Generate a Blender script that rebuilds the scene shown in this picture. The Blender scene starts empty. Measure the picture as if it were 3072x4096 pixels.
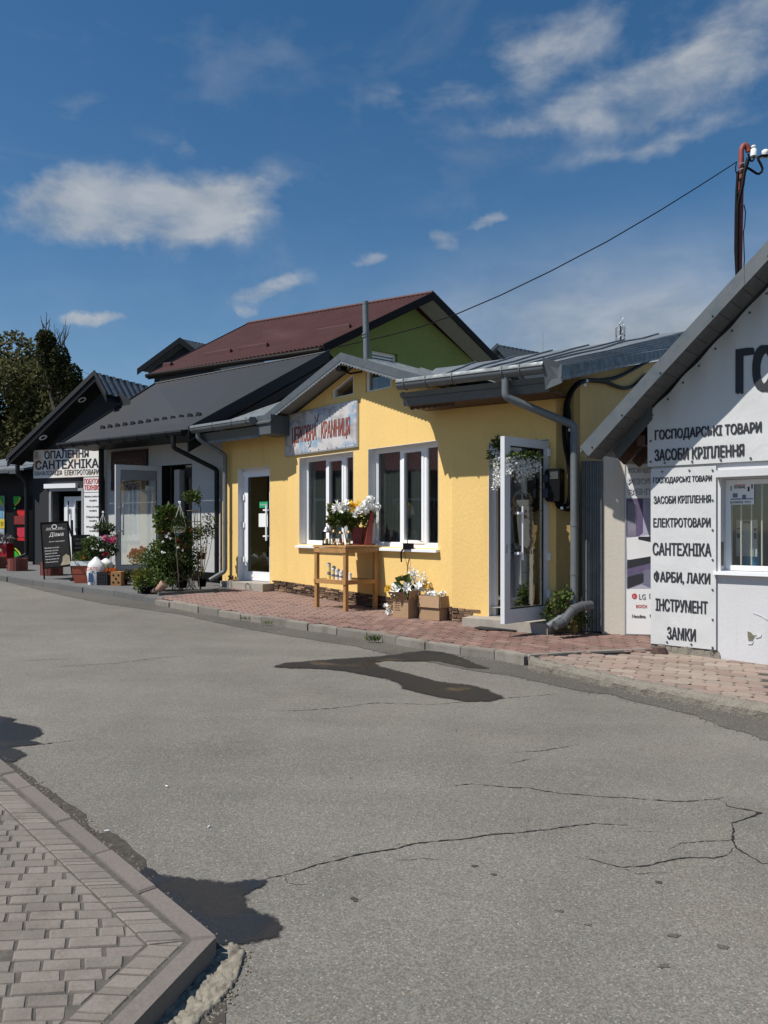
import bpy, bmesh, math, random
from mathutils import Vector, Matrix, noise
from mathutils.geometry import delaunay_2d_cdt

sc = bpy.context.scene
COL = sc.collection
R = random.Random(11)
# ------------------------------------------------------------------ camera
F, CX, HY, EYE = 769.0, 384.0, 528.0, 1.5      # focal length in pixels of a 768x1024 frame, principal column, horizon row, eye height
cam = bpy.data.objects.new('camera', bpy.data.cameras.new('camera'))
COL.objects.link(cam)
cam.location = (0, 0, EYE)
cam.rotation_euler = (math.pi / 2, 0, 0)
cam.data.sensor_fit = 'VERTICAL'
cam.data.sensor_height = 36.0
cam.data.lens = F / 1024 * 36.0
cam.data.shift_y = (HY - 512) / 1024
cam.data.clip_start = 0.05
cam.data.clip_end = 3000
sc.camera = cam
# ------------------------------------------------------------------ light
SUN_EL = math.radians(55)
SUN_H = Vector((-0.895, -0.446)).normalized()
world = bpy.data.worlds.new('World')
sc.world = world
world.use_nodes = True
sun = bpy.data.objects.new('sun', bpy.data.lights.new('sun', 'SUN'))
COL.objects.link(sun)
sun.data.energy = 5.0
sun.data.angle = math.radians(0.5)
sun.data.color = (1.0, 0.955, 0.88)
sdir = Vector((SUN_H.x * math.cos(SUN_EL), SUN_H.y * math.cos(SUN_EL), math.sin(SUN_EL)))
sun.rotation_euler = sdir.to_track_quat('Z', 'Y').to_euler()
sun.location = (-20, -10, 30)
sc.view_settings.view_transform = 'Standard'
sc.view_settings.look = 'None'
sc.view_settings.exposure = 0.15
sc.view_settings.gamma = 1.0
sc.view_settings.use_curve_mapping = False
sc.cycles.use_denoising = True
sc.cycles.max_bounces = 6
sc.cycles.transparent_max_bounces = 12
sc.cycles.caustics_reflective = False
sc.cycles.caustics_refractive = False


def build_world():
    nt = world.node_tree
    N, L = nt.nodes, nt.links
    bg = N['Background']
    sky = N.new('ShaderNodeTexSky')
    sky.sky_type = 'NISHITA'
    sky.sun_disc = False
    sky.sun_elevation = SUN_EL
    sky.sun_rotation = math.atan2(SUN_H.x, SUN_H.y) % (2 * math.pi)
    sky.air_density = 1.0
    sky.dust_density = 0.35
    sky.ozone_density = 2.2
    sky.altitude = 300
    tc = N.new('ShaderNodeTexCoord')
    D = tc.outputs['Generated']

    def math_(op, a, b=None, c=None, clamp=False):
        n = N.new('ShaderNodeMath')
        n.operation = op
        n.use_clamp = clamp
        for i, x in enumerate((a, b, c)):
            if x is None:
                continue
            if isinstance(x, (int, float)):
                n.inputs[i].default_value = x
            else:
                L.new(x, n.inputs[i])
        return n.outputs[0]

    def noise_(vec, scale, detail, rough, dist=0.0, stretch=(1, 1, 1)):
        mp = N.new('ShaderNodeMapping')
        mp.inputs['Scale'].default_value = stretch
        L.new(vec, mp.inputs['Vector'])
        n = N.new('ShaderNodeTexNoise')
        n.inputs['Scale'].default_value = scale
        n.inputs['Detail'].default_value = detail
        n.inputs['Roughness'].default_value = rough
        n.inputs['Distortion'].default_value = dist
        L.new(mp.outputs[0], n.inputs['Vector'])
        return n.outputs[0]

    # cloud banks: (column, row in the 768 frame, half width, half height, weight)
    def bank(px, py, rx, rz, tilt, w):
        v = Vector(((px - CX) / F, 1.0, (HY - py) / F))
        v.normalize()
        right = Vector((1, 0, 0)) - v * v.x
        right.normalize()
        up = right.cross(v)
        r2 = right * math.cos(tilt) + up * math.sin(tilt)
        u2 = up * math.cos(tilt) - right * math.sin(tilt)
        out = []
        for ax, rad in ((r2, rx / F), (u2, rz / F)):
            dt = N.new('ShaderNodeVectorMath')
            dt.operation = 'DOT_PRODUCT'
            dt.inputs[1].default_value = ax
            L.new(D, dt.inputs[0])
            o = math_('DIVIDE', dt.outputs['Value'], rad)
            out.append(math_('MULTIPLY', o, o))
        front = N.new('ShaderNodeVectorMath')
        front.operation = 'DOT_PRODUCT'
        front.inputs[1].default_value = v
        L.new(D, front.inputs[0])
        g = math_('POWER', 2.718, math_('MULTIPLY', math_('ADD', out[0], out[1]), -1.0))
        g = math_('MULTIPLY', g, math_('GREATER_THAN', front.outputs['Value'], 0.0))
        return math_('MULTIPLY', g, w)

    # ragged edges: the direction is pushed about by noise before the banks are measured
    wn = N.new('ShaderNodeTexNoise')
    wn.inputs['Scale'].default_value = 9.0
    wn.inputs['Detail'].default_value = 5
    wn.inputs['Roughness'].default_value = 0.62
    L.new(D, wn.inputs['Vector'])
    wc = N.new('ShaderNodeVectorMath')
    wc.operation = 'MULTIPLY_ADD'
    wc.inputs[1].default_value = (0.11, 0.0, 0.06)
    wc.inputs[2].default_value = (-0.055, 0.0, -0.03)
    L.new(wn.outputs['Color'], wc.inputs[0])
    wa = N.new('ShaderNodeVectorMath')
    L.new(wc.outputs[0], wa.inputs[0])
    L.new(D, wa.inputs[1])
    Dw = wa.outputs[0]
    puffy = noise_(D, 10.0, 6, 0.56, 0.2, (1, 1, 2.0))
    wisp = noise_(D, 3.4, 6, 0.62, 0.4, (1.0, 1.0, 2.8))
    veil = math_('MULTIPLY', math_('SUBTRACT', wisp, 0.52, clamp=True), 0.9, clamp=True)
    D0, D = D, Dw
    banks = None
    for b in ((75, 212, 62, 26, 0.0, 1.0), (62, 190, 40, 18, 0.25, 0.9), (165, 212, 58, 34, -0.1, 1.0), (225, 205, 70, 22, 0.12, 0.75), (258, 290, 36, 10, 0.3, 1.0),
              (240, 316, 9, 7, 0, 0.8), (95, 320, 40, 5, 0, 0.85), (442, 236, 24, 12, -0.25, 0.9), (484, 223, 18, 5, 0.15, 0.8), (376, 257, 20, 7, 0, 0.8),
              (560, 42, 85, 24, 0.25, 0.58), (705, 84, 75, 17, 0.42, 0.72), (600, 95, 95, 12, 0.3, 0.45), (735, 30, 60, 14, 0.6, 0.5), (183, 148, 14, 8, 0, 0.5),
              (85, 112, 24, 12, 0.5, 0.38), (420, 95, 50, 12, 0.1, 0.42), (670, 143, 75, 8, 0.2, 0.5), (610, 120, 120, 9, 0.1, 0.42), (640, 70, 190, 60, 0.3, 0.24), (230, 60, 180, 50, 0.2, 0.2)):
        g = bank(*b)
        banks = g if banks is None else math_('ADD', banks, g)
    D = D0
    banks = math_('MINIMUM', banks, 1.1)
    dens = math_('ADD', math_('MULTIPLY', banks, 0.80), math_('MULTIPLY', math_('SUBTRACT', puffy, 0.5), 2.2))
    dens = math_('MULTIPLY', math_('SUBTRACT', dens, 0.12, clamp=True), 1.25, clamp=True)
    dens = math_('MULTIPLY', dens, math_('MINIMUM', math_('MULTIPLY', banks, 1.7), 1.0))
    mp = N.new('ShaderNodeMapping')                   # streaks drawn out by the wind
    mp.inputs['Rotation'].default_value = (0, math.radians(22), 0)
    mp.inputs['Scale'].default_value = (5, 5, 26)
    L.new(Dw, mp.inputs['Vector'])
    sn = N.new('ShaderNodeTexNoise')
    sn.inputs['Scale'].default_value = 1.0
    sn.inputs['Detail'].default_value = 5
    sn.inputs['Roughness'].default_value = 0.6
    L.new(mp.outputs[0], sn.inputs['Vector'])
    dens = math_('MULTIPLY', dens, math_('ADD', 0.30, math_('MULTIPLY', sn.outputs[0], 1.25)), clamp=True)
    sep = N.new('ShaderNodeSeparateXYZ')
    L.new(D, sep.inputs[0])
    low = math_('POWER', math_('SUBTRACT', 1.0, math_('ABSOLUTE', sep.outputs[2]), clamp=True), 5.5)   # haze veil near the horizon, all round
    lowv = math_('MULTIPLY', low, math_('ADD', 0.12, math_('MULTIPLY', wisp, 0.95)), clamp=True)
    cov = math_('MAXIMUM', math_('MAXIMUM', math_('MULTIPLY', dens, 0.80), veil), math_('MULTIPLY', lowv, 0.75))
    pale = math_('MULTIPLY', bank(640, 335, 220, 70, 0.05, 0.85), math_('ADD', 0.45, wisp))   # thin veil low over the roofs
    cov = math_('MAXIMUM', cov, pale, clamp=True)
    cov = math_('MULTIPLY', cov, math_('GREATER_THAN', sep.outputs[2], -0.02))
    hsv = N.new('ShaderNodeHueSaturation')
    hsv.inputs['Saturation'].default_value = 1.28
    hsv.inputs['Hue'].default_value = 0.496
    hsv.inputs['Value'].default_value = 0.93
    L.new(sky.outputs[0], hsv.inputs['Color'])
    mix = N.new('ShaderNodeMix')
    mix.data_type = 'RGBA'
    L.new(cov, mix.inputs['Factor'])
    L.new(hsv.outputs[0], mix.inputs['A'])
    shade = N.new('ShaderNodeMix')
    shade.data_type = 'RGBA'
    L.new(math_('MULTIPLY', math_('SUBTRACT', puffy, 0.36, clamp=True), 3.2, clamp=True), shade.inputs['Factor'])
    shade.inputs['A'].default_value = (3.0, 3.45, 4.0, 1)
    shade.inputs['B'].default_value = (5.0, 5.2, 5.4, 1)
    L.new(shade.outputs['Result'], mix.inputs['B'])
    L.new(mix.outputs['Result'], bg.inputs['Color'])
    bg.inputs['Strength'].default_value = 0.092


build_world()
world.cycles.sampling_method = 'MANUAL'
world.cycles.sample_map_resolution = 256

# ------------------------------------------------------------------ geometry helpers
GX, GY = -0.017, 0.0209                          # the street falls gently towards the camera and to the right


def gz(x, y):
    return GX * min(max(x, -14), 10) + GY * min(max(y, -6), 24)


def P(px, py, Y):
    return Vector(((px - CX) / F * Y, Y, EYE + (HY - py) / F * Y))


def G(px, py, dz=0.0):
    Y = (EYE - dz) / ((py - HY) / F + GX * (px - CX) / F + GY)
    x = (px - CX) / F * Y
    return Vector((x, Y, gz(x, Y) + dz))


WL = {}


class MB:
    def __init__(s):
        s.v, s.f, s.s = [], [], []

    def add(s, vs, fs, smooth=False):
        k = len(s.v)
        s.v += [Vector(v) for v in vs]
        for f in fs:
            s.f.append([i + k for i in f])
            s.s.append(smooth)
        return s

    def poly(s, pts):
        return s.add(pts, [list(range(len(pts)))])

    def hexa(s, b, t):                               # two rings of equal length -> closed prism
        n = len(b)
        fs = [list(range(n))[::-1], [n + i for i in range(n)]]
        fs += [[i, (i + 1) % n, n + (i + 1) % n, n + i] for i in range(n)]
        return s.add(list(b) + list(t), fs)

    def prism(s, pts, vec):
        vec = Vector(vec)
        return s.hexa(pts, [Vector(p) + vec for p in pts])

    def box(s, c, x, y, z):
        c, x, y, z = Vector(c), Vector(x), Vector(y), Vector(z)
        return s.hexa([c - x - y - z, c + x - y - z, c + x + y - z, c - x + y - z], [c - x - y + z, c + x - y + z, c + x + y + z, c - x + y + z])

    def bar(s, a, b, w, h, up=(0, 0, 1)):
        a, b = Vector(a), Vector(b)
        d = (b - a)
        up = Vector(up)
        x = d.cross(up)
        if x.length < 1e-6:
            x = d.cross(Vector((0, 1, 0)))
        x.normalize()
        z = x.cross(d).normalized()
        return s.box((a + b) / 2, d / 2, x * w / 2, z * h / 2)

    def tube(s, path, r, n=8, caps=True):
        path = [Vector(p) for p in path]
        m = len(path)
        rs = r if isinstance(r, (list, tuple)) else [r] * m
        t0 = (path[1] - path[0]).normalized()
        ref = Vector((0, 0, 1)) if abs(t0.z) < 0.9 else Vector((1, 0, 0))
        x = t0.cross(ref).normalized()
        vs, fs = [], []
        for i, p in enumerate(path):
            a = path[max(i - 1, 0)]
            b = path[min(i + 1, m - 1)]
            t = (b - a).normalized()
            x = (x - t * x.dot(t))
            if x.length < 1e-5:
                x = t.orthogonal()
            x.normalize()
            y = t.cross(x)
            for k in range(n):
                an = 2 * math.pi * k / n
                vs.append(p + (x * math.cos(an) + y * math.sin(an)) * rs[i])
        for i in range(m - 1):
            for k in range(n):
                fs.append([i * n + k, i * n + (k + 1) % n, (i + 1) * n + (k + 1) % n, (i + 1) * n + k])
        s.add(vs, fs, True)
        if caps:
            s.add(vs[:n], [list(range(n))[::-1]])
            s.add(vs[-n:], [list(range(n))])
        return s

    def lathe(s, c, prof, n=14):                     # prof: (radius, z) from bottom to top
        c = Vector(c)
        vs, fs = [], []
        for r, z in prof:
            for k in range(n):
                a = 2 * math.pi * k / n
                vs.append(c + Vector((r * math.cos(a), r * math.sin(a), z)))
        for i in range(len(prof) - 1):
            for k in range(n):
                fs.append([i * n + k, i * n + (k + 1) % n, (i + 1) * n + (k + 1) % n, (i + 1) * n + k])
        s.add(vs, fs, True)
        s.add(vs[:n], [list(range(n))[::-1]])
        s.add(vs[-n:], [list(range(n))])
        return s

    def wbox(s, W, u0, u1, o0, o1, z0, z1):
        return s.hexa([W.p(u0, z0, o1), W.p(u1, z0, o1), W.p(u1, z0, o0), W.p(u0, z0, o0)], [W.p(u0, z1, o1), W.p(u1, z1, o1), W.p(u1, z1, o0), W.p(u0, z1, o0)])

    def leaf(s, p, d, w, l, fold=0.25):
        d = d.normalized()
        side = d.orthogonal()
        side.rotate(Matrix.Rotation(R.uniform(0, 6.283), 3, d))
        nrm = d.cross(side)
        m = p + d * l * 0.45
        return s.add([p, m + side * w / 2 + nrm * fold * w, p + d * l, m - side * w / 2 + nrm * fold * w], [[0, 1, 2], [0, 2, 3]])

    def cloud(s, c, rad, n, w, l, shell=0.55, up=0.25, fold=0.25):
        c = Vector(c)
        for _ in range(n):
            v = Vector((R.gauss(0, 1), R.gauss(0, 1), R.gauss(0, 1))).normalized()
            r = shell + (1 - shell) * R.random() ** 0.5 if R.random() < 0.7 else R.random()
            p = c + Vector((v.x * rad[0], v.y * rad[1], v.z * rad[2])) * r
            d = v * 0.6 + Vector((R.uniform(-1, 1), R.uniform(-1, 1), R.uniform(-1, 1))) * 0.9 + Vector((0, 0, up))
            k = R.uniform(0.7, 1.3)
            s.leaf(p, d, w * k, l * k, fold)
        return s

    def mesh(s, name, origin=Vector((0, 0, 0))):
        me = bpy.data.meshes.new(name)
        me.from_pydata([tuple(v - origin) for v in s.v], [], s.f)
        me.polygons.foreach_set('use_smooth', s.s)
        me.update()
        return me

    def build(s, name, mat, parent=None, origin=None, kind=None, fix=True):
        if origin is None:
            n = len(s.v)
            lo = Vector((min(v[i] for v in s.v) for i in range(3)))
            hi = Vector((max(v[i] for v in s.v) for i in range(3)))
            origin = Vector(((lo.x + hi.x) / 2, (lo.y + hi.y) / 2, lo.z))
        origin = Vector(origin)
        me = s.mesh(name, origin)
        if fix:
            bm = bmesh.new()
            bm.from_mesh(me)
            bmesh.ops.recalc_face_normals(bm, faces=bm.faces)
            bm.to_mesh(me)
            bm.free()
        o = bpy.data.objects.new(name, me)
        COL.objects.link(o)
        o.data.materials.append(mat)
        put(o, origin, parent)
        if kind:
            o['kind'] = kind
        return o


def put(o, loc, parent=None):
    loc = Vector(loc)
    WL[o.name] = loc
    if parent is not None:
        o.parent = parent
        o.location = loc - WL[parent.name]
    else:
        o.location = loc


def inst(name, me, mat, loc, parent, rz=0.0):
    o = bpy.data.objects.new(name, me)
    COL.objects.link(o)
    if mat is not None and not me.materials:
        me.materials.append(mat)
    put(o, loc, parent)
    o.rotation_euler = (0, 0, rz)
    return o


def tag(o, label, cat, group=None):
    o['label'] = label
    o['category'] = cat
    if group:
        o['group'] = group
    return o


def thing(name, label, cat, loc=(0, 0, 0), group=None):
    o = bpy.data.objects.new(name, None)
    COL.objects.link(o)
    o.empty_display_size = 0.2
    put(o, loc)
    return tag(o, label, cat, group)


class Wall:
    def __init__(s, a, b, flip=False):
        s.a, b = Vector(a), Vector(b)
        s.L = (b - s.a).length
        s.d = (b - s.a) / s.L
        n = Vector((s.d.y, -s.d.x))
        s.n = n if n.dot(-s.a) > 0 else -n
        if flip:
            s.n = -s.n
        s.d3 = Vector((s.d.x, s.d.y, 0))
        s.n3 = Vector((s.n.x, s.n.y, 0))

    def p(s, u, z, o=0.0):
        q = s.a + s.d * u + s.n * o
        return Vector((q.x, q.y, z))

    def uz(s, px, py, o=0.0):
        r = Vector(((px - CX) / F, 1.0))
        t = (s.a + s.n * o).dot(s.n) / r.dot(s.n)
        q = r * t
        return (q - s.a).dot(s.d), EYE + (HY - py) / F * t

    def base(s, u, o=0.0):
        q = s.p(u, 0, o)
        return gz(q.x, q.y)


def inside(pt, poly):
    x, y = pt
    c = False
    n = len(poly)
    for i in range(n):
        x1, y1 = poly[i][0], poly[i][1]
        x2, y2 = poly[(i + 1) % n][0], poly[(i + 1) % n][1]
        if (y1 > y) != (y2 > y) and x < (x2 - x1) * (y - y1) / (y2 - y1) + x1:
            c = not c
    return c


def cut_faces(outer, holes):
    vs = [Vector(p) for p in outer]
    es = [(i, (i + 1) % len(outer)) for i in range(len(outer))]
    for h in holes:
        k = len(vs)
        vs += [Vector(p) for p in h]
        es += [(k + i, k + (i + 1) % len(h)) for i in range(len(h))]
    v2, e2, f2, *_ = delaunay_2d_cdt(vs, es, [], 1, 1e-6)
    out = []
    for f in f2:
        c = sum((v2[i] for i in f), Vector((0, 0))) / len(f)
        if inside(c, outer) and not any(inside(c, h) for h in holes):
            out.append(list(f))
    return v2, out


def wall_mb(W, outer, holes=(), t=0.22, o=0.0):
    mb = MB()
    v2, fs = cut_faces(outer, holes)
    mb.add([W.p(v.x, v.y, o) for v in v2], fs)
    mb.add([W.p(v.x, v.y, o - t) for v in v2], [f[::-1] for f in fs])
    for ring in [outer] + list(holes):
        n = len(ring)
        for i in range(n):
            a, b = ring[i], ring[(i + 1) % n]
            mb.poly([W.p(a[0], a[1], o), W.p(b[0], b[1], o), W.p(b[0], b[1], o - t), W.p(a[0], a[1], o - t)])
    return mb


def rect(u0, u1, z0, z1):
    return [(u0, z0), (u1, z0), (u1, z1), (u0, z1)]


_txt = {}


def text_flat(body, shear=0.0):
    key = (body, shear)
    if key in _txt:
        return _txt[key]
    cu = bpy.data.curves.new('lettering', 'FONT')
    cu.body = body
    cu.shear = shear
    cu.resolution_u = 2
    cu.fill_mode = 'FRONT'
    o = bpy.data.objects.new('lettering', cu)
    COL.objects.link(o)
    dg = bpy.context.evaluated_depsgraph_get()
    ev = o.evaluated_get(dg)
    me = ev.to_mesh()
    vs = [(v.co.x, v.co.y) for v in me.vertices]
    fs = [list(p.vertices) for p in me.polygons]
    ev.to_mesh_clear()
    bpy.data.objects.remove(o)
    bpy.data.curves.remove(cu)
    x0, x1 = min(v[0] for v in vs), max(v[0] for v in vs)
    y0, y1 = min(v[1] for v in vs), max(v[1] for v in vs)
    _txt[key] = ([((x - x0) / (x1 - x0), (y - y0) / (y1 - y0)) for x, y in vs], fs)
    return _txt[key]


def lettering(body, fn, u0, u1, z0, z1, mat, parent, bold=0.0, shear=0.0, skew=0.0, name='lettering'):
    """flat printed letters filling a box on a surface; fn(u, z) -> world point just proud of that surface"""
    vs, fs = text_flat(body, shear)
    mb = MB()
    h = z1 - z0
    e0, e1, e2 = fn(u0, z0), fn(u1, z0), fn(u0, z1)
    nrm = (e1 - e0).cross(e2 - e0).normalized()
    if nrm.dot(Vector((0, 0, EYE)) - e0) < 0:
        nrm = -nrm
    w = bold * h                                     # heavier strokes: the outline printed again with small shifts
    sh = [(0, 0)] if not bold else [(0, 0), (-w, 0), (w, 0), (-w / 2, -w * 0.4), (w / 2, w * 0.4), (-w, w * 0.6), (w, -w * 0.6), (-w / 3, 0), (w / 3, 0), (-w * 0.7, 0), (w * 0.7, 0)]
    for k, (du, dz) in enumerate(sh):
        mb.add([fn(u0 + w + (u1 - u0 - 2 * w) * a + du, z0 + w * 0.6 + (h - 1.2 * w) * b + skew * a + dz) + nrm * 0.0002 * k for a, b in vs], fs)
    return mb.build(name, mat, parent, fix=False)
# ------------------------------------------------------------------ materials
def srgb(h):
    h = h.lstrip('#')
    c = [int(h[i:i + 2], 16) / 255 for i in (0, 2, 4)]
    return tuple(x / 12.92 if x <= 0.04045 else ((x + 0.055) / 1.055) ** 2.4 for x in c)


class Mat:
    """small wrapper that wires a Principled material from procedural nodes"""
    def __init__(s, name, col, rough=0.8, metal=0.0, spec=0.5):
        s.m = bpy.data.materials.new(name)
        s.m.use_nodes = True
        s.nt = s.m.node_tree
        s.N, s.L = s.nt.nodes, s.nt.links
        s.b = s.N['Principled BSDF']
        s.b.inputs['Roughness'].default_value = rough
        s.b.inputs['Metallic'].default_value = metal
        s.b.inputs['Specular IOR Level'].default_value = spec
        rgb = s.N.new('ShaderNodeRGB')
        rgb.outputs[0].default_value = (*col, 1)
        s.c = rgb.outputs[0]
        g = s.N.new('ShaderNodeNewGeometry')
        s.pos = g.outputs['Position']
        s.isl = g.outputs['Random Per Island']
        s.bump_in = None

    def map(s, scale=(1, 1, 1), rot=(0, 0, 0), vec=None):
        mp = s.N.new('ShaderNodeMapping')
        mp.inputs['Scale'].default_value = scale
        mp.inputs['Rotation'].default_value = rot
        s.L.new(vec or s.pos, mp.inputs['Vector'])
        return mp.outputs[0]

    def noise(s, scale, detail=3, rough=0.55, stretch=None, rot=(0, 0, 0), dist=0.0):
        n = s.N.new('ShaderNodeTexNoise')
        n.inputs['Scale'].default_value = scale
        n.inputs['Detail'].default_value = detail
        n.inputs['Roughness'].default_value = rough
        n.inputs['Distortion'].default_value = dist
        s.L.new(s.map(stretch, rot) if stretch else s.pos, n.inputs['Vector'])
        return n.outputs[0]

    def voro(s, scale, feature='F1', out='Distance', stretch=None):
        n = s.N.new('ShaderNodeTexVoronoi')
        n.feature = feature
        n.inputs['Scale'].default_value = scale
        s.L.new(s.map(stretch) if stretch else s.pos, n.inputs['Vector'])
        return n.outputs[out]

    def math(s, op, a, b=None, clamp=False):
        n = s.N.new('ShaderNodeMath')
        n.operation = op
        n.use_clamp = clamp
        for i, x in enumerate((a, b)):
            if x is None:
                continue
            if isinstance(x, (int, float)):
                n.inputs[i].default_value = x
            else:
                s.L.new(x, n.inputs[i])
        return n.outputs[0]

    def ramp(s, x, lo, hi, a=0.0, b=1.0):
        n = s.N.new('ShaderNodeMapRange')
        n.interpolation_type = 'SMOOTHSTEP'
        n.inputs['From Min'].default_value = lo
        n.inputs['From Max'].default_value = hi
        n.inputs['To Min'].default_value = a
        n.inputs['To Max'].default_value = b
        s.L.new(x, n.inputs['Value'])
        return n.outputs[0]

    def mix(s, fac, col):                             # blend current colour towards col
        n = s.N.new('ShaderNodeMix')
        n.data_type = 'RGBA'
        if isinstance(fac, (int, float)):
            n.inputs['Factor'].default_value = fac
        else:
            s.L.new(fac, n.inputs['Factor'])
        s.L.new(s.c, n.inputs['A'])
        if isinstance(col, tuple):
            n.inputs['B'].default_value = (*col, 1)
        else:
            s.L.new(col, n.inputs['B'])
        s.c = n.outputs['Result']
        return s

    def vary(s, x, lo, hi):                           # multiply value by lo..hi following x in 0..1
        n = s.N.new('ShaderNodeHueSaturation')
        s.L.new(s.ramp(x, 0.0, 1.0, lo, hi) if not isinstance(x, float) else x, n.inputs['Value'])
        s.L.new(s.c, n.inputs['Color'])
        s.c = n.outputs[0]
        return s

    def objrand(s, lo, hi):
        oi = s.N.new('ShaderNodeObjectInfo')
        return s.vary(oi.outputs['Random'], lo, hi)

    def objmix(s, col, lo=0.4, hi=0.8):
        oi = s.N.new('ShaderNodeObjectInfo')
        m = s.math('FRACT', s.math('MULTIPLY', oi.outputs['Random'], 7.31))
        return s.mix(s.ramp(m, lo, hi), col)

    def bump(s, h, strength=0.3, dist=0.01):
        n = s.N.new('ShaderNodeBump')
        n.inputs['Strength'].default_value = strength
        n.inputs['Distance'].default_value = dist
        s.L.new(h, n.inputs['Height'])
        if s.bump_in is not None:
            s.L.new(s.bump_in, n.inputs['Normal'])
        s.bump_in = n.outputs[0]
        return s

    def rough(s, x):
        s.L.new(x, s.b.inputs['Roughness'])
        return s

    def done(s):
        s.L.new(s.c, s.b.inputs['Base Color'])
        if s.bump_in is not None:
            s.L.new(s.bump_in, s.b.inputs['Normal'])
        return s.m


def plain(name, col, rough=0.6, metal=0.0, var=0.12, scale=9, bump=0.0, spec=0.5, orand=0.0):
    m = Mat(name, col, rough, metal, spec)
    n = m.noise(scale, 4)
    m.vary(n, 1 - var, 1 + var)
    if orand:
        m.objrand(1 - orand, 1 + orand)
    if bump:
        m.bump(m.noise(scale * 8, 3), bump, 0.004)
    return m.done()


def leafy(name, col, col2, rough=0.55, trans=0.25):
    m = Mat(name, col, rough, 0, 0.2)
    m.mix(m.isl, col2)
    m.vary(m.noise(2.2, 2), 0.55, 1.45)
    mat = m.done()
    if trans:
        tr = m.N.new('ShaderNodeBsdfTranslucent')
        m.L.new(m.c, tr.inputs['Color'])
        mx = m.N.new('ShaderNodeMixShader')
        mx.inputs[0].default_value = trans
        m.L.new(m.b.outputs[0], mx.inputs[1])
        m.L.new(tr.outputs[0], mx.inputs[2])
        m.L.new(mx.outputs[0], m.N['Material Output'].inputs['Surface'])
    return mat


def asphalt(name, col, speck=1.0, dirt=None):
    m = Mat(name, col, 0.88, 0, 0.35)
    m.vary(m.noise(0.45, 6, 0.62), 0.70, 1.28)
    m.vary(m.noise(1.0, 4, 0.6, (0.35, 2.2, 1), (0, 0, 0.55)), 0.86, 1.14)
    m.vary(m.noise(2.6, 4, 0.6), 0.90, 1.10)
    if dirt:
        m.mix(m.ramp(m.noise(1.1, 6, 0.65), 0.50, 0.72, 0, 0.55), dirt)
    m.vary(m.noise(75, 3, 0.75), 0.74, 1.26)
    cell = m.voro(165, out='Color')
    sp = m.N.new('ShaderNodeSeparateColor')
    m.L.new(cell, sp.inputs[0])
    m.vary(sp.outputs[0], 1 - 0.20 * speck, 1 + 0.20 * speck)
    m.mix(m.ramp(sp.outputs[1], 0.965, 0.98, 0, 0.45 * speck), (0.36, 0.345, 0.31))
    m.mix(m.ramp(sp.outputs[2], 0.95, 0.97, 0, 0.35 * speck), (0.20, 0.125, 0.075))
    m.mix(m.ramp(m.noise(34, 2, 0.5), 0.72, 0.80, 0, 0.6), (0.035, 0.033, 0.03))      # pits
    # footprints of oil and pale chewing-gum blots
    v = m.voro(2.3)
    m.mix(m.ramp(v, 0.018, 0.045, 0.55, 0.0), (0.035, 0.033, 0.03))
    v2 = m.voro(3.1, stretch=(1, 1.2, 1))
    m.mix(m.ramp(v2, 0.015, 0.06, 0.28, 0.0), (0.36, 0.35, 0.33))
    m.bump(m.noise(110, 3, 0.7), 0.55, 0.006)
    return m.done()


def wet(name, col, lo, hi, spec=0.3, bmp=0.3, n0=0.34, n1=0.50):
    """water film that thins out towards the rim: the mesh carries 'film', 0 at its edge and 1 inside"""
    m = Mat(name, col, 0.3, 0, spec)
    m.vary(m.noise(75, 3, 0.75), 0.6, 1.4)
    n = m.noise(1.9, 3, 0.5)
    m.rough(m.ramp(n, n0, n1, lo, hi))
    m.bump(m.noise(90, 3, 0.6), bmp, 0.004)
    mat = m.done()
    at = m.N.new('ShaderNodeAttribute')
    at.attribute_name = 'film'
    e = m.math('ADD', at.outputs['Fac'], m.math('MULTIPLY', m.math('SUBTRACT', m.noise(28, 5, 0.65), 0.5), 1.3))
    tr = m.N.new('ShaderNodeBsdfTransparent')
    mx = m.N.new('ShaderNodeMixShader')
    m.L.new(m.ramp(e, 0.12, 0.55, 0.0, 0.97), mx.inputs[0])
    m.L.new(tr.outputs[0], mx.inputs[1])
    m.L.new(m.b.outputs[0], mx.inputs[2])
    m.L.new(mx.outputs[0], m.N['Material Output'].inputs['Surface'])
    return mat


def plaster(name, col, stain=None, grain=26, bump=0.5, vstretch=0.35, gv=0.16):
    m = Mat(name, col, 0.9, 0, 0.25)
    m.vary(m.noise(0.9, 4), 0.93, 1.07)
    m.vary(m.noise(grain * 1.5, 3, 0.6, (1, 1, vstretch)), 1 - gv, 1 + gv)
    if stain:
        m.mix(m.ramp(m.noise(2.4, 6, 0.7, (1.4, 1.4, 0.4)), 0.56, 0.78, 0, 0.5), stain)
    if stain:                                         # faint rain streaks
        m.mix(m.ramp(m.noise(9, 4, 0.6, (1, 1, 0.06)), 0.55, 0.72, 0, 0.35), stain)
    m.bump(m.noise(grain, 4, 0.6, (1, 1, vstretch)), bump, 0.012)
    return m.done()


def zinc(name, col, metal=0.55, rough=0.42, var=0.2):
    m = Mat(name, col, rough, metal)
    v = m.voro(110, out='Color')
    sp = m.N.new('ShaderNodeSeparateColor')
    m.L.new(v, sp.inputs[0])
    m.vary(sp.outputs[0], 1 - var * 0.35, 1 + var * 0.35)
    m.vary(m.noise(3, 5, 0.65), 1 - var, 1 + var)
    m.mix(m.ramp(m.noise(7, 5, 0.7, (1, 1, 0.25)), 0.62, 0.75, 0, 0.18), (0.36, 0.37, 0.36))
    m.rough(m.ramp(m.noise(9, 4), 0.3, 0.7, rough - 0.1, rough + 0.18))
    return m.done()


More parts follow.
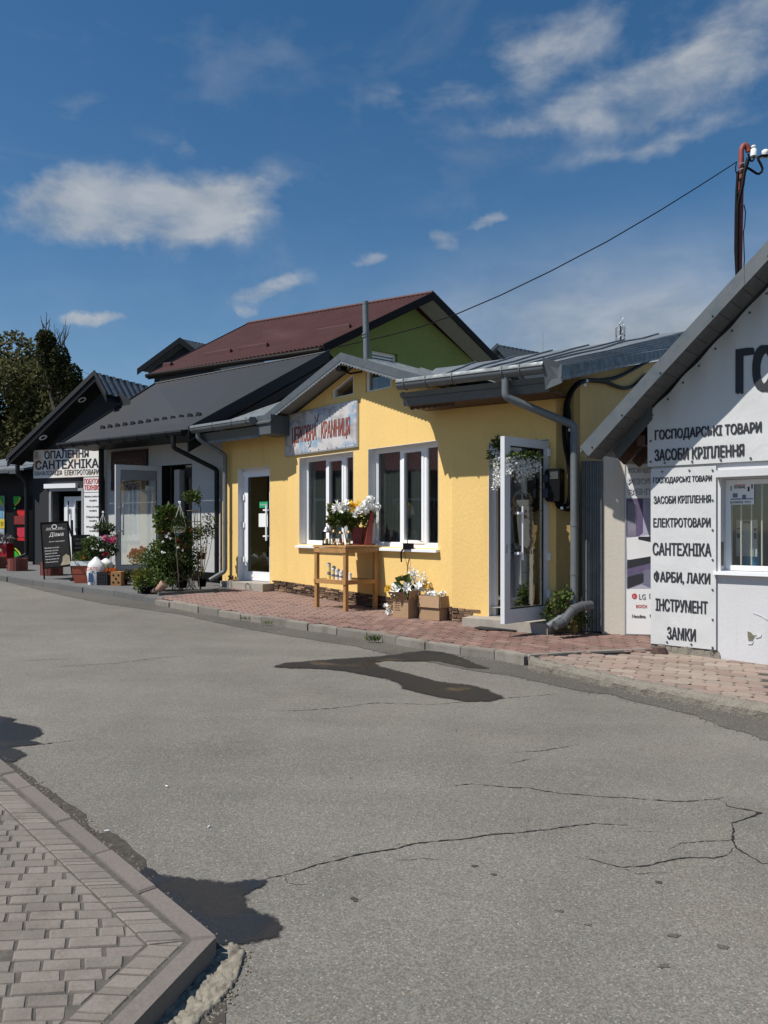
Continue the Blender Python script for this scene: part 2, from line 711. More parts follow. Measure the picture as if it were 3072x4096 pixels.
def woodmat(name, col, dark, rough=0.6, stretch=(30, 30, 2.5)):
    m = Mat(name, col, rough, 0, 0.4)
    m.mix(m.ramp(m.noise(1.5, 5, 0.6, stretch, dist=1.2), 0.42, 0.66, 0, 0.75), dark)
    m.vary(m.noise(6, 3), 0.85, 1.15)
    m.bump(m.noise(60, 3), 0.1, 0.002)
    return m.done()


def glassmat(name, tint=(0.75, 0.8, 0.8), amount=1.0, film=0.0):
    m = bpy.data.materials.new(name)
    m.use_nodes = True
    nt = m.node_tree
    nt.nodes.remove(nt.nodes['Principled BSDF'])
    t = nt.nodes.new('ShaderNodeBsdfTransparent')
    t.inputs[0].default_value = (*tint, 1)
    g = nt.nodes.new('ShaderNodeBsdfGlossy')
    g.inputs['Roughness'].default_value = 0.015
    g.inputs['Color'].default_value = (0.95, 0.97, 1, 1)
    lw = nt.nodes.new('ShaderNodeLayerWeight')          # same reflectance from both sides of the pane
    lw.inputs['Blend'].default_value = 0.5
    pw = nt.nodes.new('ShaderNodeMath')
    pw.operation = 'POWER'
    pw.inputs[1].default_value = 4.0
    nt.links.new(lw.outputs['Facing'], pw.inputs[0])
    fr = nt.nodes.new('ShaderNodeMath')
    fr.operation = 'MULTIPLY_ADD'
    fr.inputs[1].default_value = 0.9
    fr.inputs[2].default_value = 0.045
    nt.links.new(pw.outputs[0], fr.inputs[0])
    nz = nt.nodes.new('ShaderNodeTexNoise')
    nz.inputs['Scale'].default_value = 1.6
    bp = nt.nodes.new('ShaderNodeBump')
    bp.inputs['Strength'].default_value = 0.06
    bp.inputs['Distance'].default_value = 0.02
    nt.links.new(nz.outputs[0], bp.inputs['Height'])
    nt.links.new(bp.outputs[0], g.inputs['Normal'])
    mu = nt.nodes.new('ShaderNodeMath')
    mu.operation = 'MULTIPLY'
    mu.inputs[1].default_value = 1.2 * amount
    mu.use_clamp = True
    nt.links.new(fr.outputs[0], mu.inputs[0])
    mx = nt.nodes.new('ShaderNodeMixShader')
    ad = nt.nodes.new('ShaderNodeMath')
    ad.inputs[1].default_value = film                    # sun-control film adds an even mirror share
    ad.use_clamp = True
    nt.links.new(mu.outputs[0], ad.inputs[0])
    nt.links.new(ad.outputs[0], mx.inputs[0])
    nt.links.new(t.outputs[0], mx.inputs[1])
    nt.links.new(g.outputs[0], mx.inputs[2])
    nt.links.new(mx.outputs[0], nt.nodes['Material Output'].inputs['Surface'])
    return m


M = {}
M['asphalt'] = asphalt('asphalt', (0.157, 0.148, 0.129), 1.25, (0.182, 0.168, 0.136))
M['asphalt_old'] = asphalt('gutter asphalt', (0.090, 0.084, 0.073), 1.2, (0.13, 0.115, 0.09))
M['crack'] = plain('crack', (0.012, 0.011, 0.010), 1.0)
M['wet'] = wet('wet asphalt', (0.030, 0.029, 0.028), 0.08, 0.6, 0.10, 0.35, 0.28, 0.42)
M['damp'] = wet('damp asphalt', (0.024, 0.022, 0.020), 0.05, 0.55, 0.45, 0.35, 0.46, 0.56)
M['dirt'] = plain('dirt', (0.060, 0.053, 0.044), 1.0, var=0.5, scale=30, bump=1.0)
M['grit'] = plain('grit', (0.20, 0.175, 0.14), 1.0, var=0.4, scale=40, bump=1.0)


def pavermat(name, col, alt, grime, o=0.12):
    m = Mat(name, col, 0.9, 0, 0.3)
    m.objmix(alt, 0.25, 0.9)
    m.objrand(1 - o, 1 + o)
    m.mix(m.ramp(m.noise(3.2, 5, 0.65), 0.48, 0.68, 0, 0.65), grime)
    m.mix(m.ramp(m.noise(11, 5, 0.7), 0.56, 0.70, 0, 0.5), grime)
    m.vary(m.noise(90, 3, 0.7), 0.80, 1.20)
    m.bump(m.noise(120, 3, 0.7), 0.4, 0.004)
    return m.done()


M['paver_grey'] = pavermat('grey paver', (0.186, 0.165, 0.142), (0.196, 0.170, 0.147), (0.122, 0.107, 0.090), 0.09)
M['kerb_brown'] = pavermat('brownish kerb', (0.160, 0.140, 0.124), (0.167, 0.144, 0.127), (0.140, 0.123, 0.109), 0.05)
M['paver_red'] = pavermat('red paver', (0.190, 0.112, 0.095), (0.225, 0.148, 0.125), (0.15, 0.108, 0.092), 0.18)
M['paver_mix'] = pavermat('mixed paver', (0.262, 0.192, 0.160), (0.30, 0.245, 0.202), (0.225, 0.18, 0.150), 0.14)
M['kerb_grey'] = pavermat('grey kerb', (0.225, 0.205, 0.178), (0.205, 0.188, 0.163), (0.13, 0.117, 0.10), 0.1)
M['platform'] = pavermat('grey platform', (0.125, 0.125, 0.125), (0.13, 0.13, 0.13), (0.10, 0.10, 0.098), 0.06)
M['joint_near'] = plain('sandy joint', (0.092, 0.083, 0.071), 1.0, var=0.4, scale=25, bump=0.8)
M['joint'] = plain('joint sand', (0.062, 0.055, 0.047), 1.0, var=0.4, scale=25, bump=0.8)
M['joint_red'] = plain('joint grit', (0.055, 0.038, 0.032), 1.0, var=0.4, scale=25, bump=0.8)
M['concrete'] = plaster('crumbling concrete', (0.215, 0.195, 0.162), (0.10, 0.092, 0.08), 60, 1.0, 1, 0.3)
M['slab'] = plain('step slab', (0.33, 0.30, 0.26), 0.85, var=0.18, scale=12, bump=0.4)

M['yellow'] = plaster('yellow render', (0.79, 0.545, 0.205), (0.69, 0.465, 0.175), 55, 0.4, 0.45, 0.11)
M['yellow_shaded'] = plaster('shaded yellow render', (0.62, 0.45, 0.20))  # the shop's yellow, with the shade of the turned-away wall put into the colour
M['green'] = plaster('green render', (0.215, 0.275, 0.09), (0.18, 0.225, 0.075), 20)
M['white_wall'] = plaster('white lime wall', (0.57, 0.57, 0.585), (0.50, 0.48, 0.46), 30, 0.15, 1, 0.05)
M['cream_wall'] = plaster('cream wall', (0.62, 0.57, 0.49), (0.52, 0.44, 0.35), 30, 0.2, 1, 0.06)
M['grey_wall'] = plaster('pale grey render', (0.47, 0.475, 0.47), (0.42, 0.42, 0.42), 60, 0.3, 1, 0.08)
M['dark_wall'] = plaster('dark grey render', (0.034, 0.037, 0.041), None, 60, 0.3, 1, 0.08)
M['plinth_stone'] = (lambda m: m.objmix((0.34, 0.22, 0.13), 0.45, 0.8).objrand(0.35, 1.1).vary(m.noise(30, 4), 0.7, 1.3).bump(m.noise(45, 4), 0.6, 0.01).done())(Mat('plinth stone', (0.13, 0.075, 0.048), 0.9))
M['pvc'] = plain('white pvc', (0.82, 0.83, 0.85), 0.32, var=0.03)
M['pvc_grey'] = plain('grey pvc', (0.50, 0.51, 0.53), 0.35, var=0.04)
M['reveal'] = plain('white reveal', (0.74, 0.75, 0.77), 0.8, var=0.05)
M['gasket'] = plain('gasket', (0.02, 0.02, 0.02), 0.6)
M['glass'] = glassmat('window glass', (0.84, 0.87, 0.86))
M['glass_clear'] = glassmat('clear glass', (0.9, 0.93, 0.92))
M['zinc'] = zinc('galvanised sheet', (0.2, 0.22, 0.235))
M['zinc_roof'] = zinc('galvanised roof', (0.175, 0.192, 0.202), 0.3, 0.52, 0.3)
M['zinc_fascia'] = zinc('galvanised fascia', (0.105, 0.120, 0.131), 0.35, 0.5, 0.1)
M['zinc_pipe'] = zinc('galvanised pipe', (0.135, 0.152, 0.162), 0.2, 0.55, 0.18)
M['corr'] = zinc('corrugated sheet', (0.14, 0.158, 0.168), 0.3, 0.5, 0.25)
M['roof_dark'] = plain('anthracite roof', (0.025, 0.026, 0.030), 0.6, var=0.10, scale=3, spec=0.4)
M['trim_dark'] = plain('anthracite trim', (0.009, 0.011, 0.013), 0.5, var=0.1, scale=3, spec=0.25)
M['roof_red'] = plain('maroon roof', (0.078, 0.030, 0.027), 0.6, var=0.18, scale=1.2, spec=0.3)
M['trim_maroon'] = plain('dark brown trim', (0.010, 0.007, 0.006), 0.6, spec=0.2)
M['soffit_white'] = plain('white soffit', (0.30, 0.31, 0.30), 0.7, var=0.05)
M['soffit_grey'] = plain('grey soffit', (0.20, 0.21, 0.215), 0.7, var=0.1)
M['black'] = plain('black plastic', (0.0035, 0.0035, 0.004), 0.55, var=0.1, spec=0.16)
M['rubber'] = plain('black cable', (0.0035, 0.0035, 0.004), 0.6, spec=0.14)
M['dark_room'] = plain('dim interior', (0.30, 0.29, 0.27), 0.9)
M['wood'] = woodmat('pine', (0.42, 0.23, 0.085), (0.27, 0.13, 0.045))
M['film_glass'] = glassmat('film glass', (0.45, 0.47, 0.45), 1.0, 0.28)
M['wood_top'] = woodmat('pine board', (0.52, 0.30, 0.12), (0.36, 0.18, 0.06), stretch=(3, 25, 25))
M['beam'] = woodmat('old rafter', (0.09, 0.045, 0.028), (0.04, 0.02, 0.014))
M['card'] = plain('cardboard', (0.36, 0.235, 0.135), 0.85, var=0.1, scale=6, orand=0.06)
M['ink'] = plain('dark ink', (0.022, 0.024, 0.032), 0.7)
M['ink_brown'] = plain('brown print', (0.16, 0.09, 0.05), 0.8)
M['ink_red'] = plain('red ink', (0.55, 0.04, 0.045), 0.6)
M['ink_grey'] = plain('grey outline ink', (0.16, 0.17, 0.24), 0.7)
M['paper'] = plain('white paper', (0.80, 0.80, 0.80), 0.7, var=0.03)
M['leaf'] = leafy('green leaf', (0.060, 0.100, 0.022), (0.115, 0.150, 0.042))
M['leaf_brown'] = leafy('brown leaf', (0.085, 0.045, 0.028), (0.05, 0.045, 0.02))
M['leaf_dark'] = leafy('dark leaf', (0.040, 0.064, 0.020), (0.085, 0.112, 0.036))
M['leaf_yellow'] = leafy('yellow green leaf', (0.10, 0.13, 0.02), (0.19, 0.19, 0.03))
M['tree_leaf'] = leafy('tree leaf', (0.075, 0.080, 0.028), (0.150, 0.142, 0.062), 0.75, 0.3)
M['ivy'] = leafy('ivy leaf', (0.026, 0.032, 0.009), (0.052, 0.056, 0.015), 0.7, 0.1)
M['bark'] = plain('bark', (0.055, 0.043, 0.034), 0.95, var=0.3, scale=14, bump=1.0)
M['stem'] = plain('stem', (0.12, 0.085, 0.05), 0.9, var=0.3, scale=20)
M['petal_white'] = (lambda m: m.done())(Mat('white petal', (0.84, 0.84, 0.81), 0.7))
M['petal_yellow'] = leafy('yellow petal', (0.80, 0.50, 0.03), (0.85, 0.62, 0.08), 0.6, 0.3)
M['petal_pink'] = leafy('pink petal', (0.55, 0.07, 0.20), (0.66, 0.20, 0.34), 0.6, 0.3)
M['petal_red'] = leafy('red petal', (0.40, 0.02, 0.025), (0.30, 0.03, 0.04), 0.6, 0.2)
M['petal_orange'] = leafy('orange petal', (0.62, 0.13, 0.02), (0.60, 0.22, 0.05), 0.6, 0.2)
M['red_planter'] = (lambda m: m.objrand(0.8, 1.2).vary(m.noise(14, 4), 0.75, 1.25).done())(Mat('red stained wood', (0.175, 0.045, 0.035), 0.7))
M['terracotta'] = plain('terracotta plastic', (0.33, 0.075, 0.04), 0.5, var=0.1)
M['red_paint'] = plain('red paint', (0.24, 0.032, 0.028), 0.45, var=0.2, scale=8)
M['rust_red'] = plain('red lead paint', (0.23, 0.045, 0.030), 0.6, var=0.3, scale=12)
M['crate_black'] = plain('black crate', (0.018, 0.018, 0.02), 0.5)
M['bag'] = plain('white plastic bag', (0.68, 0.68, 0.66), 0.45, var=0.1, scale=12)
M['ceramic'] = plain('white ceramic', (0.85, 0.84, 0.80), 0.25, var=0.03)
M['wax'] = plain('candle wax', (0.78, 0.62, 0.25), 0.5, var=0.05)
M['brass'] = plain('brass', (0.22, 0.14, 0.06), 0.35, 0.7, var=0.2)
M['pvc_door'] = plain('shaded door pvc', (0.62, 0.63, 0.65), 0.4, var=0.04)  # white pvc darkened: the open leaf's shade is put into the colour
M['cloth'] = plain('cream lace', (0.62, 0.55, 0.42), 0.9, var=0.2, scale=40, bump=0.6)
M['cloth_brown'] = plain('brown braid', (0.26, 0.19, 0.11), 0.9, var=0.4, scale=60, bump=0.8)
M['wire'] = plain('painted wire', (0.13, 0.10, 0.07), 0.8)
M['steel'] = plain('steel', (0.45, 0.46, 0.47), 0.4, 0.6)
M['sky_print'] = None
# ------------------------------------------------------------------ ground, road, pavements
def sheet(name, pts, dz, mat, parent=None, step=0.08, jit=0.0, kind=None):
    """flat sheet that follows the street's fall; pts are (x, y); jit roughens its outline"""
    out = []
    n = len(pts)
    for i in range(n):
        a, b = Vector(pts[i][:2]), Vector(pts[(i + 1) % n][:2])
        k = max(1, int((b - a).length / step)) if jit else 1
        for j in range(k):
            q = a.lerp(b, j / k)
            if jit:
                q = q + Vector((noise.noise((q.x * 9, q.y * 9, 1.7)), noise.noise((q.x * 9, q.y * 9, 8.1)))) * jit + Vector((noise.noise((q.x * 31, q.y * 31, 1.7)), noise.noise((q.x * 31, q.y * 31, 8.1)))) * jit * 0.7 + Vector((R.uniform(-1, 1), R.uniform(-1, 1))) * jit * 0.25
            out.append((q.x, q.y))
    v2, fs = cut_faces(out, [])
    mb = MB()
    mb.add([(v.x, v.y, gz(v.x, v.y) + dz) for v in v2], fs)
    o = mb.build(name, mat, parent, kind=kind, fix=False)
    return o


def gpts(lst, dz=0.0):
    return [G(x, y, dz) for x, y in lst]


cC = lambda L_: [((600 + x / 1.3825) / 4, (2300 + y / 1.3825) / 4) for x, y in L_]
cB = lambda L_: [((1900 + x / 1.4155) / 4, (2400 + y / 1.4155) / 4) for x, y in L_]
c7 = lambda L_: [(250 + x * 0.31225, 625 + y * 0.31225) for x, y in L_]
c6 = lambda L_: [(x / 5.53, 625 + y / 5.53) for x, y in L_]
cA = lambda L_: [(x / 8.073, 750 + y / 8.073) for x, y in L_]

mb = MB()
xs = [-900, -120, -14, -7, -2, 2, 6, 10, 120, 900]
ys = [-200, -6, 0, 4, 8, 12, 16, 20, 24, 80, 1500]
mb.add([(x, y, gz(x, y)) for y in ys for x in xs], [[j * len(xs) + i, j * len(xs) + i + 1, (j + 1) * len(xs) + i + 1, (j + 1) * len(xs) + i] for j in range(len(ys) - 1) for i in range(len(xs) - 1)])
road = mb.build('road', M['asphalt'], origin=(0, 0, 0), fix=False, kind='structure')

PZ = 0.10                                         # pavement height above the road
kerbY = gpts([(155.4, 598.5), (183, 603.7), (211.5, 608.5), (240, 613), (269.3, 617.5), (299, 621.8), (328.1, 625.6), (365.2, 631.1), (402.3, 637.4), (443, 643.7), (470, 647.2), (496.2, 650.3), (527.1, 656.2)], PZ)
kerbR = gpts([(528.5, 657.5), (545, 662), (573.9, 668), (604.8, 675.1), (642.8, 683), (672.8, 688.3), (709.9, 696.3), (757.6, 704.2), (800, 712), (900, 732)], PZ)
kerbP = gpts([(-60, 568.5), (0, 576), (40.7, 581.5), (100, 589.6), (125, 592.4), (155.4, 598.5)], PZ)

strip_out = gpts(cC([(-500, 110), (-250, 160), (0, 195), (150, 215), (330, 255), (540, 300), (750, 335), (1000, 375), (1160, 400), (1330, 440)]) + cB([(0, 405), (180, 425), (430, 480), (640, 525), (760, 535), (900, 575), (1060, 610), (1250, 655), (1390, 715), (1560, 760), (1659, 800), (1900, 880)]))
allk = kerbP[1:] + kerbY[1:] + kerbR[1:]
o = sheet('gutter_strip', [(p.x, p.y + 0.06) for p in allk] + [(p.x, p.y) for p in strip_out[::-1]], 0.004, M['asphalt_old'], road, 0.07, 0.022)

# cracks, ribbons of open joint following the photograph's lines
def crack(pts, w0=0.006):
    q = []
    for i in range(len(pts) - 1):
        a, b = pts[i], pts[i + 1]
        k = max(2, int((b - a).length / 0.018))
        for j in range(k):
            q.append(a.lerp(b, j / k))
    q.append(pts[-1])
    mb = MB()
    vs = []
    off = 0
    for i, p in enumerate(q):
        t = (q[min(i + 1, len(q) - 1)] - q[max(i - 1, 0)])
        t.z = 0
        t.normalize()
        nrm = Vector((-t.y, t.x, 0))
        off = off * 0.8 + R.uniform(-1, 1) * 0.0045
        e = min(1, i / 12 + 0.15, (len(q) - 1 - i) / 12 + 0.15)
        w = w0 * e * R.uniform(0.15, 1.15) * (1.8 if R.random() < 0.06 else 1.0)
        c = p + nrm * off
        for sgn in (-1, 1):
            v = c + nrm * w * sgn / 2
            vs.append((v.x, v.y, gz(v.x, v.y) + 0.0025))
    mb.add(vs, [[2 * i, 2 * i + 1, 2 * i + 3, 2 * i + 2] for i in range(len(q) - 1)])
    return mb.build('crack', M['crack'], road, fix=False)


for pts, w in ((c7([(0, 830), (60, 810), (120, 800), (230, 765), (320, 742), (380, 730), (470, 715), (520, 702), (600, 695), (700, 682), (800, 670), (900, 662), (1000, 650), (1100, 637), (1215, 642)]), 0.011),
               (c7([(230, 765), (270, 745), (330, 738)]), 0.008), (c7([(460, 712), (480, 702), (520, 703)]), 0.008),
               (c7([(400, 725), (480, 752), (560, 750), (650, 755)]), 0.004), (c7([(110, 805), (125, 825), (150, 832), (220, 828)]), 0.008),
               (c7([(620, 518), (710, 510), (800, 518), (900, 523), (1000, 540), (1120, 550), (1250, 558), (1370, 567), (1500, 558), (1540, 548)]), 0.009),
               (c7([(1500, 558), (1525, 570), (1530, 580), (1640, 602), (1590, 622), (1545, 635), (1548, 655), (1545, 690), (1555, 715), (1600, 740), (1640, 765), (1690, 768)]), 0.014),
               (c7([(1037, 743), (1140, 765), (1190, 778), (1260, 773), (1330, 757), (1380, 748), (1490, 748), (1535, 735), (1550, 715)]), 0.010),
               (c7([(1340, 720), (1380, 700), (1480, 692), (1585, 686)]), 0.008), (c7([(1190, 778), (1240, 797), (1345, 795)]), 0.007), (c7([(1180, 665), (1280, 662), (1350, 664)]), 0.004),
               (c7([(830, 410), (950, 402), (1055, 383)]), 0.008), (c7([(810, 445), (850, 440), (910, 425)]), 0.009), (c7([(660, 333), (662, 342)]), 0.02),
               (c7([(50, 275), (150, 275), (260, 268), (400, 250), (580, 255), (800, 237), (1000, 220)]), 0.008), (c6([(30, 208), (200, 195), (450, 185)]), 0.008), (c6([(230, 240), (420, 225), (650, 212), (900, 180), (1080, 172)]), 0.009),
               (c6([(60, 675), (220, 660), (450, 632), (540, 628)]), 0.010), (c6([(660, 495), (780, 487), (850, 480)]), 0.007), (c6([(1230, 655), (1400, 640)]), 0.008)):
    crack(gpts(pts), w)
for x, y, s in ((330, 877, 0.7), (338, 884, 0.4), (720, 773, 0.5), (780, 800, 0.5), (1355, 995, 0.7), (1515, 1033, 0.8), (1310, 825, 0.6), (1325, 1093, 0.7), (995, 917, 0.6), (1085, 962, 0.5)):
    q = G(*c7([(x, y)])[0])
    pts = []
    for i in range(9):
        a = i / 9 * 6.283
        rr = 0.022 * s * R.uniform(0.5, 1.2)
        pts.append((q.x + math.cos(a) * rr * 1.6, q.y + math.sin(a) * rr * (1.0 if y > 600 else 3.2)))
    sheet('chip', pts, 0.0022, M['asphalt_old'] if y > 890 else M['dirt'], road)

# damp patches and puddles
def puddle(name, label, pts, mat, dz, jit, inset=0.05):
    gp = [Vector((p.x, p.y)) for p in gpts(pts)]
    fine = []
    n = len(gp)
    for i in range(n):
        a, b = gp[i], gp[(i + 1) % n]
        k = max(1, int((b - a).length / 0.03))
        for j in range(k):
            q = a.lerp(b, j / k)
            fine.append(q + Vector((noise.noise((q.x * 9, q.y * 9, 1.7)), noise.noise((q.x * 9, q.y * 9, 8.1)))) * jit)
    n = len(fine)
    sgn = 1 if sum(fine[i].x * fine[(i + 1) % n].y - fine[(i + 1) % n].x * fine[i].y for i in range(n)) > 0 else -1
    rings = []
    for off in (-0.025, inset):
        r_ = []
        for i in range(n):
            t_ = (fine[(i + 2) % n] - fine[i - 2]).normalized()
            r_.append(fine[i] + Vector((-t_.y, t_.x)) * sgn * off)
        rings.append(r_)
    edge = {(round(p.x, 4), round(p.y, 4)) for p in rings[0]}
    core = {(round(p.x, 4), round(p.y, 4)) for p in rings[1]}
    vs = rings[0] + rings[1]
    es = [(i, (i + 1) % n) for i in range(n)] + [(n + i, n + (i + 1) % n) for i in range(n)]
    v2, e2, f2, *_ = delaunay_2d_cdt(vs, es, [], 1, 1e-6)
    outer = [(p.x, p.y) for p in rings[0]]
    fs = [list(f) for f in f2 if inside(sum((v2[i] for i in f), Vector((0, 0))) / len(f), outer)]
    mb = MB()
    mb.add([(v.x, v.y, gz(v.x, v.y) + dz) for v in v2], fs)
    o = mb.build(name, mat, None, fix=False)
    at = o.data.attributes.new('film', 'FLOAT', 'POINT')
    at.data.foreach_set('value', [0.0 if (round(v.x, 4), round(v.y, 4)) in edge else (1.0 if (round(v.x, 4), round(v.y, 4)) in core else 0.6) for v in v2])
    return tag(o, label, 'puddle')


sh = c7([(70, 134), (120, 122), (250, 112), (400, 103), (470, 97), (500, 90), (560, 84), (620, 88), (660, 100), (720, 125), (770, 142), (700, 140), (600, 118), (520, 118), (430, 116), (400, 122), (420, 135), (480, 150), (540, 165), (600, 183), (690, 192), (750, 205), (800, 228), (812, 237), (770, 246), (690, 247), (600, 232), (520, 214), (485, 205), (478, 190), (430, 172), (370, 163), (300, 150), (240, 142), (150, 140), (90, 138)])
puddle('puddle', 'branching shallow puddle reflecting the yellow shop front on the road', sh, M['wet'], 0.0075, 0.02, 0.06)
puddle('puddle', 'dark wet patch against the corner of the grey paved kerb', c6([(800, 1350), (850, 1395), (960, 1405), (1060, 1425), (1085, 1390), (1110, 1410), (1200, 1430), (1290, 1440), (1400, 1412), (1470, 1420), (1350, 1500), (1365, 1560), (1420, 1600), (1500, 1620), (1545, 1670), (1530, 1720), (1440, 1750), (1300, 1765), (1215, 1775), (1165, 1715), (1060, 1640), (880, 1480), (780, 1380)]), M['damp'], 0.0055, 0.016, 0.035)
puddle('puddle', 'dark wet patch beside the kerb at the left edge of the picture', c6([(-300, 460), (0, 510), (90, 522), (60, 540), (200, 565), (235, 605), (170, 640), (220, 660), (60, 678), (140, 720), (60, 765), (-20, 740), (-350, 560)]), M['damp'], 0.0055, 0.016, 0.035)

# --- near pavement with its kerb
PN = 0.08
near = MB()
# corner frame of the near kerb
k0 = G(*cA([(5, 185)])[0], PN)
k5 = G(*cA([(1560, 1520)])[0], PN)
kb = G(*cA([(870, 2212)])[0], PN)
dA = (k0 - k5)
dA.z = 0
dA.normalize()
dB = (kb - k5)
dB.z = 0
dB.normalize()
nA = Vector((-dA.y, dA.x, 0))
nA = nA if nA.dot(Vector((-1, -1, 0))) > 0 else -nA          # inward
nB = Vector((-dB.y, dB.x, 0))
nB = nB if nB.dot(Vector((-1, 0, 0))) > 0 else -nB
c2 = k5.xy
endA = c2 + dA.xy * 7
endB = c2 + dB.xy * 6
pav_near = sheet('pavement_near', [c2, endA, endA + nA.xy * 6, endB + nB.xy * 6, endB], PN - 0.0085, M['joint_near'], None, kind='structure')
KW = 0.066
BW = 0.105


def zat(q, dz):
    return Vector((q[0], q[1], gz(q[0], q[1]) + dz))


def slab(name, ring, z0, z1, mat, parent, bev=0.006):
    """stone with a softened top edge; ring: (x, y) counter-clockwise"""
    n = len(ring)
    c = sum((Vector(p) for p in ring), Vector((0, 0))) / n
    def shr(p, d):
        v = Vector(p) - c
        return c + v * max(0.0, 1 - d / max(v.length, 1e-4))
    a = [zat(p, z0) for p in ring]
    b = [zat(p, z1 - bev) for p in ring]
    t = [zat(shr(p, bev), z1) for p in ring]
    mb = MB()
    fs = [[i, (i + 1) % n, n + (i + 1) % n, n + i] for i in range(n)] + [[n + i, n + (i + 1) % n, 2 * n + (i + 1) % n, 2 * n + i] for i in range(n)] + [[2 * n + i for i in range(n)]]
    mb.add(a + b + t, fs)
    return mb.build(name, mat, parent)


# mitred kerb corner: outer offsets
def line_x(p, d, q, e):
    det = d.x * -e.y + e.x * d.y
    t = ((q.x - p.x) * -e.y + e.x * (q.y - p.y)) / det
    return p + d * t


outC = line_x(c2 - nA.xy * KW, dA.xy, c2 - nB.xy * KW, dB.xy)
js = [0.0, 0.405, 0.82, 1.25, 1.79, 2.06, 2.5, 2.95, 3.4, 3.85]
for i in range(len(js) - 1):
    a, b = js[i] + 0.003, js[i + 1] - 0.003
    p0, p1 = c2 + dA.xy * a, c2 + dA.xy * b
    q0, q1 = p0 - nA.xy * KW, p1 - nA.xy * KW
    if i == 0:
        q0 = outC + dA.xy * 0.003
    h = R.uniform(-0.003, 0.003)
    slab('kerb_stone', [p0, p1, q1, q0], -0.05, PN + h, M['kerb_brown'], pav_near, 0.008)
js = [0.0, 0.62, 1.1]
for i in range(2):
    a, b = js[i] + 0.003, js[i + 1] - 0.003
    p0, p1 = c2 + dB.xy * a, c2 + dB.xy * b
    q0, q1 = p0 - nB.xy * KW, p1 - nB.xy * KW
    if i == 0:
        q0 = outC + dB.xy * 0.003
    slab('kerb_stone', [p0, p1, q1, q0], -0.05, PN - 0.002, M['kerb_brown'], pav_near, 0.008)


def clip(poly, p, n):                                # keep the side where (x - p).n >= 0
    out = []
    for i in range(len(poly)):
        a, b = poly[i], poly[(i + 1) % len(poly)]
        da, db = (a - p).dot(n), (b - p).dot(n)
        if da >= 0:
            out.append(a)
        if (da >= 0) != (db >= 0):
            out.append(a.lerp(b, da / (da - db)))
    return out


def area(poly):
    return abs(sum(poly[i].x * poly[(i + 1) % len(poly)].y - poly[(i + 1) % len(poly)].x * poly[i].y for i in range(len(poly)))) / 2


def seen(q, m=14):
    if q[1] < 0.5:
        return False
    z = gz(q[0], q[1]) + PN
    px, py = CX + q[0] / q[1] * F, HY + (EYE - z) / q[1] * F
    return -m < px < 768 + m and py < 1024 + m


# soldier border along both arms
bis = (nA + nB).xy.normalized()
inC = line_x(c2 + nA.xy * (0.022 + BW), dA.xy, c2 + nB.xy * (0.022 + BW), dB.xy)
mit = (inC - c2)
mitn = Vector((-mit.y, mit.x)).normalized()
for d_, n_ in ((dA, nA), (dB, nB)):
    t = -0.25
    sgn = 1 if (d_.xy).dot(mitn) > 0 else -1
    ang = math.radians(7.0 if d_ is dA else -3.0)
    jd = -Vector((math.cos(ang), math.sin(ang)))
    jd = jd / jd.dot(n_.xy)
    while t < 3.6:
        w = R.choice((0.034, 0.034, 0.052, 0.068, 0.068, 0.085))
        r = [c2 + d_.xy * (t + 0.003) + jd * 0.022, c2 + d_.xy * (t + w - 0.003) + jd * 0.022, c2 + d_.xy * (t + w - 0.003) + jd * (0.018 + BW), c2 + d_.xy * (t + 0.003) + jd * (0.018 + BW)]
        t += w
        r = clip(r, c2 + mitn * sgn * 0.003, mitn * sgn)
        if len(r) < 3 or area(r) < 0.0005:
            continue
        if seen(sum(r, Vector((0, 0))) / len(r)):
            slab('paver', r, PN - 0.03, PN - 0.004 + R.uniform(-0.002, 0.002), M['paver_grey'], pav_near, 0.004)
# field of long and short setts in rows
rd = Vector((math.cos(math.radians(6.0)), math.sin(math.radians(6.0))))
rn = Vector((-0.375, 1.0))
row = -14
while row < 40:
    y0 = row * 0.0575
    t = -1.9 + R.uniform(0, 0.2)
    while t < 0.3:
        w = R.choice((0.062, 0.083, 0.083, 0.118, 0.118, 0.155, 0.155))
        g = R.uniform(0.005, 0.010)
        base = inC + rd * t + rn * y0
        jt = lambda: Vector((R.uniform(-1, 1), R.uniform(-1, 1))) * 0.0028
        r = [base + jt(), base + rd * w + jt(), base + rd * w + rn * 0.054 + jt(), base + rn * 0.054 + jt()]
        t += w + g
        r = clip(r, inC + nA.xy * 0.004, nA.xy)
        if len(r) > 2:
            r = clip(r, inC + nB.xy * 0.004, nB.xy)
        if len(r) < 3 or area(r) < 0.0006:
            continue
        if seen(sum(r, Vector((0, 0))) / len(r)):
            slab('paver', r, PN - 0.03, PN - 0.004 + R.uniform(-0.0025, 0.0025), M['paver_grey'], pav_near, 0.0055)
    row += 1

# dirt in the angle between kerb and asphalt, and broken concrete beside the lower arm
o = sheet('dirt_strip', [q for q in [(p.x, p.y) for p in gpts(cA([(-90, 20), (60, 95), (130, 130), (210, 190), (330, 290), (470, 360), (530, 420), (640, 485), (690, 520), (700, 590), (790, 680), (900, 670), (1010, 740), (1080, 830), (1180, 890), (1180, 990), (1400, 1060), (1700, 1300), (1800, 1600)]))] + [(c2.x, c2.y), (c2.x + dA.x * 3.2, c2.y + dA.y * 3.2)]], 0.003, M['dirt'], road, 0.04, 0.014)
rub = MB()
poly = [(p.x, p.y) for p in gpts(c6([(760, 2300), (850, 2206), (1060, 1990), (1150, 1880), (1200, 1800), (1290, 1770), (1360, 1820), (1330, 1900), (1300, 1990), (1240, 2070), (1170, 2140), (1100, 2206), (1050, 2320)]))]
x0, x1 = min(p[0] for p in poly), max(p[0] for p in poly)
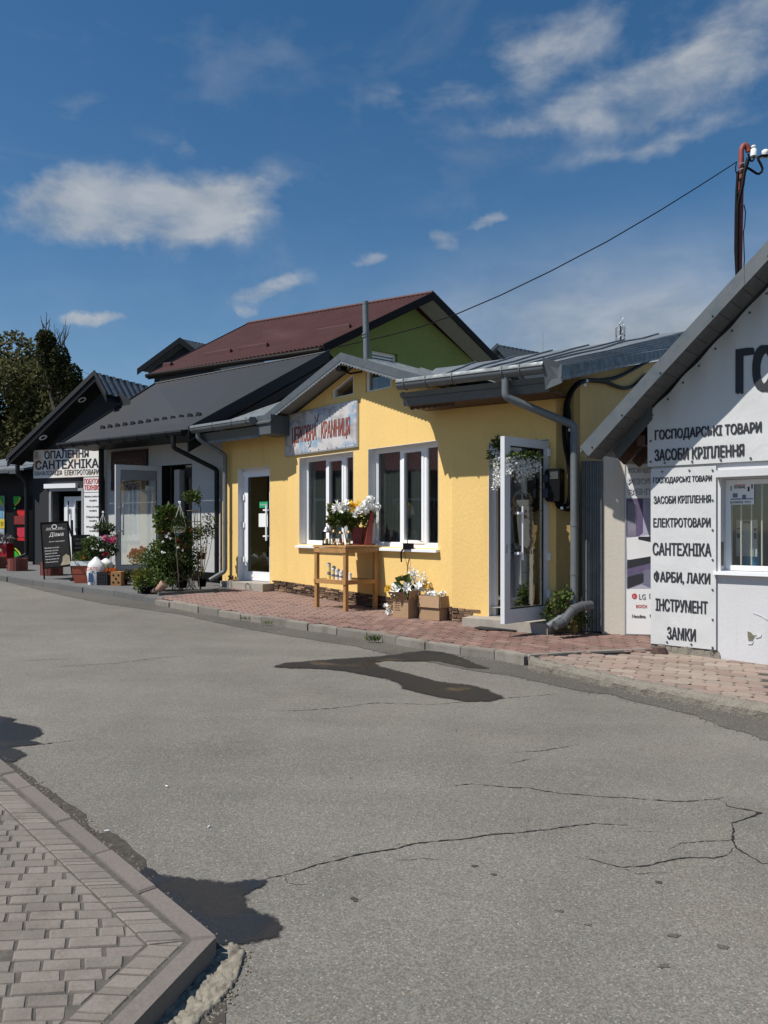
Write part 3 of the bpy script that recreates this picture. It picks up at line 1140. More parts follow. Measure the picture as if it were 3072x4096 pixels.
y0, y1 = min(p[1] for p in poly), max(p[1] for p in poly)
st = 0.007
nx, ny = int((x1 - x0) / st) + 1, int((y1 - y0) / st) + 1
idx = {}
for j in range(ny + 1):
    for i in range(nx + 1):
        q = (x0 + i * st, y0 + j * st)
        ed = 1.0 if inside(q, poly) else 0.0
        hgt = 0.008 + 0.010 * noise.noise((q[0] * 22, q[1] * 22, 3.0)) + 0.010 * noise.noise((q[0] * 60, q[1] * 60, 5.0)) + 0.006 * noise.noise((q[0] * 140, q[1] * 140, 9.0))
        idx[(i, j)] = len(rub.v)
        rub.v.append(zat(q, (0.004 + max(hgt, -0.003)) if ed else -0.02))
for j in range(ny):
    for i in range(nx):
        ii = [idx[(i, j)], idx[(i + 1, j)], idx[(i + 1, j + 1)], idx[(i, j + 1)]]
        if all(rub.v[k].z < gz(rub.v[k].x, rub.v[k].y) - 0.015 for k in ii):
            continue
        rub.f.append(ii)
        rub.s.append(True)
o = rub.build('broken_concrete', (lambda m: m.vary(m.noise(38, 5, 0.7), 0.55, 1.35).mix(m.ramp(m.noise(16, 4, 0.6), 0.5, 0.66, 0, 0.7), (0.12, 0.105, 0.085)).bump(m.noise(70, 4, 0.7), 1.0, 0.006).done())(Mat('broken concrete', (0.25, 0.225, 0.18), 1.0)), kind='stuff', fix=False)
tag(o, 'crumbling pale concrete haunch along the outside of the grey kerb', 'concrete')
sheet('dirt_strip', [(p.x, p.y) for p in gpts(c6([(1200, 1790), (1320, 1775), (1360, 1830), (1290, 1960), (1240, 2010), (1260, 2120), (1230, 2300), (700, 2320), (900, 2150)]))], 0.003, M['dirt'], road, 0.03, 0.012)

# --- hexagonal paver patterns
def hexring(c, d, L_, W_, ch):
    n = Vector((-d.y, d.x))
    h, w = L_ / 2, W_ / 2
    return [c + d * a + n * b for a, b in ((-h, 0), (-h + ch, -w), (h - ch, -w), (h, 0), (h - ch, w), (-h + ch, w))]


def paver_field(parent, poly, d, L_, W_, ch, mat, gap, dz, limit=300):
    n = Vector((-d.y, d.x))
    org = Vector((1.0, 9.0))
    cand = []
    for r_ in range(-90, 90):
        for k in range(-50, 50):
            c = org + d * ((k + 0.5 * (r_ % 2)) * (L_ - ch * 0.9)) + n * r_ * W_
            if inside(c, poly) and seen(c, 4):
                cand.append((c.length, c))
    cand.sort(key=lambda t: t[0])
    rest = MB()
    base = None
    mes = []
    for v in range(6):
        ring = [p + Vector((R.uniform(-1, 1), R.uniform(-1, 1))) * 0.003 for p in hexring(Vector((0, 0)), d, L_ - gap, W_ - gap, ch)]
        cc = [(p.x, p.y, GX * p.x + GY * p.y) for p in ring]
        m = MB()
        sh_ = [(p.x * 0.955, p.y * 0.955, GX * p.x + GY * p.y) for p in ring]
        m.add([(x, y, z - 0.02) for x, y, z in cc] + [(x, y, z - 0.005) for x, y, z in cc] + sh_,
              [[i, (i + 1) % 6, 6 + (i + 1) % 6, 6 + i] for i in range(6)] + [[6 + i, 6 + (i + 1) % 6, 12 + (i + 1) % 6, 12 + i] for i in range(6)] + [[12, 13, 14, 15, 16, 17]])
        mes.append(m)
    meshes = [m.mesh('paver') for m in mes]
    for i, (dist, c) in enumerate(cand):
        z = gz(c.x, c.y) + dz + R.uniform(-0.003, 0.003)
        if i < limit:
            inst('paver', meshes[i % 6], mat, (c.x, c.y, z), parent)
        else:
            m = mes[i % 6]
            rest.add([v + Vector((c.x, c.y, z)) for v in m.v], m.f)
    if rest.v:
        rest.build('paver_bed', mat, parent, kind='stuff', fix=False)
    return len(cand)


A = Vector((-1.637, 13.09))
B = Vector((0.886, 9.99))
C = Vector((2.2497, 9.1045))
WE = Vector((-2.8615, 14.1925))
P0 = Vector((3.35, 7.72))
dWA = Vector((0.7547, -0.656))
WA0 = P0 - dWA * 0.671
ky = [(p.x, p.y) for p in kerbY]
kr = [(p.x, p.y) for p in kerbR]
sep = [G(578.3, 652.1, PZ).xy, G(630.4, 651.2, PZ).xy, G(652, 649.1, PZ).xy]
poly_red = [(p[0], p[1] + 0.10) for p in ky] + [tuple(s) for s in sep] + [(3.1, 9.3), (2.4, 9.35), (0.95, 10.2), (-1.55, 13.3), (-2.85, 14.4), tuple(G(217.7, 592.0, PZ).xy), tuple(G(158, 596, PZ).xy)]
pav_y = sheet('pavement_red', poly_red, PZ - 0.012, M['joint_red'], None, kind='structure')
dm = (B - A).normalized()
paver_field(pav_y, poly_red, dm, 0.205, 0.115, 0.03, M['paver_red'], 0.013, PZ)
poly_mix = [(p[0], p[1] + 0.16) for p in kr] + [tuple(WA0 + dWA * 5 + Vector((0.1, 0.1))), tuple(WA0 + Vector((0.1, 0.2)))] + [tuple(s - Vector((0, 0.05))) for s in sep[::-1]]
pav_r = sheet('pavement_mixed', poly_mix, PZ - 0.022, M['joint'], None, kind='structure')
drr = Vector((0.93, -0.37)).normalized()
paver_field(pav_r, poly_mix, drr, 0.258, 0.140, 0.032, M['paver_mix'], 0.012, PZ - 0.012)

# kerb stones of the red pavement
def kerb_run(pts, w, z1, mat, parent, length, inward, jz=0.008):
    acc = [0]
    for i in range(len(pts) - 1):
        acc.append(acc[-1] + (pts[i + 1] - pts[i]).length)

    def at(s):
        for i in range(len(pts) - 1):
            if s <= acc[i + 1] or i == len(pts) - 2:
                f = (s - acc[i]) / (acc[i + 1] - acc[i])
                return pts[i].lerp(pts[i + 1], f)
    s = 0
    while s < acc[-1] - 0.1:
        l = min(length * R.uniform(0.85, 1.12), acc[-1] - s)
        a, b = at(s + 0.006), at(s + l - 0.006)
        t = (b - a).normalized()
        n_ = Vector((-t.y, t.x))
        n_ = n_ if n_.dot(inward) > 0 else -n_
        j = n_ * R.uniform(-0.012, 0.012)
        slab('kerb_stone', [a + j, b + j, b + j + n_ * w, a + j + n_ * w], -0.05, z1 + R.uniform(-jz, jz), mat, parent, 0.014)
        s += l


kerb_run([p.xy for p in kerbY], 0.10, PZ - 0.004, M['kerb_grey'], pav_y, 0.44, Vector((0.6, 0.8)), 0.012)
kerb_run([kerbY[-1].xy + Vector((0.02, 0.03)), sep[0], sep[1], sep[2]], 0.07, PZ + 0.012, M['kerb_grey'], pav_r, 0.75, Vector((0, 1)))
# rough poured concrete edge of the mixed pavement
mb = MB()
pts = []
for i in range(len(kerbR) - 1):
    k = int((kerbR[i + 1] - kerbR[i]).length / 0.02) + 1
    pts += [kerbR[i].lerp(kerbR[i + 1], j / k) for j in range(k)]
prof = [(-0.01, -PZ - 0.05), (0.0, -PZ), (0.0, -PZ * 0.5), (0.012, -0.022), (0.03, -0.004), (0.08, 0.0), (0.14, -0.006), (0.19, -0.02)]
vs, m_ = [], len(prof)
for i, p in enumerate(pts):
    for o_, z_ in prof:
        q = p + Vector((0.35 * o_, 0.94 * o_, z_))
        nn = Vector((noise.noise(q * 17), noise.noise(q * 17 + Vector((9, 2, 4))), noise.noise(q * 23 + Vector((1, 7, 3))))) * 0.014
        vs.append(q + nn)
mb.add(vs, [[i * m_ + k, i * m_ + k + 1, (i + 1) * m_ + k + 1, (i + 1) * m_ + k] for i in range(len(pts) - 1) for k in range(m_ - 1)])
mb.build('concrete_kerb', M['concrete'], pav_r, fix=False)
# stub of broken kerb at the step between the two pavements
q = G(531, 660, 0)
slab('kerb_stone', [q.xy + Vector(v) for v in ((-0.1, -0.02), (0.08, -0.09), (0.13, 0.02), (-0.04, 0.1))], -0.02, PZ - 0.005, M['concrete'], pav_r, 0.02)

# grey platform in front of the dark shops
kp = [(p.x, p.y) for p in kerbP]
poly_p = [(p[0] + 0.02, p[1] + 0.07) for p in kp] + [tuple(G(217.7, 592.0, PZ).xy), (-2.6, 14.4), (-3.0, 17.5), (-12, 23)]
pav_p = sheet('pavement_grey', poly_p, PZ, M['platform'], None, kind='structure')
kerb_run([p.xy for p in kerbP], 0.10, PZ + 0.004, M['platform'], pav_p, 0.95, Vector((0.5, 0.8)), 0.004)
e0, e1 = G(158, 595.6, PZ), G(217.7, 591.6, PZ)
mb = MB()
mb.bar(e0 + Vector((0, 0, 0.02)), e1 + Vector((0, 0, 0.02)), 0.06, 0.05)
mb.build('platform_edge', M['platform'], pav_p)


# grit and pebbles gathered along the kerbs
def pebbles(parent, path, width, n, size, mat):
    mb = MB()
    for _ in range(n):
        i = R.randrange(len(path) - 1)
        q = path[i].lerp(path[i + 1], R.random())
        t = (path[i + 1] - path[i]).normalized()
        q = Vector((q.x, q.y)) + Vector((t.y, -t.x)) * R.uniform(-1, 1) * width * R.random()
        s = size * R.uniform(0.4, 1.4)
        z = gz(q.x, q.y) + 0.003
        a = R.uniform(0, 6.28)
        ring_ = [Vector((q.x + math.cos(a + k * 1.257) * s * R.uniform(0.7, 1.2), q.y + math.sin(a + k * 1.257) * s * R.uniform(0.7, 1.2), z)) for k in range(5)]
        top = Vector((q.x, q.y, z + s * R.uniform(0.5, 1.0)))
        mb.add(ring_ + [top], [[k, (k + 1) % 5, 5] for k in range(5)])
    mb.build('pebbles', mat, parent, kind='stuff', fix=False)


pebbles(road, [c.to_3d() for c in (c2 - nA.xy * 0.12, c2 - nA.xy * 0.14 + dA.xy * 3.0)], 0.07, 420, 0.006, M['grit'])
pebbles(road, [c.to_3d() for c in (c2 - nA.xy * 0.10, c2 - nA.xy * 0.12 + dA.xy * 3.0)], 0.06, 260, 0.008, M['dirt'])
pebbles(road, [Vector((p.x, p.y - 0.07, 0)) for p in kerbY + kerbR], 0.06, 700, 0.007, M['grit'])
pebbles(road, [Vector((p.x, p.y, 0)) for p in strip_out], 0.10, 500, 0.006, M['asphalt_old'])
pebbles(road, gpts(c6([(1330, 1800), (1280, 2000), (1150, 2200)])), 0.06, 160, 0.006, M['grit'])
# ------------------------------------------------------------------ windows and doors
def ring_mb(mb, W, u0, u1, z0, z1, w, o0, o1):
    mb.wbox(W, u0, u1, o0, o1, z0, z0 + w)
    mb.wbox(W, u0, u1, o0, o1, z1 - w, z1)
    mb.wbox(W, u0, u0 + w, o0, o1, z0 + w, z1 - w)
    mb.wbox(W, u1 - w, u1, o0, o1, z0 + w, z1 - w)
    return mb


def pane(W, u0, u1, z0, z1, o, parent, mat=None, name='pane'):
    mb = MB()
    mb.wbox(W, u0, u1, o - 0.004, o + 0.004, z0, z1)
    return mb.build(name, mat or M['glass'], parent)


def pvc_window(parent, W, u0, u1, z0, z1, rec, muls, opening=None, sill=0.0, mat=None):
    """fixed frame with mullions; opening = index of the casement that has its own sash"""
    mat = mat or M['pvc']
    fw = 0.055
    mb = ring_mb(MB(), W, u0, u1, z0, z1, fw, -rec - 0.06, -rec)
    edges = [u0 + fw] + [m for m in muls] + [u1 - fw]
    for m in muls:
        mb.wbox(W, m - 0.026, m + 0.026, -rec - 0.055, -rec + 0.004, z0 + fw, z1 - fw)
    win = mb.build('window', mat, parent)
    for i in range(len(edges) - 1):
        a = edges[i] + (0.026 if i else 0)
        b = edges[i + 1] - (0.026 if i < len(edges) - 2 else 0)
        if opening == i:
            sm = ring_mb(MB(), W, a, b, z0 + fw, z1 - fw, 0.045, -rec - 0.05, -rec + 0.014)
            sm.build('sash', mat, win)
            pane(W, a + 0.04, b - 0.04, z0 + fw + 0.04, z1 - fw - 0.04, -rec - 0.025, win)
        else:
            pane(W, a - 0.004, b + 0.004, z0 + fw - 0.004, z1 - fw + 0.004, -rec - 0.03, win)
            bd = ring_mb(MB(), W, a, b, z0 + fw, z1 - fw, 0.012, -rec - 0.024, -rec - 0.012)
            bd.build('glazing_bead', mat, win)
    if sill:
        sb = MB()
        sb.hexa([W.p(u0 - 0.03, z0 - 0.055, sill), W.p(u1 + 0.03, z0 - 0.055, sill), W.p(u1 + 0.03, z0 - 0.03, -rec), W.p(u0 - 0.03, z0 - 0.03, -rec)],
                [W.p(u0 - 0.03, z0 - 0.02, sill), W.p(u1 + 0.03, z0 - 0.02, sill), W.p(u1 + 0.03, z0 + 0.002, -rec), W.p(u0 - 0.03, z0 + 0.002, -rec)])
        sb.build('sill', M['pvc'], win)
    return win


def liner(W, u0, u1, z0, z1, depth, mat, parent, sides='ltr'):
    mb = MB()
    t = 0.004
    if 'l' in sides:
        mb.wbox(W, u0, u0 + t, -depth, 0.003, z0, z1)
    if 'r' in sides:
        mb.wbox(W, u1 - t, u1, -depth, 0.003, z0, z1)
    if 't' in sides:
        mb.wbox(W, u0, u1, -depth, 0.003, z1 - t, z1)
    return mb.build('reveal', mat, parent)


# ------------------------------------------------------------------ yellow shop
M['added_curtain'] = plain('grey net curtain', (0.062, 0.070, 0.068), 0.95, var=0.1)
Wm, Wl, Wr = Wall(A, B), Wall(WE, A), Wall(B, C)
shop = thing('yellow_shop', 'low yellow rendered shop with white windows and grey metal roof', 'shop', (0.0, 12.0, gz(0, 12)))
bz = lambda W, u: W.base(u) + PZ - 0.05
ZE = 3.42
win1, win2 = (0.357, 1.861, 1.23, 2.665), (2.224, 3.735, 1.23, 2.665)
tri1 = [(1.281, 3.53), (1.861, 3.53), (1.861, 3.858), (1.281, 3.66)]
tri2 = [(2.155, 3.51), (2.754, 3.51), (2.754, 3.66), (2.155, 3.857)]
wall_mb(Wm, [(0, bz(Wm, 0)), (Wm.L, bz(Wm, Wm.L)), (Wm.L, 3.28), (2.0, 3.97), (0, 3.34)], [rect(*win1), rect(*win2), tri1, tri2]).build('front_wall', M['yellow'], shop)
dl = (0.27, 1.175, Wl.base(0.7) + PZ + 0.13, 2.572)
wall_mb(Wl, [(0, bz(Wl, 0)), (Wl.L, bz(Wl, Wl.L)), (Wl.L, ZE), (0, ZE)], [rect(dl[0], dl[1], bz(Wl, 0.7) + 0.02, dl[3])]).build('side_wall', M['yellow'], shop)
dr = (0.518, 1.313, Wr.base(0.9) + PZ + 0.12, 2.573)
wall_mb(Wr, [(0, bz(Wr, 0)), (Wr.L, bz(Wr, Wr.L)), (Wr.L, 3.33), (0, 3.31)], [rect(dr[0], dr[1], bz(Wr, 0.9) + 0.02, dr[3])]).build('side_wall', M['yellow'], shop)
inn = Vector((0.5446, 0.8387))
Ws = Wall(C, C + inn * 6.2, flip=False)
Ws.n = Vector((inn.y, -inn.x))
wall_mb(Ws, [(0, 0.2), (6.2, 0.2), (6.2, 4.68), (0, 3.30)]).build('side_wall', M['yellow_shaded'], shop)
bl, br = WE + Vector((0.669, 0.743)) * 3.6, C + inn * 6.2
mb = MB()
wb = Wall(bl, br)
mb.hexa([wb.p(0, 0.2), wb.p(wb.L, 0.2), wb.p(wb.L, 0.2, -0.2), wb.p(0, 0.2, -0.2)], [wb.p(0, 4.3), wb.p(wb.L, 4.3), wb.p(wb.L, 4.3, -0.2), wb.p(0, 4.3, -0.2)])
wsl = Wall(WE, bl)
mb.hexa([wsl.p(0, 0.2), wsl.p(wsl.L, 0.2), wsl.p(wsl.L, 0.2, -0.2), wsl.p(0, 0.2, -0.2)], [wsl.p(0, 3.4), wsl.p(wsl.L, 4.0), wsl.p(wsl.L, 4.0, -0.2), wsl.p(0, 3.4, -0.2)])
mb.build('back_wall', M['yellow'], shop)
mb = MB()
mb.poly([(p.x, p.y, 0.5) for p in (Vector((*WE, 0)), Vector((*A, 0)), Vector((*B, 0)), Vector((*C, 0)), Vector((*br, 0)), Vector((*bl, 0)))])
mb.build('floor', M['dark_room'], shop)
mb = MB()
mb.hexa([Wm.p(-0.5, 0.5, -1.6), Wm.p(4.2, 0.5, -1.6), Wm.p(4.2, 0.5, -1.7), Wm.p(-0.5, 0.5, -1.7)], [Wm.p(-0.5, 3.3, -1.6), Wm.p(4.2, 3.3, -1.6), Wm.p(4.2, 3.3, -1.7), Wm.p(-0.5, 3.3, -1.7)])
mb.build('partition', M['dark_room'], shop)
mb = MB()
mb.hexa([Wl.p(-0.1, 0.5, -0.9), Wl.p(1.8, 0.5, -0.9), Wl.p(1.8, 0.5, -1.0), Wl.p(-0.1, 0.5, -1.0)], [Wl.p(-0.1, 3.2, -0.9), Wl.p(1.8, 3.2, -0.9), Wl.p(1.8, 3.2, -1.0), Wl.p(-0.1, 3.2, -1.0)])
mb.build('partition', plain('grey inner wall', (0.10, 0.11, 0.105), 0.9), shop)

for (u0, u1, z0, z1), muls, op in ((win1, (0.98, 1.47), 1), (win2, (2.83, 3.34), 1)):
    pvc_window(shop, Wm, u0, u1, z0, z1, 0.13, muls, op, 0.07)
    liner(Wm, u0, u1, z0, z1, 0.13, M['reveal'], shop)
    for a, b in ((u0 + 0.07, muls[0] - 0.02), (muls[0] + 0.03, muls[0] + 0.30), (muls[1] + 0.02, muls[1] + (0.16 if u0 < 1 else 0.05))):
        mb = MB()                                   # grey net added behind the glass to lighten the dark panes
        n_ = int((b - a) / 0.014)
        vs_ = []
        for k_ in range(n_ + 1):
            uu = a + (b - a) * k_ / n_
            oo = -0.24 + 0.012 * math.sin(k_ * 1.7) + 0.006 * math.sin(k_ * 0.6)
            vs_ += [Wm.p(uu, z0 + 0.05, oo), Wm.p(uu, z1 - 0.03, oo)]
        mb.add(vs_, [[2 * k_, 2 * k_ + 2, 2 * k_ + 3, 2 * k_ + 1] for k_ in range(n_)], True)
        mb.build('added_curtain', M['added_curtain'], shop, fix=False)
for tri in (tri1, tri2):                           # the two sloping lights under the gable
    mb = MB()
    c = sum((Vector(p) for p in tri), Vector((0, 0))) / 4
    inn_ = [(Vector(p) - c) * 0.82 + c for p in tri]
    for i in range(4):
        a, b, a2, b2 = Vector(tri[i]), Vector(tri[(i + 1) % 4]), inn_[i], inn_[(i + 1) % 4]
        mb.hexa([Wm.p(a.x, a.y, -0.10), Wm.p(b.x, b.y, -0.10), Wm.p(b2.x, b2.y, -0.10), Wm.p(a2.x, a2.y, -0.10)], [Wm.p(a.x, a.y, -0.03), Wm.p(b.x, b.y, -0.03), Wm.p(b2.x, b2.y, -0.03), Wm.p(a2.x, a2.y, -0.03)])
    w = mb.build('window', M['pvc'], shop)
    mb = MB()
    mb.prism([Wm.p(p[0], p[1], -0.07) for p in inn_], Wm.n3 * 0.008)
    mb.build('pane', M['glass'], w)


def pvc_door(parent, Wd, u0, u1, z0, z1, o, handle_u, swing=1, mat=None, glass=None, frame=0.10, bot=0.16, hmat=None):
    """glazed pvc leaf on its own plane Wd"""
    mat = mat or M['pvc']
    mb = MB()
    mb.wbox(Wd, u0, u1, o - 0.06, o, z0, z0 + bot)
    mb.wbox(Wd, u0, u1, o - 0.06, o, z1 - frame, z1)
    mb.wbox(Wd, u0, u0 + frame, o - 0.06, o, z0 + bot, z1 - frame)
    mb.wbox(Wd, u1 - frame, u1, o - 0.06, o, z0 + bot, z1 - frame)
    d = mb.build('door', mat, parent)
    pane(Wd, u0 + frame - 0.004, u1 - frame + 0.004, z0 + bot - 0.004, z1 - frame + 0.004, o - 0.03, d, glass)
    g = ring_mb(MB(), Wd, u0 + frame, u1 - frame, z0 + bot, z1 - frame, 0.012, o - 0.024, o - 0.008)
    g.build('gasket', M['gasket'], d)
    hz = z0 + 0.72
    mb = MB()
    mb.tube([Wd.p(handle_u, hz, o + 0.055), Wd.p(handle_u, hz + 0.62, o + 0.055)], 0.016, 10)
    for zz in (hz + 0.08, hz + 0.54):
        mb.wbox(Wd, handle_u - 0.05 * swing - 0.03, handle_u - 0.05 * swing + 0.05, o, o + 0.065, zz - 0.014, zz + 0.014)
    mb.build('handle', hmat or M['pvc'], d)
    return d


# door of the left wing, closed, set back in a white reveal
mb = ring_mb(MB(), Wl, dl[0] + 0.004, dl[1] - 0.004, dl[2] - 0.05, dl[3] - 0.004, 0.05, -0.19, -0.12)
mb.build('door_frame', M['pvc'], shop)
d1 = pvc_door(shop, Wl, dl[0] + 0.05, dl[1] - 0.05, dl[2], dl[3] - 0.05, -0.11, dl[1] - 0.17)
liner(Wl, dl[0], dl[1], dl[2] - 0.05, dl[3], 0.12, M['reveal'], shop)
for zz in (0.32, 0.95, 1.45, 1.86):
    mb = MB()
    mb.wbox(Wl, dl[0] + 0.02, dl[0] + 0.065, -0.11, -0.085, dl[2] + zz, dl[2] + zz + 0.1)
    mb.build('hinge', M['pvc'], d1)
mb = MB()
mb.wbox(Wl, 0.72, 0.95, -0.136, -0.134, 1.86, 1.97)
o = mb.build('sticker', plain('green sticker', (0.02, 0.30, 0.14), 0.5), d1)
lettering('ВІДЧИНЕНО', lambda u, z: Wl.p(u, z, -0.132), 0.74, 0.93, 1.9, 1.93, M['paper'], d1)
mb = MB()
mb.wbox(Wl, 0.70, 0.95, -0.136, -0.134, 1.52, 1.76)
mb.build('notice', M['paper'], d1)
mb = MB()
zb = Wl.base(0.7, 0.2) + PZ
mb.wbox(Wl, dl[0] - 0.18, dl[1] + 0.12, -0.15, 0.26, zb - 0.03, zb + 0.115)
mb.build('step', M['slab'], shop)

# door of the right wing, standing open towards the street
hinge = Wr.p(1.30, 0, 0.02).xy
free = Vector((1.345, 8.73))
Wd = Wall(free, hinge)
z0 = dr[2] + 0.02
mb = ring_mb(MB(), Wr, dr[0] + 0.004, dr[1] - 0.004, dr[2] - 0.05, dr[3] - 0.004, 0.05, -0.17, -0.10)
mb.build('door_frame', M['pvc'], shop)
liner(Wr, dr[0], dr[1], dr[2] - 0.05, dr[3], 0.10, M['reveal'], shop)
d2 = pvc_door(shop, Wd, 0.0, Wd.L, z0, dr[3] - 0.03, 0.03, 0.25, 1, M['pvc_door'], M['film_glass'])
for zz in (0.25, 0.7, 1.45, 1.95):
    mb = MB()
    mb.wbox(Wd, Wd.L - 0.035, Wd.L + 0.005, 0.03, 0.055, z0 + zz, z0 + zz + 0.09)
    mb.build('hinge', M['pvc'], d2)
mb = MB()
mb.wbox(Wd, 0.028, 0.058, 0.03, 0.034, z0 + 0.80, z0 + 0.90)
mb.build('lock_plate', M['steel'], d2)
mb = MB()
zb = Wr.base(0.9, 0.2) + PZ
mb.wbox(Wr, dr[0] - 0.22, dr[1] + 0.10, -0.12, 0.30, zb - 0.03, zb + 0.115)
mb.build('step', M['slab'], shop)

# split-stone plinth, laid stone by stone
def plinth(W, u0, u1, skip=()):
    rows = 6
    mb = MB()
    mb.hexa([W.p(u0 + 0.01, W.base(u0) + PZ - 0.03, 0.004), W.p(u1 - 0.01, W.base(u1) + PZ - 0.03, 0.004), W.p(u1 - 0.01, W.base(u1) + PZ - 0.03, -0.01), W.p(u0 + 0.01, W.base(u0) + PZ - 0.03, -0.01)],
            [W.p(u0 + 0.01, W.base(u0) + PZ + 0.175, 0.004), W.p(u1 - 0.01, W.base(u1) + PZ + 0.165, 0.004), W.p(u1 - 0.01, W.base(u1) + PZ + 0.165, -0.01), W.p(u0 + 0.01, W.base(u0) + PZ + 0.175, -0.01)])
    if not skip:
        mb.build('plinth_backing', M['crack'], shop)
    for k in range(rows):
        u = u0 + R.uniform(-0.1, 0)
        while u < u1:
            w = R.uniform(0.10, 0.24)
            a, b = max(u, u0), min(u + w, u1)
            u += w
            if b - a < 0.03 or any(a < s1 and b > s0 for s0, s1 in skip):
                continue
            zb = W.base((a + b) / 2) + PZ - 0.02
            h = (0.205 if W is not Wr else 0.195) / rows
            z = zb + k * h
            th = R.uniform(0.010, 0.034)
            mb = MB()
            j = lambda: R.uniform(-0.006, 0.006)
            mb.hexa([W.p(a + 0.006, z + 0.006 + j() * 0.5, th), W.p(b - 0.004, z + 0.003 + j() * 0.5, th), W.p(b - 0.004, z + h - 0.003 + j() * 0.5, th + j()), W.p(a + 0.004, z + h - 0.003 + j() * 0.5, th + j())],
                    [W.p(a + 0.002, z + 0.001, -0.01), W.p(b - 0.002, z + 0.001, -0.01), W.p(b - 0.002, z + h - 0.001, -0.01), W.p(a + 0.002, z + h - 0.001, -0.01)])
            mb.build('stone', M['plinth_stone'], shop)


plinth(Wm, 0, Wm.L)
plinth(Wl, 0, Wl.L, ((dl[0] - 0.06, dl[1] + 0.06),))
plinth(Wr, 0, Wr.L, ((dr[0] - 0.1, dr[1] + 0.05),))


# roof: panels of sheet between standing seams
def seam_roof(parent, p00, p10, p01, p11, n, mat, seam=True, wav=0.02, name='roof_panel', thick=0.03):
    """p00-p10 eave (left to right), p01-p11 ridge; n panels across the eave"""
    p00, p10, p01, p11 = map(Vector, (p00, p10, p01, p11))
    rows = 7
    nrm = (p10 - p00).cross(p01 - p00).normalized()
    if nrm.z < 0:
        nrm = -nrm

    def q(s, t):
        b = p00.lerp(p10, s).lerp(p01.lerp(p11, s), t)
        return b + nrm * wav * noise.noise(b * 1.7)
    for i in range(n):
        mb = MB()
        s0, s1 = i / n, (i + 1) / n
        ss = [s0, s0 + (s1 - s0) * 0.5, s1 - (s1 - s0) * 0.001]
        vs, fs = [], []
        for k in range(rows + 1):
            for j, s in enumerate(ss):
                vs.append(q(s, k / rows) + nrm * (R.uniform(-1, 1) * wav * 0.25 if j == 1 else 0))
        for k in range(rows):
            for j in range(2):
                fs.append([k * 3 + j, k * 3 + j + 1, k * 3 + j + 4, k * 3 + j + 3])
        mb.add(vs, fs)
        mb.add([v - nrm * thick for v in vs], [f[::-1] for f in fs])
        mb.poly([vs[0], vs[1], vs[2], vs[2] - nrm * thick, vs[1] - nrm * thick, vs[0] - nrm * thick])
        pn = mb.build(name, mat, parent, fix=False)
        if seam and i < n - 1:
            mb = MB()
            for k in range(rows):
                a, b = q(s1, k / rows), q(s1, (k + 1) / rows)
                mb.bar(a + nrm * 0.010, b + nrm * 0.010, 0.020, 0.032, nrm)
            mb.build('seam', mat, pn)


def scallop(parent, W, path, depth, o, mat, step=0.075, name='scalloped_trim'):
    """cut metal edging: path is a list of (u, z) on W's plane at offset o"""
    mb = MB()
    for (ua, za), (ub, zb_) in zip(path[:-1], path[1:]):
        L_ = math.hypot(ub - ua, zb_ - za)
        n = max(1, int(L_ / step))
        for i in range(n):
            f0, f1 = i / n, (i + 1) / n
            a = (ua + (ub - ua) * f0, za + (zb_ - za) * f0)
            b = (ua + (ub - ua) * f1, za + (zb_ - za) * f1)
            pts = [a]
            for k in range(5):
                f = k / 4
                dz = depth * (0.62 + 0.38 * math.sin(math.pi * f))
                pts.append((a[0] + (b[0] - a[0]) * f, a[1] + (b[1] - a[1]) * f - dz))
            pts.append(b)
            mb.poly([W.p(u, z, o) for u, z in pts])
    return mb.build(name, mat, parent, fix=False)


VO = 0.33                                           # overhang of the gable verge
PKZ = 4.05
vl, vr = (-0.20, 3.385), (3.80, 3.43)
back = 4.4
pk_f, pk_b = Wm.p(2.0, PKZ, VO), Wm.p(2.0, PKZ, -back)
seam_roof(shop, Wm.p(vr[0], vr[1], VO), Wm.p(vr[0], vr[1], -back), pk_f, pk_b, 9, M['zinc_roof'], True, 0.03)
seam_roof(shop, Wm.p(vl[0], vl[1], -back), Wm.p(vl[0], vl[1], VO), pk_b, pk_f, 9, M['zinc_roof'], True, 0.02)
# verge boards of the gable
for a, b in ((vl, (2.0, PKZ)), ((2.0, PKZ), vr)):
    mb = MB()
    mb.hexa([Wm.p(a[0], a[1] - 0.085, VO + 0.012), Wm.p(b[0], b[1] - 0.085, VO + 0.012), Wm.p(b[0], b[1] - 0.085, VO), Wm.p(a[0], a[1] - 0.085, VO)],
            [Wm.p(a[0], a[1] + 0.035, VO + 0.012), Wm.p(b[0], b[1] + 0.035, VO + 0.012), Wm.p(b[0], b[1] + 0.035, VO), Wm.p(a[0], a[1] + 0.035, VO)])
    mb.build('verge_board', M['zinc_fascia'], shop)
    scallop(shop, Wm, [(a[0], a[1] - 0.08), (b[0], b[1] - 0.08)], 0.055, VO + 0.006, M['zinc_roof'])
    mb = MB()                                       # boarded soffit under the verge
    mb.hexa([Wm.p(a[0], a[1] - 0.05, VO), Wm.p(b[0], b[1] - 0.05, VO), Wm.p(b[0], b[1] - 0.05, -0.02), Wm.p(a[0], a[1] - 0.05, -0.02)],
            [Wm.p(a[0], a[1] - 0.035, VO), Wm.p(b[0], b[1] - 0.035, VO), Wm.p(b[0], b[1] - 0.035, -0.02), Wm.p(a[0], a[1] - 0.035, -0.02)])
    mb.build('soffit', M['soffit_grey'], shop)

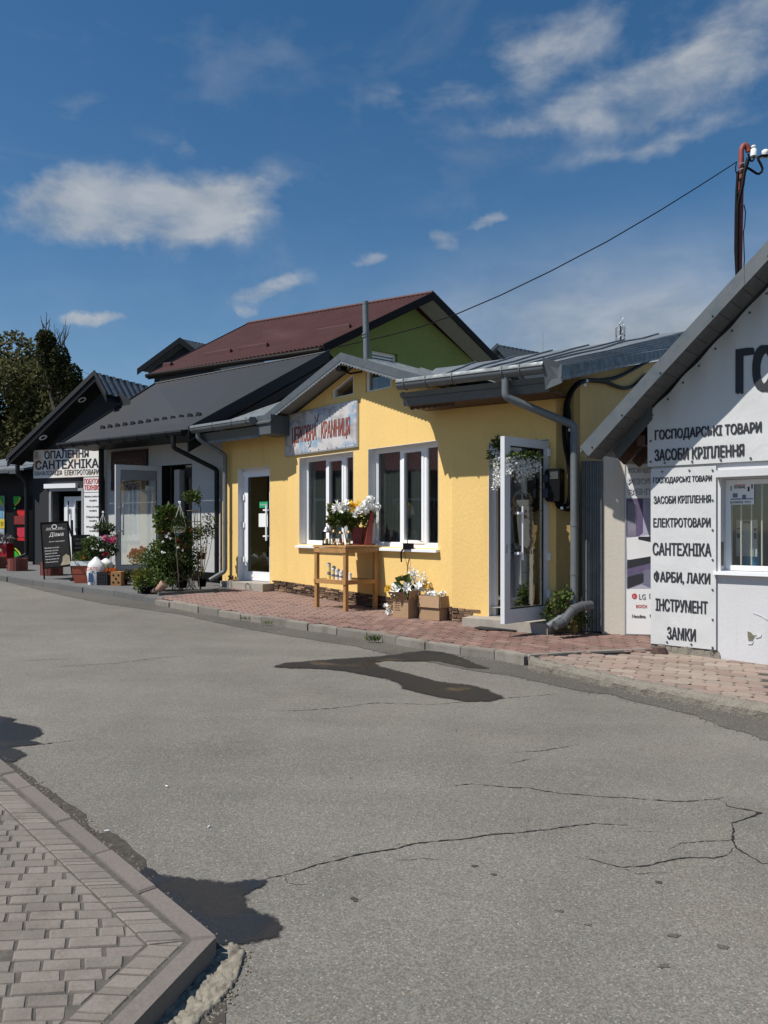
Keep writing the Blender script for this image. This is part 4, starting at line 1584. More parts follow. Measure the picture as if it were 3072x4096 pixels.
# right wing roof, falling to the street eave
EO, EZ = 0.58, 3.28
HIP = P(692, 329.5, 14.0)
seam_roof(shop, Wr.p(-0.42, EZ, EO), Wr.p(0.9, EZ, EO), P(436, 369, 12.6), HIP, 7, M['zinc_roof'], True, 0.02)
seam_roof(shop, Wr.p(0.9, EZ, EO), Wr.p(1.70, EZ, EO), HIP, Wr.p(1.76, EZ + 1.56, EO - 6.5), 6, M['zinc_roof'], True, 0.008)
mb = MB()                                           # boxed eave
mb.wbox(Wr, -0.40, 1.56, -0.02, EO - 0.10, 3.05, 3.065)
mb.build('soffit', M['beam'], shop)
mb = MB()
mb.hexa([Wr.p(-0.44, 3.055, EO - 0.10), Wr.p(1.50, 3.055, EO - 0.10), Wr.p(1.50, 3.055, EO - 0.13), Wr.p(-0.44, 3.055, EO - 0.13)],
        [Wr.p(-0.44, 3.15, EO - 0.06), Wr.p(1.50, 3.15, EO - 0.06), Wr.p(1.50, 3.15, EO - 0.13), Wr.p(-0.44, 3.15, EO - 0.13)])
mb.hexa([Wr.p(-0.46, 3.155, EO - 0.055), Wr.p(1.50, 3.155, EO - 0.055), Wr.p(1.50, 3.155, EO - 0.13), Wr.p(-0.46, 3.155, EO - 0.13)],
        [Wr.p(-0.46, 3.215, EO - 0.02), Wr.p(1.50, 3.215, EO - 0.02), Wr.p(1.50, 3.215, EO - 0.13), Wr.p(-0.46, 3.215, EO - 0.13)])
mb.build('eave_board', M['zinc_fascia'], shop)
mb = MB()
mb.hexa([Wr.p(-0.44, 3.06, EO - 0.09), Wr.p(-0.42, 3.06, EO - 0.09), Wr.p(-0.42, 3.06, 0.0), Wr.p(-0.44, 3.06, 0.0)], [Wr.p(-0.44, 3.23, EO - 0.03), Wr.p(-0.42, 3.23, EO - 0.03), Wr.p(-0.42, 3.23, 0.0), Wr.p(-0.44, 3.23, 0.0)])
mb.build('eave_end', M['zinc_fascia'], shop)


def half_gutter(parent, W, u0, u1, z, o, r, mat, brackets, open_up=True, slope=0.0):
    mb = MB()
    n = 13
    vs = []
    for u, dz in ((u0, 0), (u1, slope)):
        for k in range(n):
            a = math.pi * (0.72 + 1.5 * k / (n - 1))
            vs.append(W.p(u, z + dz + r * math.sin(a), o + r * math.cos(a)))
    mb.add(vs, [[k, k + 1, n + k + 1, n + k] for k in range(n - 1)], True)
    mb.add([v + Vector((0, 0, 0.004)) for v in vs], [[k, n + k, n + k + 1, k + 1] for k in range(n - 1)], True)
    mb.poly(vs[:n])
    mb.poly(vs[n:])
    g = mb.build('gutter', mat, parent, fix=False)
    mb = MB()
    mb.tube([W.p(u0, z + r * 0.12, o + r), W.p(u1, z + slope + r * 0.12, o + r)], 0.01, 6)
    mb.build('gutter_bead', mat, g)
    for b in brackets:
        mb = MB()
        f = (b - u0) / (u1 - u0)
        pts = [W.p(b, z + slope * f + (r + 0.006) * math.sin(a), o + (r + 0.006) * math.cos(a)) for a in [math.pi * (0.72 + 1.5 * k / 10) for k in range(11)]]
        mb.tube(pts, 0.008, 5)
        mb.build('bracket', mat, g)
    return g


half_gutter(shop, Wr, -0.44, 1.50, 3.315, EO + 0.03, 0.076, M['zinc_pipe'], (-0.33, -0.02, 0.35, 1.0, 1.22), slope=0.0)
# rake of the right wing: deep folded board with scalloped edge
Wk = Wall(Wr.p(1.60, 0, EO).xy, Wr.p(1.66, 0, EO - 6.4).xy)
Wk.n = Vector((Wk.d.y, -Wk.d.x)) if Vector((Wk.d.y, -Wk.d.x)).x > 0 else -Vector((Wk.d.y, -Wk.d.x))
mb = MB()
mb.hexa([Wk.p(-0.04, EZ - 0.10, 0.1), Wk.p(6.4, EZ + 1.43, 0.1), Wk.p(6.4, EZ + 1.43, 0.085), Wk.p(-0.04, EZ - 0.10, 0.085)],
        [Wk.p(-0.04, EZ + 0.02, 0.1), Wk.p(6.4, EZ + 1.53, 0.1), Wk.p(6.4, EZ + 1.53, 0.085), Wk.p(-0.04, EZ + 0.02, 0.085)])
mb.build('rake_board', M['zinc_fascia'], shop)
mb = MB()
mb.hexa([Wr.p(1.50, 3.06, EO + 0.02), Wr.p(1.70, 3.115, EO + 0.035), Wr.p(1.70, 3.115, EO + 0.02), Wr.p(1.50, 3.06, EO + 0.0)], [Wr.p(1.50, 3.41, EO + 0.10), Wr.p(1.70, 3.335, EO + 0.04), Wr.p(1.70, 3.335, EO + 0.025), Wr.p(1.50, 3.41, EO + 0.085)])
mb.build('corner_plate', M['zinc_fascia'], shop)
scallop(shop, Wk, [(-0.04, EZ - 0.095), (6.4, EZ + 1.435)], 0.055, 0.094, M['zinc_roof'])
scallop(shop, Wr, [(-0.40, 3.06), (0.25, 3.06)], 0.05, EO - 0.18, M['beam'])

# left wing roof, gutter and boxed eave
LZ = 3.26
seam_roof(shop, Wl.p(-0.30, LZ, 0.50), Wl.p(1.78, LZ, 0.50), Wl.p(-0.30, LZ + 1.35, -2.9), Wl.p(0.9, LZ + 1.35, -2.9), 3, M['zinc_roof'], False, 0.006)
half_gutter(shop, Wl, -0.34, 1.40, LZ + 0.04, 0.55, 0.08, M['zinc_pipe'], (-0.2, 0.35, 0.9, 1.3))
mb = MB()
mb.hexa([Wl.p(-0.30, LZ - 0.19, 0.40), Wl.p(1.42, LZ - 0.19, 0.40), Wl.p(1.42, LZ - 0.19, 0.36), Wl.p(-0.30, LZ - 0.19, 0.36)], [Wl.p(-0.30, LZ - 0.05, 0.47), Wl.p(1.42, LZ - 0.05, 0.47), Wl.p(1.42, LZ - 0.05, 0.36), Wl.p(-0.30, LZ - 0.05, 0.36)])
mb.build('eave_board', M['zinc_fascia'], shop)
scallop(shop, Wl, [(-0.30, LZ - 0.185), (1.42, LZ - 0.185)], 0.055, 0.402, M['zinc_roof'])
mb = MB()
mb.wbox(Wl, 1.38, 1.75, 0.0, 0.46, LZ - 0.20, LZ + 0.12)
mb.wbox(Wl, -0.28, 1.38, -0.02, 0.36, LZ - 0.14, LZ - 0.12)
mb.build('eave_box', M['zinc_fascia'], shop)


def elbow_pipe(parent, pts, r, mat, name='downpipe', n=12, bend=0.10):
    q = [Vector(pts[0])]
    for i in range(1, len(pts) - 1):
        a, b, c = Vector(pts[i - 1]), Vector(pts[i]), Vector(pts[i + 1])
        d0 = min(bend, (b - a).length * 0.45)
        d1 = min(bend, (c - b).length * 0.45)
        s, e = b + (a - b).normalized() * d0, b + (c - b).normalized() * d1
        for k in range(5):
            t = k / 4
            q.append(s.lerp(b, t).lerp(b.lerp(e, t), t))
    q.append(Vector(pts[-1]))
    mb = MB()
    mb.tube(q, r, n)
    return mb.build(name, mat, parent)


def collar(parent, p, d, r, mat, h=0.03, name='pipe_joint'):
    d = Vector(d).normalized()
    mb = MB()
    mb.tube([Vector(p) - d * h, Vector(p) + d * h], r, 12)
    return mb.build(name, mat, parent)


# downpipe at the right corner
pu = 1.66
gb = Wr.base(pu) + PZ
pp = [Wr.p(1.02, 3.27, EO + 0.03), Wr.p(1.02, 3.02, EO + 0.03), Wr.p(pu, 2.70, 0.09), Wr.p(pu, gb + 0.30, 0.09), Wr.p(pu - 0.22, gb + 0.10, 0.36)]
pipe = elbow_pipe(shop, pp, 0.046, M['zinc_pipe'], bend=0.05)
for zz in (2.52, 1.55, 0.98):
    collar(pipe, Wr.p(pu, zz, 0.09), (0, 0, 1), 0.050, M['zinc_pipe'])
# downpipe at the left end
gl = Wl.base(-0.1) + PZ
pp = [Wl.p(-0.2, LZ + 0.0, 0.54), Wl.p(-0.2, LZ - 0.14, 0.54), Wl.p(0.02, LZ - 0.42, 0.10), Wl.p(0.02, gl + 0.26, 0.10), Wl.p(-0.12, gl + 0.10, 0.34)]
elbow_pipe(shop, pp, 0.041, M['zinc_pipe'], bend=0.06)
collar(shop, Wl.p(0.02, 1.6, 0.10), (0, 0, 1), 0.045, M['zinc_pipe'])
# flue through the roof
ft = P(365.3, 301.5, 13.0)
mb = MB()
mb.tube([Vector((ft.x + 0.04, ft.y, 3.7)), Vector((ft.x + 0.02, ft.y, 4.4)), Vector((ft.x, ft.y, ft.z))], [0.05, 0.052, 0.052], 12)
fl = mb.build('flue', M['zinc_pipe'], shop)
for dz in (0.04, 0.55, 0.60):
    collar(fl, (ft.x, ft.y, ft.z - dz), (0, 0, 1), 0.056, M['zinc_pipe'], 0.012)
# lamp bracket under the peak
mb = MB()
mb.tube([Wm.p(1.95, 3.86, 0.30), Wm.p(1.98, 3.80, 0.15), Wm.p(2.1, 3.83, 0.02)], 0.015, 6)
mb.wbox(Wm, 1.86, 1.97, 0.2, 0.32, 3.84, 3.90)
mb.build('lamp_bracket', M['black'], shop)

# ------------------------------------------------------------------ church shop banner
def drape(W, u0, u1, z0, z1, amp, o=0.02, seed=0.0, nu=40, nz=16, tuck=True):
    def fn(u, z, lift=0.0):
        d = amp * noise.noise((u * 3.1 + seed, z * 3.7, seed)) + amp * 0.3 * noise.noise((u * 6.0 - z * 4 + seed, z * 4, seed + 4))
        e = min(1.0, 6 * min(abs(u - u0), abs(u1 - u), abs(z - z0), abs(z1 - z)) / max(0.2, min(u1 - u0, z1 - z0)) + 0.25)
        return W.p(u, z, o + amp * 0.8 + d * e + lift)
    mb = MB()
    vs = [fn(u0 + (u1 - u0) * i / nu, z0 + (z1 - z0) * j / nz) for j in range(nz + 1) for i in range(nu + 1)]
    fs = [[j * (nu + 1) + i, j * (nu + 1) + i + 1, (j + 1) * (nu + 1) + i + 1, (j + 1) * (nu + 1) + i] for j in range(nz) for i in range(nu)]
    mb.add(vs, fs, True)
    rim = [fn(u0 + (u1 - u0) * i / nu, z0) for i in range(nu + 1)] + [fn(u1, z0 + (z1 - z0) * j / nz) for j in range(1, nz + 1)] + [fn(u1 - (u1 - u0) * i / nu, z1) for i in range(1, nu + 1)] + [fn(u0, z1 - (z1 - z0) * j / nz) for j in range(1, nz)]
    for i in range(len(rim)):
        a, b = rim[i], rim[(i + 1) % len(rim)]
        mb.poly([a, b, b - W.n3 * 0.012, a - W.n3 * 0.012])
    return mb, fn


m = Mat('sky printed vinyl', (0.55, 0.525, 0.52), 0.45)
n1 = m.noise(2.6, 5, 0.6, (1, 1, 1.5))
m.mix(m.ramp(n1, 0.50, 0.64, 0, 0.85), (0.20, 0.33, 0.46))
m.mix(m.ramp(m.noise(3.5, 4, 0.6), 0.48, 0.66, 0, 0.7), (0.22, 0.20, 0.20))
m.bump(m.noise(9, 3, 0.5, (1, 1, 0.6)), 0.25, 0.02)
M['sky_print'] = m.done()
sg = thing('shop_sign', 'sky printed vinyl sign with red lettering above the yellow shop window', 'sign', Wm.p(1.0, 2.72, 0))
mb, fn = drape(Wm, -0.03, 1.98, 2.735, 3.405, 0.004, 0.03, 2.0)
mb.build('vinyl', M['sky_print'], sg, fix=False)
ring_mb(MB(), Wm, -0.05, 2.0, 2.715, 3.425, 0.03, 0.002, 0.03).build('frame', M['steel'], sg)
lf = lambda u, z: fn(u, z, 0.002)
lf2 = lambda u, z: fn(u, z, 0.0045)
for s, a, b in (('ЦЕРКОВНА', 0.19, 0.92), ('КРАМНИЦЯ', 1.05, 1.82)):
    lettering(s, lf, a, b, 2.86, 3.19, M['beam'], sg, 0.02)
    lettering(s, lf2, a + 0.006, b - 0.006, 2.866, 3.184, plain('church red', (0.33, 0.065, 0.045), 0.6), sg, 0.0)
for (bu, bz_, s) in ((0.92, 3.22, 0.10), (0.72, 2.83, 0.075)):
    mb = MB()
    for poly in ([(-0.2, 0), (0.3, 0.12), (0.5, 0.05), (0.3, -0.1), (-0.1, -0.15)], [(0, 0.05), (-0.5, 0.75), (-0.65, 0.7), (-0.35, 0.25)], [(0.1, 0.05), (0.55, 0.9), (0.75, 0.95), (0.45, 0.3)], [(-0.1, -0.1), (-0.55, -0.35), (-0.5, -0.15)]):
        mb.poly([lf2(bu + x * s, bz_ + y * s * 1.2) for x, y in poly])
    mb.build('bird_print', M['ink'], sg, fix=False)
for i in range(9):
    for zz in (2.76, 3.38):
        mb = MB()
        q = fn(0.02 + i * 0.24, zz, 0.004)
        mb.tube([q, q + Wm.n3 * 0.004], 0.012, 6)
        mb.build('eyelet', M['steel'], sg)
# ------------------------------------------------------------------ white hardware shop
c5 = lambda x, y: ((2200 + x / 1.702) / 4, (1600 + y / 1.702) / 4)
c3 = lambda x, y: ((1600 + x / 1.58) / 4, (1250 + y / 1.58) / 4)
c4 = lambda x, y: (550 + x / 7.372, 125 + y / 7.372)
cG = lambda x, y: ((2850 + x / 3.685) / 4, (1800 + y / 3.685) / 4)
cJ = lambda x, y: ((1980 + x / 4.0975) / 4, (1720 + y / 4.0975) / 4)
cM = lambda x, y: ((2880 + x / 8.505) / 4, (540 + y / 8.505) / 4)
Wa = Wall(WA0, WA0 + dWA * 5.2)
ha = thing('hardware_shop', 'white walled hardware shop with steep grey metal verge', 'shop', Wa.p(1.5, 0.2, -1))
rz = lambda u: 2.33 + 0.944 * (u + 0.60)
PU = 2.8
wb0 = Wa.base(0) + PZ - 0.1
ww = (0.70, 2.1, 1.07, 1.99)
wall_mb(Wa, [(0, wb0), (5.2, wb0 - 0.1), (5.2, 3.0), (PU, rz(PU) - 0.25), (0, rz(0) - 0.25)], [rect(*ww)], 0.2).build('front_wall', M['white_wall'], ha)
mb = MB()
ws2 = Wall(WA0, WA0 - Wa.n * 5)
mb.hexa([Wa.p(0.0, 0.1, -0.2), Wa.p(0.15, 0.1, -0.2), Wa.p(0.15, 0.1, -5), Wa.p(0.0, 0.1, -5)], [Wa.p(0.0, 2.6, -0.2), Wa.p(0.15, 2.6, -0.2), Wa.p(0.15, 2.6, -5), Wa.p(0.0, 2.6, -5)])
mb.hexa([Wa.p(0.0, 0.1, -4.9), Wa.p(5.2, 0.1, -4.9), Wa.p(5.2, 0.1, -5.1), Wa.p(0.0, 0.1, -5.1)], [Wa.p(0.0, 3.0, -4.9), Wa.p(5.2, 3.0, -4.9), Wa.p(5.2, 3.0, -5.1), Wa.p(0.0, 3.0, -5.1)])
mb.hexa([Wa.p(5.2, 0.1, 0), Wa.p(5.3, 0.1, 0), Wa.p(5.3, 0.1, -5.1), Wa.p(5.2, 0.1, -5.1)], [Wa.p(5.2, 3.0, 0), Wa.p(5.3, 3.0, 0), Wa.p(5.3, 3.0, -5.1), Wa.p(5.2, 3.0, -5.1)])
mb.build('side_wall', M['white_wall'], ha)
# roof
VA = 0.45
for a, b in ((-0.60, PU), (PU, 6.2)):
    za, zb_ = (rz(a), rz(b)) if a < 0 else (rz(PU), rz(PU) - 0.944 * (b - PU))
    mb = MB()
    mb.hexa([Wa.p(a, za - 0.02, VA - 0.005), Wa.p(b, zb_ - 0.02, VA - 0.005), Wa.p(b, zb_ - 0.02, -5.4), Wa.p(a, za - 0.02, -5.4)], [Wa.p(a, za + 0.02, VA - 0.005), Wa.p(b, zb_ + 0.02, VA - 0.005), Wa.p(b, zb_ + 0.02, -5.4), Wa.p(a, za + 0.02, -5.4)])
    mb.build('roof', M['zinc_roof'], ha)
sl = Vector((1, 0.944)).normalized()
cuts = [-0.60, 0.05, 1.05, 2.0, PU]
for i in range(4):                                  # folded verge flashing in lengths
    a, b = cuts[i], cuts[i + 1] + 0.004
    e = 0.10 if i == 0 else 0.0
    mb = MB()
    oo = VA + 0.004 * (i % 2)
    mb.hexa([Wa.p(a + e, rz(a + e) - 0.145 - (0.02 if e else 0), oo + 0.012), Wa.p(b, rz(b) - 0.145, oo + 0.012), Wa.p(b, rz(b) - 0.145, oo - 0.006), Wa.p(a + e, rz(a + e) - 0.145 - (0.02 if e else 0), oo - 0.006)],
            [Wa.p(a, rz(a) + 0.035, oo + 0.012), Wa.p(b, rz(b) + 0.035, oo + 0.012), Wa.p(b, rz(b) + 0.035, oo - 0.006), Wa.p(a, rz(a) + 0.035, oo - 0.006)])
    v = mb.build('verge_flashing', M['zinc_fascia'], ha)
    for k in range(2):
        uu = a + (b - a) * (0.22 + 0.5 * k)
        mb = MB()
        q = Wa.p(uu, rz(uu) - 0.115, oo + 0.012)
        mb.tube([q, q + Wa.n3 * 0.006], 0.009, 6)
        mb.build('screw', M['black'], v)
M['soffit_dark'] = zinc('dull soffit sheet', (0.085, 0.085, 0.085), 0.1, 0.7, 0.25)
u = -0.55
while u < 2.4:                                      # soffit boards between verge and wall
    mb = MB()
    w = 0.105
    zz = lambda q: rz(q) - 0.125
    mb.hexa([Wa.p(u + 0.003, zz(u), VA - 0.01), Wa.p(u + w - 0.003, zz(u + w) - 0.006, VA - 0.01), Wa.p(u + w - 0.003, zz(u + w) - 0.006, 0.05), Wa.p(u + 0.003, zz(u), 0.05)],
            [Wa.p(u + 0.003, zz(u) + 0.012, VA - 0.01), Wa.p(u + w - 0.003, zz(u + w) + 0.006, VA - 0.01), Wa.p(u + w - 0.003, zz(u + w) + 0.006, 0.05), Wa.p(u + 0.003, zz(u) + 0.012, 0.05)])
    mb.build('soffit_board', M['soffit_dark'], ha)
    u += w
mb = MB()
mb.hexa([Wa.p(-0.36, rz(-0.36) - 0.30, 0.05), Wa.p(0.02, rz(0.02) - 0.27, 0.05), Wa.p(0.02, rz(0.02) - 0.27, 0.02), Wa.p(-0.36, rz(-0.36) - 0.30, 0.02)], [Wa.p(-0.42, rz(-0.42) - 0.15, 0.05), Wa.p(0.02, rz(0.02) - 0.12, 0.05), Wa.p(0.02, rz(0.02) - 0.12, 0.02), Wa.p(-0.42, rz(-0.42) - 0.15, 0.02)])
mb.build('inner_flashing', M['zinc_fascia'], ha)
for o_ in (-0.25, -0.65):
    mb = MB()
    mb.bar(Wa.p(-0.45, rz(-0.45) - 0.22, o_), Wa.p(0.4, rz(0.4) - 0.22, o_), 0.06, 0.11)
    mb.build('rafter', M['beam'], ha)
mb = MB()
mb.bar(Wa.p(-0.12, 2.44, 0.0), Wa.p(-0.12, 2.44, -1.3), 0.09, 0.10)
mb.build('wall_plate', M['beam'], ha)
# recessed wall with poster, and the corrugated flank beside it
Wq = Wall((2.371, 9.206), (3.9, 8.832))
uq = lambda px: Wq.uz(px, 500)[0]
mb = MB()
top = [(uq(603), 2.36), (uq(616), 2.38), (uq(624), 2.33), (uq(633), 2.37), (uq(652), 2.36), (1.45, 2.36)]
wall_mb(Wq, [(uq(602), 0.15), (1.45, 0.15)] + top[::-1], [], 0.15).build('recess_wall', M['cream_wall'], ha)
mb = MB()
ua, ub = uq(581.5), uq(603.2)
n = 12
vs = []
for i in range(n * 2 + 1):
    uu = ua + (ub - ua) * i / (n * 2)
    oo = 0.02 + 0.010 * (1 if i % 4 in (1, 2) else -1)
    vs += [Wq.p(uu, 0.27, oo), Wq.p(uu, 2.30, oo)]
mb.add(vs, [[2 * i, 2 * i + 2, 2 * i + 3, 2 * i + 1] for i in range(n * 2)])
mb.add([v - Wq.n3 * 0.03 for v in vs], [[2 * i, 2 * i + 1, 2 * i + 3, 2 * i + 2] for i in range(n * 2)])
mb.build('corrugated_sheet', M['corr'], ha, fix=False)
# window with bars
rec = 0.13
mb = ring_mb(MB(), Wa, ww[0] + 0.004, ww[1] - 0.004, ww[2] + 0.004, ww[3] - 0.004, 0.05, -rec - 0.06, -rec)
mb.wbox(Wa, 1.38, 1.43, -rec - 0.06, -rec, ww[2] + 0.054, ww[3] - 0.054)
wn = mb.build('window', M['pvc'], ha)
pane(Wa, ww[0] + 0.05, ww[1] - 0.05, ww[2] + 0.05, ww[3] - 0.05, -rec - 0.02, wn, M['glass_clear'])
for px in (741.2, 751.6, 762.0, 773, 784, 795):
    uu = Wa.uz(px, 500, -0.22)[0]
    mb = MB()
    mb.tube([Wa.p(uu, ww[2] + 0.03, -0.22), Wa.p(uu, ww[3] - 0.03, -0.22)], 0.0085, 6)
    mb.build('bar', plain('cream painted bar', (0.66, 0.60, 0.52), 0.5), wn)
mb = MB()
mb.wbox(Wa, 0.645, 2.16, -rec, 0.06, 1.034, 1.066)
mb.build('sill', M['pvc'], wn)
mb = MB()
mb.wbox(Wa, 0.67, 2.16, 0.0, 0.065, 2.005, 2.075)
mb.build('shutter_box', M['white_wall'], ha)
mb = MB()
mb.wbox(Wa, 0.3, 2.6, -1.32, -1.30, 0.4, 2.6)
mb.wbox(Wa, 0.3, 2.6, -1.3, -0.2, 0.98, 1.03)
mb.build('interior', M['dark_room'], ha)
# peeling paint
for pts, mat, o_ in (([(1345, 1575), (1368, 1582), (1385, 1602), (1410, 1600), (1390, 1618), (1380, 1640), (1352, 1640), (1347, 1612)], plain('bare render', (0.16, 0.155, 0.11), 0.95, scale=40, var=0.3), 0.002),
                     ([(1395, 1612), (1440, 1596), (1438, 1612), (1405, 1622)], M['white_wall'], 0.006), ([(1352, 1645), (1385, 1643), (1378, 1662), (1350, 1664)], M['white_wall'], 0.006),
                     ([(1380, 1450), (1410, 1462), (1440, 1474), (1462, 1490), (1484, 1500), (1484, 1492), (1450, 1474), (1420, 1458)], M['white_wall'], 0.004)):
    mb = MB()
    uz_ = [Wa.uz(*c5(x, y)) for x, y in pts]
    mb.prism([Wa.p(a, b, 0.0015) for a, b in uz_], Wa.n3 * o_)
    mb.build('flaking_paint', mat, ha)
mb = MB()
pts = [(0.70, 1.10), (0.70, 1.42), (0.703, 1.45), (0.703, 1.2)]
mb.wbox(Wa, 0.6985, 0.702, -0.09, -0.01, 1.12, 1.36)
mb.build('flaking_paint', plain('bare render dark', (0.12, 0.115, 0.09), 0.95), ha)
# broken footing under the banner
mb = MB()
for i in range(9):
    a = 0.0 + i * 0.078
    zb_ = Wa.base(a) + PZ
    h = R.uniform(0.05, 0.085)
    j = lambda: R.uniform(-0.015, 0.015)
    mb.hexa([Wa.p(a - 0.02, zb_ - 0.05, 0.03 + j()), Wa.p(a + 0.075, zb_ - 0.05, 0.03 + j()), Wa.p(a + 0.075, zb_ - 0.05, -0.02), Wa.p(a - 0.02, zb_ - 0.05, -0.02)],
            [Wa.p(a - 0.01 + j(), zb_ + h + j(), 0.015 + j()), Wa.p(a + 0.07 + j(), zb_ + h + j(), 0.015 + j()), Wa.p(a + 0.075, zb_ + h, -0.02), Wa.p(a - 0.02, zb_ + h, -0.02)])
mb.build('broken_footing', M['concrete'], ha)
st_ = G(*c5(735, 1718), PZ)
mb = MB()
ring = [(st_.x + math.cos(a) * 0.10 * R.uniform(0.8, 1.2), st_.y + math.sin(a) * 0.05) for a in [k * 0.9 for k in range(7)]]
mb.hexa([(x, y, st_.z - 0.01) for x, y in ring], [(st_.x + (x - st_.x) * 0.75, st_.y + (y - st_.y) * 0.75, st_.z + R.uniform(0.04, 0.07)) for x, y in ring])
tag(mb.build('stone', plain('reddish stone', (0.10, 0.06, 0.05), 0.95, var=0.5, scale=30, bump=1)), 'dark red broken stone lying at the foot of the lettered banner', 'stone')

# banners
m = Mat('white vinyl', (0.575, 0.58, 0.58), 0.5)
m.vary(m.noise(1.6, 3), 0.95, 1.05)
ring_ = m.voro(5.5)
m.mix(m.ramp(m.math('ABSOLUTE', m.math('SUBTRACT', ring_, 0.32)), 0.0, 0.035, 0.13, 0.0), (0.35, 0.36, 0.37))
m.bump(m.noise(4.5, 3, 0.5, (1, 1, 0.7), dist=0.8), 0.28, 0.03)
M['vinyl'] = m.done()
M['eyelet'] = plain('dull eyelet', (0.06, 0.06, 0.06), 0.5)


def print_line(parent, W, fnl, body, tl, br, bold=0.012, mat=None, skewpx=0):
    (ua, za), (ub, zb_) = W.uz(*tl), W.uz(*br)
    return lettering(body, fnl, ua, ub, zb_, za, mat or M['ink'], parent, bold)


bv = thing('hanging_banner', 'tall white vinyl banner with a column of printed trade words', 'banner', Wa.p(0.33, 0.28, 0.03))
mb, fv = drape(Wa, -0.004, 0.662, 0.277, 2.125, 0.005, 0.02, 5.0, 18, 44)
mb.build('vinyl', M['vinyl'], bv, fix=False)
fvl = lambda u, z: fv(u, z, 0.0035)
for s, x0, x1, y0, y1 in (('ГОСПОДАРСЬКІ ТОВАРИ', 708, 1108, 520, 569), ('ЗАСОБИ КРІПЛЕННЯ', 712, 1102, 650, 704), ('ЕЛЕКТРОТОВАРИ', 710, 1100, 802, 867), ('САНТЕХНІКА', 705, 1105, 972, 1062), ('ФАРБИ, ЛАКИ', 712, 1098, 1168, 1256), ('ІНСТРУМЕНТ', 725, 1080, 1358, 1446), ('ЗАМКИ', 803, 1000, 1548, 1636)):
    ua, ub = Wa.uz(*c5(x0, y0))[0], Wa.uz(*c5(x1, y0))[0]
    xm = (x0 + x1) / 2
    za, zb_ = Wa.uz(*c5(xm, y0))[1], Wa.uz(*c5(xm, y1))[1]
    lettering(s, fvl, ua, ub, zb_, za, M['ink'], bv, 0.030)
for uu, zz in [(0.63, 2.08 - 0.30 * k) for k in range(7)] + [(0.12, 2.09), (0.4, 2.09), (0.17, 0.31), (0.42, 0.31), (0.63, 0.30)]:
    mb = MB()
    q = fv(uu, zz, 0.004)
    mb.tube([q, q + Wa.n3 * 0.005], 0.010, 8)
    mb.build('eyelet', M['eyelet'], bv)
bt = thing('gable_banner', 'wide white vinyl banner with bold dark lettering filling the steep gable', 'banner', Wa.p(1.3, 2.15, 0.03))
topf = lambda u: 2.705 + 0.944 * (u + 0.03)
_, ft_ = drape(Wa, -0.035, 5.0, 2.15, 6.5, 0.006, 0.025, 9.0)


def fT(u, z, lift=0.0):
    q = ft_(u, z, lift)
    ed = max(0.0, 1 - abs(topf(u) - z) / 0.35)
    return q + Wa.n3 * (0.012 * ed * math.sin(u * 19 + z * 3))


mb = MB()
nu, nz = 70, 24
us = [-0.035 + (PU - 0.05 + 0.035) * i / nu for i in range(nu + 1)]
mb.add([fT(u, 2.15 + (topf(u) - 2.15 + 0.012 * math.sin(u * 21)) * j / nz) for j in range(nz + 1) for u in us], [[j * (nu + 1) + i, j * (nu + 1) + i + 1, (j + 1) * (nu + 1) + i + 1, (j + 1) * (nu + 1) + i] for j in range(nz) for i in range(nu)], True)
for i in range(nu):
    a, b = fT(us[i], 2.15), fT(us[i + 1], 2.15)
    mb.poly([a, b, b - Wa.n3 * 0.012, a - Wa.n3 * 0.012])
for j in range(nz):
    a, b = fT(us[0], 2.15 + (topf(us[0]) - 2.15) * j / nz), fT(us[0], 2.15 + (topf(us[0]) - 2.15) * (j + 1) / nz)
    mb.poly([a, b, b - Wa.n3 * 0.012, a - Wa.n3 * 0.012])
mb.build('vinyl', M['vinyl'], bt, fix=False)
fTl = lambda u, z: fT(u, z, 0.0065)
ua, za = Wa.uz(*c4(1375, 1655))
zb_ = Wa.uz(*c4(1400, 2055))[1]
lettering('ГОСПОДАР', fTl, ua, ua + 1.62, zb_, za, M['ink'], bt, 0.045)
for s, l0, l1, r0, r1, xl, xr in (('ГОСПОДАРСЬКІ ТОВАРИ', 205, 290, 150, 235, 722, 1448), ('ЗАСОБИ КРІПЛЕННЯ', 338, 420, 300, 385, 720, 1330)):
    (u0, z1a), (u1, z1b) = Wa.uz(*c5(xl, l0)), Wa.uz(*c5(xr, r0))
    z0a, z0b = Wa.uz(*c5(xl, l1))[1], Wa.uz(*c5(xr, r1))[1]
    lettering(s, fTl, u0, u1, (z0a + z0b) / 2, (z1a + z1b) / 2, M['ink'], bt, 0.032)
for uu, zz in [(0.15 + 0.28 * k, 2.18) for k in range(5)] + [(0.0, 2.2), (0.0, 2.42)] + [(0.02 + 0.16 * k, topf(0.02 + 0.16 * k) - 0.06) for k in range(9)]:
    mb = MB()
    q = fT(uu, zz, 0.005)
    mb.tube([q, q + Wa.n3 * 0.005], 0.011, 8)
    mb.build('eyelet', M['eyelet'], bt)

